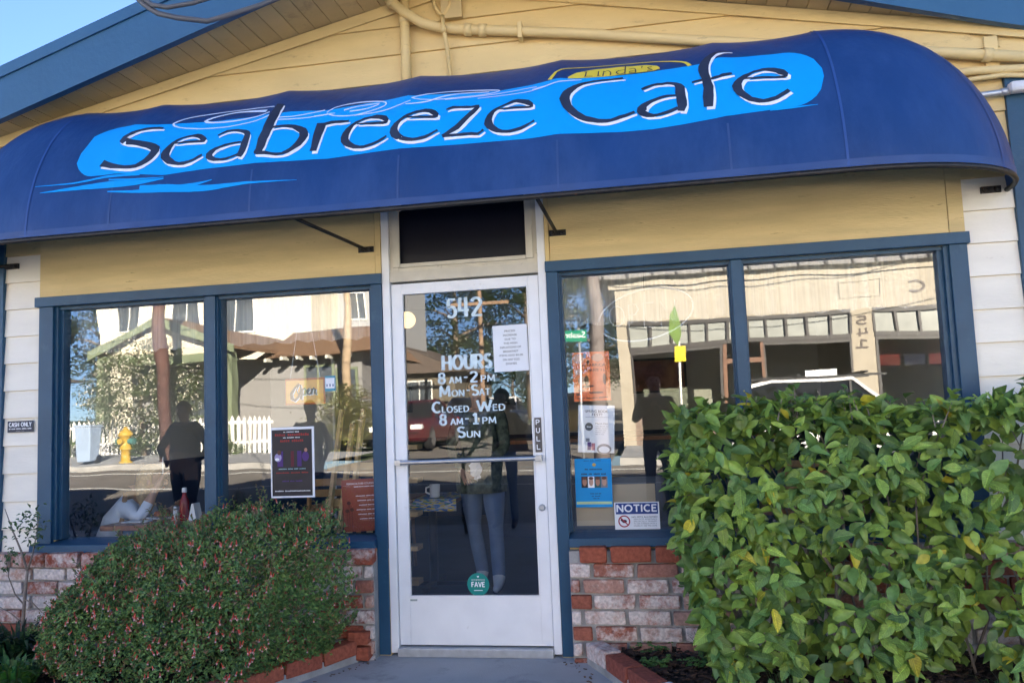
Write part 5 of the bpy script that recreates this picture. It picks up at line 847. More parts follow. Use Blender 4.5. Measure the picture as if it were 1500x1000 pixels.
# --- picket fence
PK = mat('picket_white', (0.74, 0.72, 0.68), 0.6, 0.06, 5); fence = empty('picket_fence', (0, -15.9, 0), 'white picket fence in front of the bungalow reflected in the left window', 'fence')
pm = MB(); pm.poly([(-.042, 0), (.042, 0), (.042, .92), (0, 1.0), (-.042, .92)], -.012, .012); pme = pm.mesh('picket', PK)
x = -18.6
while x < -9.2:
    o = bpy.data.objects.new('picket', pme); COL.objects.link(o); o.parent = fence; o.location = (x, 0, zg(x, -15.9) + .10); x += 0.155
for z_ in (.32, .8): MB().hexa([(-18.6, -.06, zg(-14, -15.9) + z_ + .1), (-9.2, -.06, zg(-9.2, -15.9) + z_ + .1), (-9.2, -.02, zg(-9.2, -15.9) + z_ + .1), (-18.6, -.02, zg(-14, -15.9) + z_ + .1), (-18.6, -.06, zg(-14, -15.9) + z_ + .17), (-9.2, -.06, zg(-9.2, -15.9) + z_ + .17), (-9.2, -.02, zg(-9.2, -15.9) + z_ + .17), (-18.6, -.02, zg(-14, -15.9) + z_ + .17)]).build('rail', PK, fence)
# --- trees and bushes of clumped leaves
def clump_tree(name, label, cat, loc, h, rx, rz_, zc, n, leaf, tone, trunk_r, seed, shape='round', flowers=0, group=None):
    rt = random.Random(seed); t = empty(name, loc, label, cat, group)
    if trunk_r:
        b = MB(); b.tube([(0, 0, -.1), (rt.uniform(-.1, .1), 0, zc * .5), (rt.uniform(-.2, .2), 0, h * .85)], [trunk_r, trunk_r * .75, trunk_r * .2], 8)
        for k in range(9):
            z0 = h * rt.uniform(.25, .75); a = rt.uniform(0, 6.3); L = rx * rt.uniform(.5, .95); b.tube([(0, 0, z0), (math.cos(a) * L * .5, math.sin(a) * L * .5, z0 + L * .22), (math.cos(a) * L, math.sin(a) * L, z0 + L * .3)], [trunk_r * .35, trunk_r * .2, .02], 6)
        b.build('trunk', BARK, t, True)
    mb = MB(); tones = []; nc = max(8, n // 55)
    for c_ in range(nc):
        while True:
            p = Vector((rt.uniform(-1, 1), rt.uniform(-1, 1), rt.uniform(-1, 1)))
            if p.length < 1 and p.length > .35: break
        if shape == 'cone':
            k = (p.z + 1) / 2; q = Vector((p.x * rx * (1.08 - k), p.y * rx * (1.08 - k), zc + p.z * rz_))
        else: q = Vector((p.x * rx, p.y * rx, zc + p.z * rz_))
        cr = leaf * rt.uniform(2.2, 4.2); kt = rt.uniform(.6, 1.35)
        for i in range(n // nc):
            v = Vector((rt.gauss(0, 1), rt.gauss(0, 1), rt.gauss(0, .6))) * cr * .55; d = Vector((rt.uniform(-1, 1), rt.uniform(-1, 1), rt.uniform(-.8, .5))); kk = kt * rt.uniform(.8, 1.2)
            tn = tuple(a * kk for a in tone)
            if flowers and rt.random() < flowers: tn = (0.75, 0.70, 0.58)
            tri_leaf(mb, tones, q + v, d, Vector((rt.uniform(-.5, .5), rt.uniform(-.5, .5), 1)), leaf * rt.uniform(.7, 1.4), leaf * .6, tn)
    finish_leaves(mb, tones, 'crown', t, LEAFA, 'stuff'); return t
clump_tree('flowering_bush', 'tall white-flowered bush by the bungalow porch reflected in the left window', 'bush', (-12.6, -15.2, zg(-12.6, -15)), 3.5, 1.65, 1.55, 1.75, 13000, .075, (0.075, 0.105, 0.035), .07, 31, flowers=.22)
for i, (x, y, lb) in enumerate(((-15.2, -15.3, 'low green shrub at the left end of the picket fence'), (-12.9, -15.0, 'low green shrub behind the fire hydrant'), (-10.3, -15.2, 'low green shrub at the right end of the picket fence'))):
    clump_tree('low_shrub', lb, 'shrub', (x, y, zg(x, y) + .1), .5, .6, .28, .28, 900, .06, (0.09, 0.13, 0.035), 0, 40 + i)
clump_tree('bamboo_clump', 'yellow-green feathery clump beside the bungalow', 'bush', (-7.9, -18.2, zg(-8, -18)), 2.0, .9, 1.0, 1.0, 2200, .12, (0.15, 0.15, 0.05), .04, 47)
TR = [('conifer', 'broad dark conifer rising behind the brown house, left one in the door glass', -11.5, -47, 13.5, 4.6, 5.8, 7.6, 9000), ('conifer', 'tallest dark conifer in the middle of the door glass', -7.4, -52, 16, 5.2, 7.0, 8.6, 10000), ('conifer', 'dark conifer right of the utility pole in the door glass', -3.3, -58, 14.5, 4.2, 6.2, 7.6, 8000),
      ('conifer', 'dark evergreen behind the street sign at the left of the right window', 1.6, -62, 11.5, 4.2, 4.6, 5.6, 7000), ('broadleaf_tree', 'bare-topped grey green tree left of the two-storey house', -31, -38, 8.5, 3.0, 2.8, 5.6, 3500)]
for i, (nm, lb, x, y, h, rx, rz_, zc, n) in enumerate(TR): clump_tree(nm, lb, 'tree', (x, y, zg(x, y)), h, rx, rz_, zc, n, .26, (0.035, 0.055, 0.020), .32, 60 + i, 'round')
for i in range(9): x = -62 + i * 15 + random.uniform(-3, 3); y = -105 - random.uniform(0, 20); clump_tree('far_tree', '%s tree from the left in the tree line beyond the far houses' % ['first', 'second', 'third', 'fourth', 'fifth', 'sixth', 'seventh', 'eighth', 'ninth'][i], 'tree', (x, y, zg(x, y)), 10, 6.5, 4.2, 4.6, 2200, .55, (0.035, 0.06, 0.025), .3, 90 + i, group='far tree line')
# --- poles, signs, hydrant, bin
WOOD = mat('pole_wood', (0.26, 0.17, 0.11), 0.85, 0.25, 6, 0.003, 50, stretch=(4, 4, .4))
def upole(label, x, y, h, r, arm=True, m_=None, lean=0.0):
    p = empty('utility_pole', (x, y, zg(x, y)), label, 'pole'); MB().tube([(0, 0, -.2), (lean, 0, h)], [r, r * .72], 12).build('post', m_ or WOOD, p, True)
    if arm:
        for z_ in (h - .5, h - 1.3): bx('crossarm', WOOD, p, -1.1 + lean, 1.1 + lean, -.06, .06, z_, z_ + .12)
        for k in (-1, -.4, .4, 1): MB().lathe([(.03, 0), (.05, .03), (.05, .1), (.02, .14)], (k + lean, 0, h - .38), 10).build('insulator', mat('insulator', (.25, .24, .22), .3), p)
    return p
upole('dark weathered utility pole by the fence reflected in the first left pane', -10.35, -12.75, 9.5, .17, True, mat('pole_maroon', (0.11, 0.055, 0.045), 0.85, 0.25, 6, 0.003, 50), -.35)
upole('pale utility pole by the bungalow reflected in the second left pane', -8.3, -19.2, 8.5, .13, True, mat('pole_pale', (0.42, 0.31, 0.20), 0.85, 0.2, 6, 0.003, 50))
upole('brown utility pole with crossarm reflected in the door glass', -4.95, -24, 6.2, .10)
upole('broad grey utility pole reflected behind the orange poster', -0.02, -12.9, 9.0, .19, True, mat('pole_grey', (0.20, 0.17, 0.16), 0.85, 0.2, 6, 0.003, 50))
WIRE = mat('wire_black', (.02, .02, .022), .5)
for k, (y, z_, sagz) in enumerate(((-12.8, 8.6, .5), (-12.6, 8.0, .6), (-12.9, 6.6, .7), (-13.0, 5.9, .5), (-12.7, 5.1, .6))):
    pts = []
    for i in range(41): x = -40 + i * 2.0; ph = ((x + 10.35) % 10.4) / 10.4; pts.append((x, y, z_ - sagz * 4 * ph * (1 - ph)))
    tag(MB().tube(pts, .012, 5).build('overhead_wire', WIRE), ['highest overhead wire strung along the far kerb', 'second highest overhead wire strung along the far kerb', 'middle overhead wire strung along the far kerb', 'second lowest overhead wire strung along the far kerb', 'lowest overhead wire strung along the far kerb'][k], 'wire', 'wires along the far kerb')
sg_ = empty('street_sign', (-0.62, -11.9, zg(-.6, -11.9)), 'green street name sign on a thin post reflected in the right window', 'sign'); MB().tube([(.25, -.25, 0), (.25, -.25, 2.95)], .03, 8).build('post', M['galv'], sg_, True)
bx('plate', mat('sign_green', (0.0, 0.20, 0.11), .4, .05, 4), sg_, -.35, .42, -.21, -.20, 2.68, 2.90); mirror_x(lettering('lettering', 'Seabright', M['paper'], sg_, -.32, .39, 2.72, 2.87, -.197), 0.035)
ys = empty('banner_sign', (1.66, -11.7, zg(1.6, -11.7)), 'yellow sign with a green leaf banner on a white pole reflected in the right window', 'sign'); MB().tube([(0, -.1, 0), (0, -.1, 3.0)], .028, 8).build('post', mat('post_white', (.65, .65, .6), .5), ys, True)
bx('plate', mat('sign_yellow', (.62, .52, .02), .4, .05, 4), ys, -.09, .14, -.065, -.05, 2.12, 2.45); MB().poly([(-.02, 2.45), (-.20, 2.75), (-.16, 3.1), (-.04, 3.32), (.04, 3.0), (.06, 2.7)], -.075, -.055).build('banner', mat('banner_green', (.13, .22, .04), .6, .2, 6), ys)
hy = empty('fire_hydrant', (-11.3, -12.6, zg(-11.3, -12.6) + .1), 'yellow fire hydrant on the far kerb reflected in the left window', 'hydrant'); YEL = mat('hydrant_yellow', (.46, .29, .03), .45, .1, 6)
MB().lathe([(.15, 0), (.15, .05), (.105, .06), (.105, .34), (.14, .35), (.14, .39), (.12, .40), (.12, .66), (.16, .67), (.16, .71), (.11, .78), (.05, .82), (.035, .87)], (0, 0, 0), 16).build('barrel', YEL, hy, True)
for a in ((-1, 0), (1, 0), (0, 1)): MB().tube([(a[0] * .1, a[1] * .1, .55), (a[0] * .22, a[1] * .22, .55)], .07, 10).build('outlet', mat('hydrant_green', (.05, .16, .14), .5) if a[1] == 0 else YEL, hy)
bn = empty('wheelie_bin', (-12.5, -12.8, zg(-12.5, -12.8) + .11), 'pale blue wheeled bin on the far kerb reflected in the left window', 'bin'); BB = mat('bin_blue', (.30, .38, .50), .5, .08, 4)
MB().hexa([(-.16, -.16, .08), (.16, -.16, .08), (.16, .16, .08), (-.16, .16, .08), (-.21, -.22, .88), (.21, -.22, .88), (.21, .22, .88), (-.21, .22, .88)]).build('body', BB, bn, bevel=.02); bx('lid', BB, bn, -.225, .225, -.25, .235, .885, .94, .02)
for s_ in (-1, 1): MB().lathe([(.1, -.03), (.1, .03)], (s_ * .15, -.16, .1), 14, 'x').build('wheel', M['black'], bn)
# --- cars
TYRE = mat('tyre', (.015, .015, .016), .8, .2, 20); RIM = mat('rim', (.55, .55, .56), .3, .05, 10, metal=.8); CGL = mat('car_glass', (.012, .014, .016), .06, .1, 3, spec=.7)
def car(label, loc, rz, col, L=4.5, W=1.82, H=1.5, suv=False, rails=False, name='parked_car'):
    c = empty(name, loc, label, 'car', None, rz); paint = mat('paint_%d%d%d' % tuple(int(v * 99) for v in col), col, .25, .03, 3, spec=.6)
    h = L / 2; zb = .62 * H; S = [(-h, .42, zb * .72, .80), (-h + .06, .30, zb * .95, .93), (-h + .5, .22, zb * 1.02, .99), (-.8, .20, zb, 1.0), (.9, .20, zb, 1.0), (h - 1.05, .22, zb * .98, .99), (h - .45, .24, zb * .90, .96), (h - .1, .30, zb * .74, .88), (h, .40, zb * .58, .78)]
    b = MB(); V = []; F = []
    for x, z0, z1, k in S:
        w_ = W / 2 * k; zm = z0 + (z1 - z0) * .55
        V += [(x, -w_ * .9, z0), (x, -w_, z0 + .12), (x, -w_, zm), (x, -w_ * .95, z1 - .04), (x, -w_ * .82, z1), (x, 0, z1 + .02), (x, w_ * .82, z1), (x, w_ * .95, z1 - .04), (x, w_, zm), (x, w_, z0 + .12), (x, w_ * .9, z0)]
    for i in range(len(S) - 1):
        for k in range(11): F.append((11 * i + k, 11 * i + (k + 1) % 11, 11 * i + 11 + (k + 1) % 11, 11 * i + 11 + k))
    F += [tuple(range(11)), tuple(11 * (len(S) - 1) + k for k in range(10, -1, -1))]
    body = b.add(V, F).build('body', paint, c, True)
    rx0, rx1 = (-h + .12, h - 1.45) if suv else (-h + .75, h - 1.35)
    G = [(rx0, zb - .03), (rx0 + (.35 if suv else .75), H - .10), (rx0 + (.8 if suv else 1.15), H), (0.0, H + .015), (rx1 - .75, H - .06), (rx1, zb - .03)]
    g_ = MB(); V = []; F = []
    for x, z_ in G:
        wt = W / 2 * (.86 - .20 * (z_ - zb) / (H - zb)); V += [(x, -wt, z_), (x, wt, z_)]
    # side glass, roof skin
    n = len(G); sd = MB()
    for s_ in (0, 1): g_.add([V[2 * i + s_] for i in range(n)], [tuple(range(n))])
    g_.add(V, [(0, 1, 3, 2), (8, 9, 11, 10)]); g_.build('glazing', CGL, c)
    rfm = MB(); rfm.add([(v[0], v[1] * 1.01, v[2] + .006) for v in V], [(2, 3, 5, 4), (4, 5, 7, 6), (6, 7, 9, 8)]); rfm.build('roof', paint, c, True)
    for s_ in (0, 1):
        for i in range(n - 1): a, q = V[2 * i + s_], V[2 * i + 2 + s_]; MB().bar((a[0], a[1] * 1.012, a[2]), (q[0], q[1] * 1.012, q[2]), .07, .05).build('pillar', paint, c)
        y = V[6 + s_][1]; MB().bar((-.05, y * 1.02, H - .02), (-.05, W / 2 * .87 * (1 if y > 0 else -1), zb), .09, .04, (1, 0, 0)).build('pillar', M['black'], c)
        MB().box(rx1 - .35, rx1 - .15, *sorted((W / 2 * (1 if s_ else -1), (W / 2 + .16) * (1 if s_ else -1))), zb - .02, zb + .12).build('mirror', paint, c, bevel=.03)
        if rails: MB().bar((-h + .7, y * .92, H + .06), (.6, y * .92, H + .06), .05, .04).build('roof_rail', M['black'], c)
    if rails:
        for x in (-.9, .25): MB().bar((x, -W * .36, H + .11), (x, W * .36, H + .11), .06, .04).build('crossbar', M['black'], c)
    wr = .33 if not suv else .36
    for x in (-h + .85, h - .9):
        for s_ in (-1, 1):
            wl = MB().lathe([(wr * .7, -.1), (wr, -.08), (wr, .08), (wr * .7, .1)], (x, s_ * (W / 2 - .10), wr), 22, 'y').build('wheel', TYRE, c); MB().lathe([(wr * .66, -.105), (wr * .6, -.085), (wr * .15, -.1)] if s_ < 0 else [(wr * .66, .105), (wr * .6, .085), (wr * .15, .1)], (x, s_ * (W / 2 - .10), wr), 16, 'y').build('rim', RIM, wl)
    for s_ in (-1, 1):
        bx('headlight', mat('lamp_clear', (.7, .7, .68), .15, .05), c, h - .22, h - .02, s_ * W * .36 - .17, s_ * W * .36 + .17, zb * .66, zb * .82, .02); bx('tail_light', mat('lamp_red', (.4, .01, .01), .2), c, -h + .0, -h + .14, s_ * W * .38 - .12, s_ * W * .38 + .12, zb * .72, zb * .98, .02)
    return c
car('white SUV with roof rails parked at the far kerb, reflected in the right window', (4.62, -10.9, zg(4.62, -10.9)), 0, (.72, .72, .72), 4.6, 1.85, 1.64, True, True)
car('dark red car parked first along the cross street, reflected in the door', (-6.0, -19.0, zg(-6, -19) + .02), R(90), (.07, .008, .012), 4.5, 1.8, 1.45)
car('dark blue car parked second along the cross street, reflected in the door', (-5.6, -24.6, zg(-5.6, -24.6) + .02), R(90), (.012, .02, .05), 4.6, 1.8, 1.5)
car('white car parked third along the cross street, reflected in the door', (-5.5, -30.6, zg(-5.5, -30.6) + .02), R(90), (.7, .7, .7), 4.4, 1.8, 1.5)
car('dark grey hatchback parked right side of the cross street', (-1.9, -33, zg(-1.9, -33) + .02), R(-90), (.03, .035, .04), 4.2, 1.8, 1.5, True)
car('yellow car parked on the right side of the cross street', (-1.7, -24.0, zg(-1.7, -24) + .02), R(-90), (.65, .36, .02), 4.5, 1.8, 1.5)
# ================================================================== fixtures on the wall
PIPE = M['cream']
def pipe(name, label, cat, pts, r, m_=None, couplings=(), group=None, n=12):
    a = Vector(pts[0]); e = empty(name, a, label, cat, group); MB().tube([Vector(p) - a for p in pts], r, n).build('tube', m_ or PIPE, e, True)
    for q, d in couplings: d = Vector(d).normalized(); MB().tube([Vector(q) - a - d * .022, Vector(q) - a + d * .022], r * 1.28, 14).build('coupling', m_ or PIPE, e, True)
    return e
pipe('service_mast', 'vertical painted service mast rising to the gable above the awning', 'pipe', [(-0.300, -0.055, 3.25), (-0.300, -0.055, 4.0)], .03, couplings=[((-0.300, -0.055, 3.80), (0, 0, 1))])
def straps(e, pts):
    for q in pts: bx('strap', PIPE, e, q[0] - .012, q[0] + .012, -.085, -.017, q[1] - .05, q[1] + .05, .002).location = -e.location
sw = [(-0.42, -0.07, 4.0), (-0.372, -0.07, 3.91), (-0.30, -0.10, 3.835), (-0.185, -0.085, 3.752), (-0.06, -0.06, 3.713), (0.04, -0.055, 3.697)]
cn = pipe('conduit', 'long painted conduit sloping down to the right across the gable', 'pipe', sw + [(0.78, -.055, 3.58), (1.37, -.055, 3.468), (2.756, -.055, 3.227), (3.3, -.055, 3.13)], .03, couplings=[((0.10, -.055, 3.687), (1, 0, -.16)), ((0.19, -.055, 3.673), (1, 0, -.16)), ((2.98, -.055, 3.187), (1, 0, -.18)), ((-0.375, -0.07, 3.915), (.5, 0, -1))])
for q in ((0.42, 3.635), (2.2, 3.323)): bx('strap', PIPE, cn, q[0] - .013 + .42, q[0] + .013 + .42, -.02, .052, q[1] - .05 - 4.0, q[1] + .05 - 4.0, .002)
th = pipe('thin_conduit', 'thin painted conduit with a forked clevis at its head', 'pipe', [(-0.062, -.045, 3.80), (-0.045, -.105, 3.70), (-0.038, -.05, 3.593), (-0.014, -.04, 3.28)], .013, couplings=[((-0.045, -.10, 3.69), (0.02, 0, -1))])
fk = MB(); fk.tube([(-.055, 0, .12), (-.045, 0, .06), (-.02, 0, .02), (0, 0, 0), (.02, 0, .02), (.045, 0, .06), (.055, 0, .12)], .012, 8); fk.build('clevis', PIPE, th, True)
bk = bx('mounting_block', M['soffit'], None, -0.07, 0.06, -.05, -.0175, 3.78, 3.93); tag(bk, 'square wooden mounting block behind the clevis in the gable', 'block')
pipe('cable', 'upper painted cable crossing the right corner board', 'cable', [(2.70, -.05, 3.10), (2.90, -.05, 3.108), (3.3, -.05, 3.088)], .022)
pipe('cable', 'lower painted cable crossing the right corner board', 'cable', [(2.72, -.05, 3.045), (2.92, -.055, 3.062), (3.05, -.05, 3.068), (3.3, -.05, 3.04)], .013)
gc = pipe('metal_conduit', 'bare grey metal conduit with an oval access fitting at the right corner', 'pipe', [(2.7, -.06, 2.955), (2.96, -.06, 2.968), (3.06, -.06, 2.972), (3.12, -.06, 2.975)], .016, M['galv'], [((3.05, -.06, 2.972), (1, 0, 0))])
MB().box(.36, .62, -.05, .02, .0, .06).build('access_fitting', mat('fitting_white', (.62, .62, .64), .4, .05, 6), gc, bevel=.02)
W1 = [(-1.60, -.9, 3.72), (-1.50, -.9, 3.62), (-1.42, -.9, 3.56), (-1.30, -.9, 3.52), (-1.13, -.9, 3.48), (-1.0, -.9, 3.50), (-0.85, -.85, 3.56), (-0.66, -.75, 3.68), (-0.5, -.6, 3.86), (-0.4, -.4, 4.05)]
W2 = [(-1.62, -.92, 3.78), (-1.53, -.92, 3.68), (-1.44, -.92, 3.60), (-1.35, -.92, 3.575), (-1.2, -.92, 3.58), (-1.05, -.9, 3.62), (-0.85, -.8, 3.70), (-0.66, -.66, 3.82), (-.5, -.5, 4.0), (-.42, -.3, 4.1)]
def far_ext(W): a = Vector(W[0]); return [a + Vector((-9, -14, 3.4)), a + Vector((-4, -6.4, 1.35)), a + Vector((-1, -1.6, .55)), a + Vector((-.25, -.3, .28))] + [Vector(w_) for w_ in W]
tag(MB().tube(far_ext(W1), .0145, 8).build('service_wire', mat('wire_grey', (.10, .10, .11), .5), None, True), 'lower drooping service wire in front of the left roof edge', 'wire', 'service drop wires')
tag(MB().tube(far_ext(W2), .013, 8).build('service_wire', mat('wire_grey', (.10, .10, .11), .5), None, True), 'upper drooping service wire in front of the left roof edge', 'wire', 'service drop wires')

# ================================================================== signs and posters
def sheet(name, label, cat, x0, x1, z0, z1, y, m_, tilt=0.0, t=0.0012):
    o = MB().box(-(x1 - x0) / 2, (x1 - x0) / 2, 0, t, -(z1 - z0) / 2, (z1 - z0) / 2).build(name, m_); o.location = ((x0 + x1) / 2, y, (z0 + z1) / 2); o.rotation_euler = (0, tilt, 0); tag(o, label, cat); o['wh'] = (x1 - x0, z1 - z0); return o
def on(o, u0, u1, v0, v1): W_, H_ = o['wh']; return (u0 - .5) * W_, (u1 - .5) * W_, (v0 - .5) * H_, (v1 - .5) * H_
LAY = [0]
def pr(o, m_, u0, u1, v0, v1, name='print'): LAY[0] += 1; a = on(o, u0, u1, v0, v1); return MB().add([(a[0], -.0006, a[2]), (a[1], -.0006, a[2]), (a[1], -.0006, a[3]), (a[0], -.0006, a[3])], [(0, 1, 2, 3)]).build(name, m_, o)
def tx(o, m_, s, u0, u1, v0, v1, y=-.0012): return lettering('lettering', s, m_, o, *on(o, u0, u1, v0, v1), y)
def bl(o, m_, u, v, ru, rv, y=-.0012, name='print'): a = on(o, u - ru, u + ru, v - rv, v + rv); return MB().add([((a[0] + a[1]) / 2 + (a[1] - a[0]) / 2 * math.cos(i * math.pi / 10), y, (a[2] + a[3]) / 2 + (a[3] - a[2]) / 2 * math.sin(i * math.pi / 10)) for i in range(20)], [tuple(range(20))]).build(name, m_, o)
WHT = M['paper']; INK = M['ink']; RED = mat('ink_red', (.32, .025, .02), .6); PUR = mat('ink_purple', (.07, .025, .16), .6); BLU = mat('sign_blue', (.015, .05, .22), .5); GRY = mat('ink_grey', (.22, .22, .24), .6)
def lines(o, m_, rows, u0, u1, h=.012):
    for v, s in rows: tx(o, m_, s, u0, u1, v, v + h)
YI = 0.058
def faint(o, m_, words, u0, u1, v0, v1, y=-.0012):
    """print too small to read in the photograph: rows of tiny upright marks grouped like words"""
    W_, H_ = o['wh']; n = sum(words) + len(words) - 1; cw = (u1 - u0) * W_ / n; mb = MB(); k = 0; x = (u0 - .5) * W_; zb = (v0 - .5) * H_; h = (v1 - v0) * H_; rq = random.Random(int(u0 * 997 + v0 * 7919))
    for w_ in words:
        for i in range(w_):
            hh = h * rq.uniform(.72, 1.0); mb.add([(x + cw * .1, y, zb), (x + cw * rq.uniform(.72, .92), y, zb), (x + cw * .8, y, zb + hh), (x + cw * .12, y, zb + hh)], [(0, 1, 2, 3)]); x += cw
        x += cw
    return mb.build('print', m_, o)
c1 = sheet('concert_poster', 'black concert poster with white border taped inside the left window', 'poster', -1.28, -.992, .884, 1.318, .0475, WHT)
pr(c1, mat('poster_black', (.022, .018, .022), .5, .3, 6), .03, .95, .025, .965); faint(c1, WHT, (2, 7, 4), .3, .66, .925, .94); faint(c1, RED, (5, 10), .10, .89, .875, .912); faint(c1, WHT, (3, 7, 5), .29, .68, .845, .858); faint(c1, RED, (5, 6), .22, .76, .79, .825)
for u, w_, m_ in ((.22, .13, PUR), (.50, .07, mat('ink_maroon', (.10, .01, .02), .6)), (.66, .10, PUR)): pr(c1, m_, u - w_ / 2, u + w_ / 2, .44, .66).location.y = -.0003
SK = mat('print_skin', (.40, .20, .13), .6); LAV = mat('print_lavender', (.36, .30, .52), .6)
bl(c1, LAV, .17, .57, .08, .06); bl(c1, mat('print_hair', (.12, .05, .03), .6), .20, .64, .045, .035, -.0018); bl(c1, WHT, .15, .545, .05, .02, -.002); bl(c1, PUR, .80, .58, .08, .07); bl(c1, SK, .81, .67, .035, .028, -.0018)
faint(c1, mat('print_aqua', (.30, .50, .52), .6), (8, 5, 4, 6), .18, .80, .40, .415); faint(c1, RED, (10, 7, 5), .12, .86, .345, .362); faint(c1, PUR, (6, 4, 6), .26, .72, .225, .245); faint(c1, WHT, (7, 20), .09, .90, .088, .104)
p1 = sheet('course_flyer', 'rust red flyer with white text standing in the left window corner', 'flyer', -.82, -.606, .672, .985, YI, mat('flyer_rust', (.26, .055, .03), .6, .08, 6), R(-2)); tx(p1, WHT, 'PERMACULTURE COURSES', .16, .98, .90, .935); faint(p1, WHT, (6, 2, 3, 7, 5), .38, .98, .85, .868)
for k in range(6): faint(p1, WHT, (12, 6, 4), .42 + .04 * (k % 3), .98, .67 - k * .088, .69 - k * .088); faint(p1, mat('print_peach', (.5, .25, .18), .6), (7, 4), .55, .98, .643 - k * .088, .655 - k * .088)
for k, (u, v) in enumerate(((.2, .55), (.28, .42), (.14, .40))): bl(p1, mat('print_darkrust', (.09, .02, .015), .6), u, v, .06, .035); pr(p1, MATS['print_darkrust'], u - .006 + .0, u + .006, .08, v)
op = sheet('open_sign', 'orange hanging Open sign in script inside the left window', 'sign', -1.19, -.924, 1.455, 1.62, .075, mat('sign_orange_red', (.45, .12, .03), .5, .06, 5), 0, .004); pr(op, mat('sign_orange', (.72, .36, .05), .5, .05, 5), .025, .955, .06, .92)
def script(o, strokes, m_, y, w_, dx=0, dz=0, name='lettering'):
    W_, H_ = o['wh']; mb = MB(); k = 0
    for st in strokes:
        P = [Vector(((u - .5) * W_ + dx, 0, (v - .5) * H_ + dz)) for u, v, q in st]; Q = [q for *_, q in st]; n = len(P); A = []; B = []
        for i in range(n): d = (P[min(i + 1, n - 1)] - P[max(i - 1, 0)]).normalized(); nn = Vector((-d.z, 0, d.x)); A.append((P[i] + nn * w_ * Q[i]) + Vector((0, y - k * .00012, 0))); B.append((P[i] - nn * w_ * Q[i]) + Vector((0, y - k * .00012, 0)))
        mb.add(A + B, [(i, i + 1, n + i + 1, n + i) for i in range(n - 1)]); k += 1
    return mb.build(name, m_, o)
OP = [[(.36, .80, .6), (.24, .62, 1), (.155, .42, 1.6), (.17, .24, 1.7), (.25, .17, 1.4), (.34, .30, 1.1), (.40, .55, 1), (.39, .75, .8), (.33, .72, .6), (.29, .55, .5), (.33, .42, .5), (.42, .46, .6)],
      [(.44, .60, .8), (.42, .40, 1.2), (.395, .20, 1.4)], [(.44, .55, .6), (.49, .62, .9), (.525, .52, 1.2), (.50, .38, 1.0), (.44, .38, .6)], [(.55, .47, .5), (.61, .52, .7), (.605, .60, .8), (.565, .55, 1), (.565, .40, 1.1), (.62, .37, .7), (.66, .46, .5)],
      [(.68, .60, .8), (.67, .48, 1.1), (.66, .37, 1.2)], [(.67, .48, .6), (.72, .61, .8), (.755, .55, 1.1), (.75, .40, 1.1), (.80, .38, .6)]]
script(op, OP, WHT, -.0016, .0075, .004, -.004, 'lettering_highlight'); script(op, OP, INK, -.0034, .0062)
MB().tube([(-.10, .002, .08), (-.02, .002, .55)], .0015, 5).build('cord', WHT, op); MB().tube([(.10, .002, .08), (.02, .002, .55)], .0015, 5).build('cord', WHT, op)
tg = sheet('sticker', 'small blue and white sticker on the left window right of the Open sign', 'sticker', -.915, -.845, 1.53, 1.625, .049, mat('sticker_teal', (.08, .30, .40), .5)); pr(tg, WHT, .06, .92, .18, .86); faint(tg, BLU, (1, 1, 1), .15, .85, .3, .5)
og = sheet('event_poster', 'orange event poster taped high inside the right window', 'poster', .63, .847, 1.402, 1.69, YI, mat('poster_orange', (.78, .19, .06), .6, .10, 7), 0); PK2 = mat('print_pink', (.70, .38, .28), .6, .1, 8)
bl(og, PK2, .17, .87, .16, .10, -.0008); bl(og, mat('print_paleo', (.62, .34, .22), .6), .68, .88, .16, .08, -.0008); bl(og, PK2, .16, .60, .12, .06, -.0008); tx(og, INK, 'THE FABRICA', .12, .88, .70, .755); tx(og, INK, 'TURNS 15', .30, .86, .60, .65)
for u, v, a_, b_ in ((.34, .93, .05, .05), (.42, .80, .04, .04), (.36, .42, .06, .10), (.40, .30, .16, .025), (.85, .44, .05, .11), (.2, .22, .10, .02), (.6, .17, .2, .02), (.12, .14, .06, .025)): bl(og, mat('print_brown', (.10, .03, .02), .6), u, v, a_, b_)
bl(og, MATS['print_paleo'], .24, .42, .11, .09); faint(og, INK, (8, 4, 6, 9), .08, .92, .055, .075)
sp = sheet('book_fest_flyer', 'white Spring Book Fest flyer taped inside the right window', 'flyer', .645, .857, 1.101, 1.376, YI, WHT, R(3.2)); tx(sp, INK, 'SPRING BOOK', .20, .82, .845, .90); tx(sp, INK, 'FEST!', .38, .66, .775, .83); pr(sp, INK, .2, .85, .745, .75)
bl(sp, mat('print_slate', (.08, .10, .12), .6), .30, .545, .11, .085); faint(sp, WHT, (5,), .24, .36, .53, .56, -.0018); tx(sp, INK, 'March 25th', .48, .82, .60, .632)
[faint(sp, GRY, w_, .48, .84 - .03 * k, .55 - .042 * k, .562 - .042 * k) for k, w_ in enumerate(((4, 7, 3), (6, 6), (3, 5, 5), (8, 4), (5, 3, 6)))]; pr(sp, PUR, .26, .36, .05, .22); pr(sp, mat('print_rose', (.45, .16, .20), .6), .37, .47, .05, .20); pr(sp, GRY, .22, .32, .23, .30); bl(sp, GRY, .72, .08, .20, .11); bl(sp, WHT, .72, .07, .15, .07, -.0018)
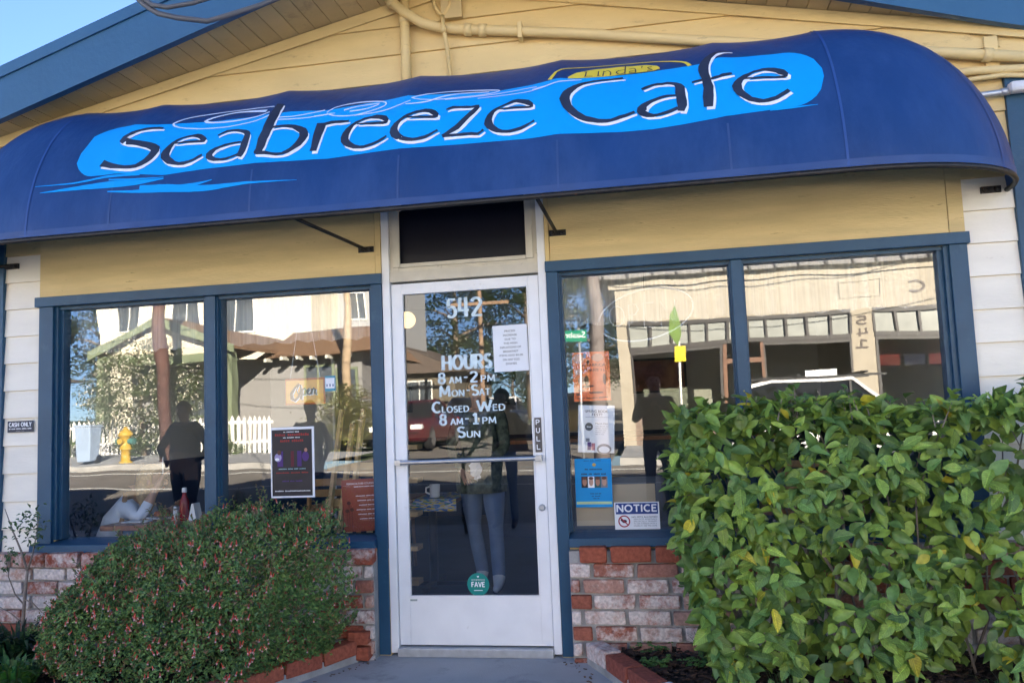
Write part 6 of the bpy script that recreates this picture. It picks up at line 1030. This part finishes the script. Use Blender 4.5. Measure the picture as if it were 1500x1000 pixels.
fb_ = sheet('blue_flyer', 'bright blue flyer with a strip of portraits low in the right window', 'flyer', .615, .827, .79, 1.069, .0475, mat('flyer_blue', (.0, .27, .62), .6, .04, 6), R(.6)); pr(fb_, mat('print_lime', (.45, .62, .35), .6), .02, .98, .06, .115); bl(fb_, mat('print_gold', (.5, .35, .08), .6), .53, .87, .05, .035); faint(fb_, INK, (6, 5, 6), .25, .72, .95, .964); faint(fb_, INK, (3, 11), .27, .75, .765, .795); faint(fb_, INK, (5, 3, 5, 4), .17, .85, .665, .70)
for k in range(4):
    u = .17 + k * .178; pr(fb_, [INK, WHT, mat('print_teal', (.03, .12, .13), .6), GRY][k], u, u + .176, .40, .63); bl(fb_, [SK, mat('print_skin2', (.5, .3, .22), .6)][k % 2], u + .088, .52, .06, .085); bl(fb_, mat('print_hair', (.12, .05, .03), .6), u + .088, .595, .065, .03, -.0018)
[faint(fb_, INK, w_, .4 + .04 * k, .7 - .03 * k, .27 - .05 * k, .29 - .05 * k) for k, w_ in enumerate(((6, 5, 4), (2, 5), (5, 3)))]
nt = sheet('notice_sign', 'white and blue NOTICE no pets sign low in the right window', 'sign', .833, 1.088, .661, .815, .0465, WHT, 0); pr(nt, BLU, .03, .97, .56, .965); painted('lettering', 'NOTICE', WHT, nt, *on(nt, .05, .95, .63, .92), -.0012, .2, .95)
MR = mat('sign_crimson', (.38, .012, .05), .5); W_, H_ = nt['wh']; ring('no_symbol', MR, nt, -.29 * W_, -.20 * H_, .027, .034, -.0012); MB().bar((-.29 * W_ - .021, -.0016, -.20 * H_ + .021), (-.29 * W_ + .021, -.0016, -.20 * H_ - .021), .0006, .0065, (0, 0, 1)).build('no_bar', MR, nt)
bl(nt, INK, .215, .30, .055, .06, -.001); bl(nt, INK, .16, .35, .03, .05, -.0011); tx(nt, INK, 'NO PETS ALLOWED', .38, .95, .42, .48); lines(nt, GRY, [(.345, 'SERVICE ANIMALS'), (.265, 'SPECIFICALLY TRAINED'), (.185, 'TO AID A PERSON WITH A'), (.105, 'DISABILITY ARE WELCOME')], .42, .93, .05)
bd = sheet('beige_board', 'beige backed board in a dark frame standing in the right window', 'board', .60, 1.10, .662, .955, .085, mat('board_navy', (.02, .035, .06), .5), 0, .012); pr(bd, mat('board_beige', (.42, .34, .24), .7, .08, 4), .02, .94, .06, .86)
pn = sheet('price_notice', 'white printed price increase notice taped inside the door glass', 'notice', .166, .374, 1.597, 1.873, .0195, WHT, R(-.6))
for k, s in enumerate(('PRICED', 'INCREASE', 'DUE TO', 'THE HIGH', 'INFLATIONS OF', 'BREAKFAST', 'ITEMS ADD $2.00', 'ON ANY EGG', 'DISHES')): q = .021 * len(s) + .03; tx(pn, INK, s, .5 - q, .5 + q, .85 - k * .088, .893 - k * .088)
fv = empty('fave_sticker', (.022, .0195, .362), 'round teal FAVE sticker low on the door glass', 'sticker'); disc('disc', mat('sticker_green', (.0, .22, .19), .45, .04, 5), fv, 0, 0, .066, 0); painted('lettering', 'FAVE', WHT, fv, -.040, .040, -.016, .016, -.0014, .19, .9); lettering('lettering', 'NEIGHBORHOOD', WHT, fv, -.04, .04, .022, .030, -.0014); MB().add([(-.026, -.0014, -.036), (.026, -.0014, -.036), (.026, -.0014, -.032), (-.026, -.0014, -.032)], [(0, 1, 2, 3)]).build('print', WHT, fv); MB().add([(-.007, -.0014, .046), (0, -.0014, .037), (.007, -.0014, .046), (.0035, -.0014, .050), (0, -.0014, .047), (-.0035, -.0014, .050)], [(0, 1, 2, 3, 4, 5)]).build('heart', WHT, fv)
ch = sheet('cash_only_sign', 'small dark CASH ONLY plate on the pale siding at the left', 'sign', -3.09, -2.90, 1.353, 1.427, -.022, mat('plate_navy', (.025, .028, .05), .45), 0, .003); painted('lettering', 'CASH ONLY', WHT, ch, *on(ch, .06, .94, .48, .88), -.0012, .2, .95); faint(ch, WHT, (2, 5, 6, 6, 5), .06, .94, .26, .38); faint(ch, GRY, (5, 3), .34, .66, .08, .16)
dp = bx('door_tag', mat('tag_grey', (.35, .4, .38), .5), leaf_o, -.386, -.345, -.0035, .0028, .272, .282)
neon = empty('neon_sign', (1.07, .13, 1.90), 'unlit white neon OPEN sign in an oval high in the right window', 'sign'); NE = mat('neon_tube', (.55, .55, .55), .3, .05, 5)
MB().tube([(.28 * math.cos(a), 0, .15 * math.sin(a) + .04 * math.cos(a)) for a in [R(205 + i * 10) for i in range(34)]], .005, 8).build('oval_tube', NE, neon, True)
for pts in ([(-.17 + .045 * math.cos(R(a)), .01, .06 * math.sin(R(a))) for a in range(0, 361, 20)], [(-.10, .01, -.08), (-.095, .01, .065), (-.055, .01, .065), (-.04, .01, .035), (-.06, .01, .005), (-.095, .01, 0)], [(.05, .01, .07), (-.01, .01, .07), (-.01, .01, -.075), (.05, .01, -.075)], [(.09, .01, -.075), (.09, .01, .075), (.17, .01, -.07), (.175, .01, .08)]): MB().tube(pts, .003, 7).build('letter_tube', NE, neon, True)
MB().tube([(0, 0, .14), (0, 0, .25)], .002, 5).build('cord', M['black'], neon)
# sheer valances at the head of the windows
SHEER = bpy.data.materials.new('sheer_curtain'); SHEER.use_nodes = True; N_ = SHEER.node_tree.nodes; L_ = SHEER.node_tree.links
tr_ = N_.new('ShaderNodeBsdfTransparent'); mx_ = N_.new('ShaderNodeMixShader'); tl_ = N_.new('ShaderNodeBsdfTranslucent'); tl_.inputs[0].default_value = (.8, .77, .7, 1); m2_ = N_.new('ShaderNodeMixShader'); m2_.inputs[0].default_value = .35
N_['Principled BSDF'].inputs['Base Color'].default_value = (.78, .75, .68, 1); N_['Principled BSDF'].inputs['Roughness'].default_value = .9
tcn = N_.new('ShaderNodeTexCoord'); nzn = N_.new('ShaderNodeTexNoise'); mpn = N_.new('ShaderNodeMapping'); mpn.inputs['Scale'].default_value = (30, 30, .8); L_.new(tcn.outputs['Object'], mpn.inputs[0]); L_.new(mpn.outputs[0], nzn.inputs['Vector']); nzn.inputs['Scale'].default_value = 1.0
mrn = N_.new('ShaderNodeMapRange'); mrn.inputs['To Min'].default_value = .2; mrn.inputs['To Max'].default_value = .98; L_.new(nzn.outputs['Fac'], mrn.inputs['Value'])
L_.new(N_['Principled BSDF'].outputs[0], m2_.inputs[1]); L_.new(tl_.outputs[0], m2_.inputs[2]); L_.new(mrn.outputs[0], mx_.inputs[0]); L_.new(tr_.outputs[0], mx_.inputs[1]); L_.new(m2_.outputs[0], mx_.inputs[2]); L_.new(mx_.outputs[0], N_['Material Output'].inputs[0])
for x0, x1, lb in ((-2.74, -.57, 'sheer pleated valance at the head of the left window'), (.57, 2.69, 'sheer pleated valance at the head of the right window')):
    cu = empty('curtain', ((x0 + x1) / 2, .17, 2.16), lb, 'curtain'); mb = MB(); n = int((x1 - x0) / .012); V = []
    for i in range(n + 1):
        x = x0 + (x1 - x0) * i / n - (x0 + x1) / 2; y = .018 * math.sin(x * 62 + 2 * math.sin(x * 9)); V += [(x, y * .5, 0), (x, y, -.16), (x, y * 1.2, -.30 + .008 * math.sin(x * 40))]
    mb.add(V, [(3 * i + k, 3 * i + 3 + k, 3 * i + 4 + k, 3 * i + 1 + k) for i in range(n) for k in range(2)]); mb.build('cloth', SHEER, cu, True); MB().tube([((x0 - x1) / 2, .01, 0), ((x1 - x0) / 2, .01, 0)], .009, 8).build('rod', M['steel'], cu)
# ================================================================== inside the cafe
FLR = mat('cafe_floor', (0.035, 0.045, 0.075), 0.5, 0.2, 3); IW = mat('cafe_wall', (0.60, 0.59, 0.57), 0.8, 0.05, 2); NAVY = mat('navy_wainscot', (0.018, 0.04, 0.10), 0.5, 0.12, 5)
def struct(name, mb, m_): return tag(mb.build(name, m_), kind='structure')
struct('cafe_floor', MB().box(-3.2, 3.2, 0.12, 6.2, -0.08, 0.0), FLR); struct('cafe_ceiling', MB().box(-3.2, 3.2, 0.12, 6.2, 2.82, 2.9), mat('cafe_ceiling', (0.5, 0.48, 0.43), 0.9, 0.05, 2))
struct('cafe_back_wall', MB().box(-3.2, 3.2, 6.0, 6.2, 0.0, 2.82), IW); struct('cafe_side_wall', MB().box(-3.32, -3.2, 0.12, 6.2, 0.0, 2.82), IW); struct('cafe_side_wall', MB().box(3.2, 3.32, 0.12, 6.2, 0.0, 2.82), IW)
WN = MB().box(-3.2, 3.2, 5.96, 5.999, 0.0, 1.05); WN.box(-3.2, -3.16, .13, 5.95, 0, 1.05); WN.box(3.16, 3.2, .13, 5.95, 0, 1.05); struct('cafe_wainscot', WN, NAVY)
OAK = mat('oak_wood', (0.36, 0.20, 0.085), 0.45, 0.2, 5, 0.001, 40, stretch=(1, 1, 6)); PINE = mat('pine_wood', (0.55, 0.38, 0.19), 0.5, 0.15, 5, 0.001, 40, stretch=(1, 1, 5)); TBL = mat('table_brown', (0.24, 0.10, 0.055), 0.35, 0.2, 6, stretch=(4, 1, 1))
def table(label, x, y, w_, d_, h, name='table'):
    t = empty(name, (x, y, 0), label, 'table'); bx('tabletop', TBL, t, -w_ / 2, w_ / 2, -d_ / 2, d_ / 2, h - .035, h, .006); MB().tube([(0, 0, .03), (0, 0, h - .035)], .035, 10).build('pedestal', M['black'], t, True); mb = MB(); mb.box(-.28, .28, -.03, .03, 0, .03); mb.box(-.03, .03, -.28, -.031, 0, .03); mb.box(-.03, .03, .031, .28, 0, .03); mb.build('foot', M['black'], t); return t
TZ = .715
table('brown wooden table set against the left window', -2.14, .52, .84, .70, TZ); table('brown table behind the concert poster', -1.15, 1.5, .7, .7, TZ); table('table with a colourful cloth inside the door', -.72, 1.72, .5, .5, .70); table('brown table inside the right window', 1.9, .75, .9, .7, TZ)
def thing(name, label, cat, loc, mb, m_, smooth=True): o = mb.build(name, m_, None, smooth, 0, loc); return tag(o, label, cat)
kt = empty('ketchup_bottle', (-2.09, .40, TZ), 'red ketchup bottle with white cap on the left window table', 'bottle'); MB().lathe([(.030, 0), (.032, .01), (.032, .11), (.026, .14), (.014, .17), (.013, .185)], (0, 0, 0), 18).build('bottle', mat('ketchup_red', (.22, .012, .015), .2, .08, 8), kt, True); MB().lathe([(.016, .185), (.017, .19), (.016, .215), (.012, .218)], (0, 0, 0), 16).build('cap', M['paper'], kt, True)
def shaker(label, x, m_): s = empty('shaker', (x, .42, TZ), label, 'shaker'); MB().lathe([(.021, 0), (.022, .005), (.019, .07)], (0, 0, 0), 12).build('jar', m_, s, True); MB().lathe([(.019, .07), (.020, .085), (.012, .098)], (0, 0, 0), 12).build('lid', M['steel'], s, True)
shaker('salt shaker with steel lid on the left window table', -2.165, mat('salt', (.62, .64, .66), .4, .1, 20)); shaker('pepper shaker beside the ketchup bottle', -2.125, mat('pepper', (.10, .09, .08), .4, .3, 40))
nk = empty('menu_card', (-2.02, .42, TZ), 'white folded menu card beside the ketchup bottle', 'menu'); MB().hexa([(-.03, -.04, 0), (.03, -.04, 0), (.03, .04, 0), (-.03, .04, 0), (-.006, -.04, .11), (.006, -.04, .11), (.006, .04, .11), (-.006, .04, .11)]).build('card', M['paper'], nk)
plt = empty('plate', (-2.30, .50, TZ), 'white plate of food on the left window table', 'plate'); MB().lathe([(.06, 0), (.12, .012), (.125, .016), (.06, .008)], (0, 0, 0), 28).build('dish', M['paper'], plt, True); mb = MB()
for k in range(14): mb.ball((random.gauss(0, .03), random.gauss(0, .03), .025 + random.uniform(0, .02)), random.uniform(.014, .024), 8, 6)
mb.build('food', mat('food_brown', (.25, .09, .03), .6, .4, 30), plt, True)['kind'] = 'stuff'
thing('napkin', 'white paper napkin lying on the left window table', 'napkin', (-2.40, .34, TZ + .002), MB().box(-.09, .09, -.05, .05, 0, .004), M['paper'], False)
mg = empty('mug', (-.66, 1.60, .705), 'white mug on the cloth covered table inside the door', 'mug'); MB().lathe([(.036, 0), (.040, .01), (.042, .10), (.037, .10), (.035, .012)], (0, 0, 0), 18).build('cup', M['paper'], mg, True); MB().tube([(-.04, 0, .085), (-.072, 0, .075), (-.075, 0, .04), (-.04, 0, .025)], .007, 8).build('handle', M['paper'], mg, True)
cl = bpy.data.materials.new('patchwork_cloth'); cl.use_nodes = True; n_ = cl.node_tree.nodes; vo = n_.new('ShaderNodeTexVoronoi'); vo.inputs['Scale'].default_value = 16; rp = n_.new('ShaderNodeValToRGB'); rp.color_ramp.interpolation = 'CONSTANT'; e_ = rp.color_ramp.elements; e_[0].color = (.02, .10, .35, 1); e_[1].position = .8; e_[1].color = (.05, .25, .12, 1)
for q, c_ in ((.25, (.6, .45, .05, 1)), (.45, (.05, .20, .5, 1)), (.62, (.5, .5, .48, 1))): x_ = e_.new(q); x_.color = c_
cl.node_tree.links.new(vo.outputs['Color'], rp.inputs[0]); cl.node_tree.links.new(rp.outputs[0], n_['Principled BSDF'].inputs['Base Color'])
thing('tablecloth', 'colourful patterned cloth on the small table inside the door', 'tablecloth', (-.72, 1.72, .701), MB().box(-.265, .265, -.265, -.255, -.09, .004).box(-.265, .265, -.2549, .265, 0, .004), cl, False)
def chair(label, x, y, rz, m_):
    c = empty('chair', (x, y, 0), label, 'chair', 'wooden cafe chairs', rz); bx('seat', m_, c, -.21, .21, -.21, .21, .43, .46, .01)
    for sx in (-1, 1): MB().tube([(sx * .19, -.19, 0), (sx * .18, -.18, .43)], .017, 8).build('leg', m_, c, True); MB().tube([(sx * .20, .21, 0), (sx * .19, .20, .45), (sx * .185, .26, .90)], .018, 8).build('leg', m_, c, True)
    for z_ in (.58, .69, .80, .88): bx('slat', m_, c, -.18, .18, .205 + (z_ - .45) * .12, .222 + (z_ - .45) * .12, z_ - .03, z_ + .025, .004)
    return c
chair('ladder-back wooden chair behind the concert poster', -1.30, .95, R(10), OAK); chair('wooden chair of the seated diner', -2.88, .62, R(-80), OAK); chair('wooden chair inside the right window by the board', 1.10, .85, R(120), OAK); chair('wooden chair hidden behind the hedge in the right window', 2.2, 1.5, R(0), OAK); chair('wooden chair at the table beyond the mug', -1.3, 2.3, R(180), OAK)
rk = empty('wooden_rack', (-.95, .62, 0), 'leaning pale wooden slatted rack inside the left window', 'rack')
for k, x in enumerate((-.20, -.12, -.04, .10, .22)): MB().bar((x - .06, -.10, 0), (x + .06, .14, 1.42 - .10 * (k % 2)), .035, .025).build('slat', PINE, rk)
for z_ in (.22, .78, 1.02): MB().bar((-.24, -.055 + z_ * .16, z_), (.34, -.055 + z_ * .16, z_), .03, .05).build('rail', PINE, rk)
sh_ = empty('slatted_shelf', (-.80, 1.25, 0), 'leaning wooden slatted shelf just inside the door', 'shelf')
for k in range(3): MB().bar((-.08 + k * .05, -.05, 0), (-.14 + k * .05, .10, 1.25), .03, .02).build('slat', PINE, sh_)
for k in range(5): bx('shelf_board', PINE, sh_, -.17, .10, -.05 + k * .02, .09 + k * .02, .10 + k * .25, .135 + k * .25)
gp = empty('grey_partition', (-2.2, 2.6, 0), 'pale grey partition panel behind the seated diner', 'partition'); bx('panel', IW, gp, -.35, .28, 0, .04, .86, 1.85); bx('base', NAVY, gp, -.45, .75, -.01, .05, 0, .86); MB().bar((.30, -.02, .3), (.30, -.02, 1.95), .02).build('edge', M['paper'], gp)
cnt = empty('counter', (.9, 4.4, 0), 'navy service counter at the back of the cafe', 'counter'); bx('front', NAVY, cnt, -1.6, 1.6, -.3, .3, 0, 1.0); bx('top', TBL, cnt, -1.65, 1.65, -.36, .36, 1.0, 1.04)
for k, (x, z_, w_, h_, lb) in enumerate(((-2.4, 1.6, .5, .4, 'framed picture on the back wall, leftmost'), (-.9, 1.7, .4, .5, 'framed picture on the back wall, second from the left'), (1.2, 1.75, .7, .45, 'framed picture on the back wall above the counter'))):
    pf = empty('picture', (x, 5.96, z_), lb, 'picture'); bx('frame', M['black'], pf, -w_ / 2, w_ / 2, -.03, 0, -h_ / 2, h_ / 2); bx('canvas', mat('canvas_%d' % k, ((.3, .25, .15), (.12, .2, .25), (.3, .12, .08))[k], .8, .5, 6), pf, -w_ / 2 + .03, w_ / 2 - .03, -.034, -.031, -h_ / 2 + .03, h_ / 2 - .03)
lampo = empty('pendant_lamp', (-1.28, 3.0, 2.31), 'lit warm globe lamp hanging inside, seen at the top of the door', 'lamp'); MB().ball((0, 0, 0), .085, 18, 12).build('globe', mat('lamp_globe', (.9, .8, .6), .4, 0, emit=((1.0, .62, .30), 0.13)), lampo, True); MB().tube([(0, 0, .08), (0, 0, .51)], .006, 6).build('cord', M['black'], lampo)

# ================================================================== people
SKIN = mat('skin', (.48, .29, .20), .5, .06, 8)
def person(label, loc, rz, top, legs, hair, pose, H=1.70, shoes=None, hair_long=False, build=1.0, cat='person', arms=None, name='person'):
    """one skinned body on a jointed skeleton; faces +y before rotation"""
    k = H / 1.75; P = []; E = []; TAG = []; am = arms or min(build, 1.15); lg = min(build, 1.12)
    def jt(p, r, parent, tg):
        P.append((Vector(p) * k, r * k)); i = len(P) - 1
        if parent is not None: E.append((parent, i)); TAG.append(tg)
        return i
    hip = pose.get('hip', (0, 0, .95)); hv = Vector(hip); lean = Vector(pose.get('lean', (0, 0, 0)))
    pel = jt(hip, .135 * build, None, ''); bel = jt(hv + Vector((0, .01, .15)) + lean * .3, .125 * build, pel, 'top'); che = jt(hv + Vector((0, 0, .36)) + lean * .75, .145 * build, bel, 'top')
    nb = jt(hv + Vector((0, 0, .505)) + lean, .085, che, 'top'); nk_ = jt(hv + Vector((0, .012, .565)) + lean, .058, nb, 'skin'); hd = Vector(pose.get('head', (0, .03, .635))) + hv + lean; h1 = jt(hd, .082, nk_, 'skin'); h2 = jt(hd + Vector((0, .005, .075)), .094, h1, 'skin'); h3 = jt(hd + Vector((0, -.005, .14)), .055, h2, 'skin')
    for s, sd in ((-1, 'L'), (1, 'R')):
        q = pose.get('leg' + sd); hj = jt(hv + Vector((s * .095, 0, -.06)), .092 * build, pel, 'legs')
        kn, an = q if q else ((s * .11, .03, .50), (s * .115, -.01, .09))
        m1 = jt((hv + Vector((s * .095, 0, -.06)) + Vector(kn)) / 2, .078 * build, hj, 'legs'); kj = jt(kn, .060 * lg, m1, 'legs'); cj = jt(Vector(kn).lerp(Vector(an), .4), .060 * lg, kj, 'legs'); aj = jt(an, .054 * lg, cj, 'legs'); tj = jt(Vector(an) + Vector((s * .01, .09, -.045)), .036, aj, 'shoe'); jt(Vector(an) + Vector((s * .015, .17, -.055)), .028, tj, 'shoe')
        sh = hv + Vector((s * .175, 0, .46)) + lean; el, wr = pose['arm' + sd]; sj = jt(sh, .058 * build, che, 'top'); ej = jt(el, .042 * am, jt(sh.lerp(Vector(el), .5), .050 * am, sj, 'top'), 'top'); wj = jt(wr, .026, jt(Vector(el).lerp(Vector(wr), .5), .036 * am, ej, 'top'), pose.get('cuff', 'top'))
        fd = (Vector(wr) - Vector(el)).normalized(); side = Vector((s, 0, 0)) if abs(fd.x) < .8 else Vector((0, 1, 0)); side = (side - fd * side.dot(fd)).normalized(); pal = jt(Vector(wr) + fd * .06, .030, wj, 'skin')
        up = fd.cross(side)
        for f_, (o_, L_) in enumerate(((-.024, .058), (-.008, .066), (.008, .062), (.023, .048))):
            a = jt(Vector(wr) + fd * .09 + side * o_, .0095, pal, 'skin'); b2 = jt(Vector(wr) + fd * (.09 + L_ * .55) + side * o_ + up * .012, .0085, a, 'skin'); jt(Vector(wr) + fd * (.09 + L_ * .85) + side * o_ + up * .032, .0075, b2, 'skin')
        ta = jt(Vector(wr) + fd * .045 - side * .034, .011, pal, 'skin'); jt(Vector(wr) + fd * .085 - side * .050 + up * .015, .009, ta, 'skin')
    me = bpy.data.meshes.new('body'); me.from_pydata([p for p, r in P], E, []); ob = bpy.data.objects.new('tmp', me); COL.objects.link(ob); sk = ob.modifiers.new('s', 'SKIN'); sk.use_smooth_shade = True
    for i, (p, r) in enumerate(P): d = me.skin_vertices[0].data[i]; d.radius = (r, r); d.use_root = (i == 0)
    ss = ob.modifiers.new('u', 'SUBSURF'); ss.levels = 1; ss.render_levels = 1; bpy.context.view_layer.update(); m2 = bpy.data.meshes.new_from_object(ob.evaluated_get(bpy.context.evaluated_depsgraph_get())); bpy.data.objects.remove(ob)
    order = ['top', 'legs', 'skin', 'shoe']; m2.materials.clear()
    for m_ in (top, legs, SKIN, shoes or M['black']): m2.materials.append(m_)
    segs = [(P[a][0], P[b][0], t) for (a, b), t in zip(E, TAG)]
    for f in m2.polygons:
        c = f.center; best = 9; bt = 'top'
        for a, b, t in segs:
            ab = b - a; u = max(0, min(1, (c - a).dot(ab) / max(ab.length_squared, 1e-9))); dd = (a + ab * u - c).length
            if dd < best: best = dd; bt = t
        f.material_index = order.index(bt); f.use_smooth = True
    root = empty(name, loc, label, cat, None, rz); bo = bpy.data.objects.new('body', m2); COL.objects.link(bo); bo.parent = root; hd = hd * k
    hb = MB(); hb.ball(hd + Vector((0, -.014, .085)) * k, .098 * k, 18, 12, (1.0, 1.06, 1.08))
    hb.v = [v if not (v[1] > hd.y + .045 * k and v[2] < hd.z + .125 * k) else (v[0] * .8 + hd.x * .2, hd.y + .02 * k, v[2]) for v in hb.v]
    if hair_long: hb.ball(hd + Vector((0, -.055, -.03)) * k, .10 * k, 16, 10, (1.0, .75, 1.7))
    hb.build('hair', hair, root, True)
    for s in (-1, 1): MB().ball(hd + Vector((s * .032, .088, .072)) * k, .011 * k, 8, 6).build('eye', M['black'], root, True); MB().ball(hd + Vector((s * .088, 0, .055)) * k, .022 * k, 8, 6, (.5, .8, 1.3)).build('ear', SKIN, root, True)
    MB().ball(hd + Vector((0, .098, .045)) * k, .016 * k, 8, 6, (.8, 1.1, 1.5)).build('nose', SKIN, root, True); MB().ball(hd + Vector((0, .082, .005)) * k, .02 * k, 8, 6, (1.2, .4, .35)).build('mouth', mat('lips', (.3, .1, .09), .5), root, True)
    return root
def cloth(n, c): return mat(n, c, .85, .12, 8, .002, 60)
DJ = cloth('jacket_black', (.018, .018, .022)); GJ = cloth('jacket_grey', (.028, .027, .028)); JEAN = cloth('denim', (.10, .16, .26)); DKT = cloth('trousers_dark', (.03, .03, .04)); HB = mat('hair_brown', (.06, .035, .02), .6, .2, 30); HBL = mat('hair_blond', (.50, .35, .18), .6, .25, 30)
down = lambda s: ((s * .24, .0, 1.13), (s * .25, .06, .90))
# photographer with the phone, behind the camera
person('photographer in a dark jacket holding up a phone, reflected in the right window', (1.12, -5.12, -.035), 0, GJ, DKT, HB, dict(armL=((-.25, .14, 1.20), (-.08, .34, 1.33)), armR=((.25, .14, 1.20), (.06, .34, 1.33))), 1.78)
ph_ = empty('phone', (1.085, -4.70, 1.345), 'black phone held up by the photographer', 'phone'); bx('case', M['black'], ph_, -.078, .078, -.008, 0, -.038, .038, .003); MB().lathe([(.006, 0), (.006, .001)], (-.06, .001, .022), 12, 'y').build('lens', CGL, ph_)
person('dark clothed companion standing left of the photographer, reflected in the door', (-0.72, -4.95, -.035), R(8), DJ, JEAN, HB, dict(armL=((-.30, .06, 1.16), (-.42, .16, .93)), armR=((.28, .10, 1.15), (.10, .24, 1.10))), 1.66, hair_long=True)
bg_ = empty('handbag', (-.50, -4.72, .98), 'brown leather bag carried by the companion', 'bag'); MB().hexa([(-.12, -.05, -.1), (.12, -.05, -.1), (.12, .05, -.1), (-.12, .05, -.1), (-.09, -.03, .12), (.09, -.03, .12), (.09, .03, .12), (-.09, .03, .12)]).build('pouch', mat('leather', (.16, .06, .03), .5, .2, 12), bg_, bevel=.02); MB().tube([(-.08, 0, .12), (-.05, 0, .26), (.05, 0, .26), (.08, 0, .12)], .008, 6).build('strap', MATS['leather'], bg_, True)
person('person in black with one arm raised, reflected behind the concert poster', (-3.22, -4.95, -.035), R(4), DJ, DKT, HB, dict(armL=((-.40, .05, 1.20), (-.20, .16, 1.36)), armR=((.27, .02, 1.14), (.22, .10, .92))), 1.62)
person('broad person in a black coat with hands on hips, reflected in the first left pane', (-4.98, -4.95, -.035), R(10), DJ, DKT, HB, dict(armL=((-.46, .0, 1.12), (-.26, .10, .95)), armR=((.46, .0, 1.12), (.26, .10, .95))), 1.68, build=1.65, arms=1.5)
bk_ = empty('bicycle', (-1.25, -5.0, -.035), 'black bicycle held beside the companion, reflected in the door', 'bicycle', None, R(75))
for x in (-.5, .5): wl = MB().tube([(x + .32 * math.cos(R(a)), 0, .34 + .32 * math.sin(R(a))) for a in range(0, 361, 12)], .018, 8, False).build('wheel', TYRE, bk_, True); MB().lathe([(.02, -.04), (.02, .04)], (x, 0, .34), 10, 'y').build('hub', M['steel'], wl)
for a, b in (((-.5, 0, .34), (-.05, 0, .34)), ((-.05, 0, .34), (-.18, 0, .82)), ((-.5, 0, .34), (-.15, 0, .72)), ((-.15, 0, .72), (.36, 0, .78)), ((-.05, 0, .34), (.38, 0, .70)), ((.5, 0, .34), (.34, 0, .96))): MB().tube([a, b], .016, 8).build('frame_tube', M['blackmetal'], bk_, True)
MB().tube([(.30, -.28, 1.0), (.36, -.1, .97), (.36, .1, .97), (.30, .28, 1.0)], .013, 8).build('handlebar', M['black'], bk_, True); MB().hexa([(-.32, -.07, .84), (-.06, -.025, .84), (-.06, .025, .84), (-.32, .07, .84), (-.32, -.08, .89), (-.05, -.03, .88), (-.05, .03, .88), (-.32, .08, .89)]).build('saddle', M['black'], bk_, bevel=.015)
# people inside
person('seated diner in a pale blue knitted jumper by the left window, holding a phone', (-2.80, .62, 0), R(-75), mat('knit_blue', (.70, .76, .86), .9, .08, 10, .004, 50), JEAN, HBL, dict(hip=(0, 0, .46), lean=(0, .17, -.08), head=(0, .13, .575), legL=((-.13, .40, .50), (-.12, .42, .10)), legR=((.13, .40, .50), (.12, .42, .10)), armL=((-.27, .24, .70), (-.12, .40, .78)), armR=((.28, .30, .76), (.20, .40, .98)), cuff='skin'), 1.66, hair_long=True, build=1.55)
dp_ = empty('phone', (-2.40, .63, 1.06), 'white phone in the hand of the seated diner', 'phone'); dp_.rotation_euler = (0, R(18), R(-60)); bx('case', M['paper'], dp_, -.036, .036, -.004, .004, -.07, .07, .002)
wtr = person('standing person in jeans and a dark top just inside the door', (-.28, 1.62, 0), R(175), mat('top_pattern', (.10, .12, .08), .85, .6, 26), cloth('denim_pale', (.15, .22, .36)), HB, dict(legL=((-.13, .07, .50), (-.15, .10, .09)), legR=((.09, -.02, .50), (.04, -.08, .09)), armL=((-.24, .08, 1.14), (-.06, .22, .98)), armR=((.25, .06, 1.14), (.10, .22, .97))), 1.66, shoes=M['paper'], build=1.35)
MB().lathe([(.20, .74), (.205, .80), (.19, .92), (.17, 1.06)], (0, 0, 0), 22).build('tunic_hem', MATS['top_pattern'], wtr, True)
thing('paper_bag', 'crumpled white paper held by the person inside the door', 'paper', (-.27, 1.36, .93), (lambda q: (setattr(q, 'v', [(a + random.uniform(-.018, .018), b + random.uniform(-.012, .012), c + random.uniform(-.02, .02)) for a, b, c in q.v]), q)[1])(MB().ball((0, 0, 0), .05, 8, 6, (1.0, .35, 1.5))), M['paper'], False)
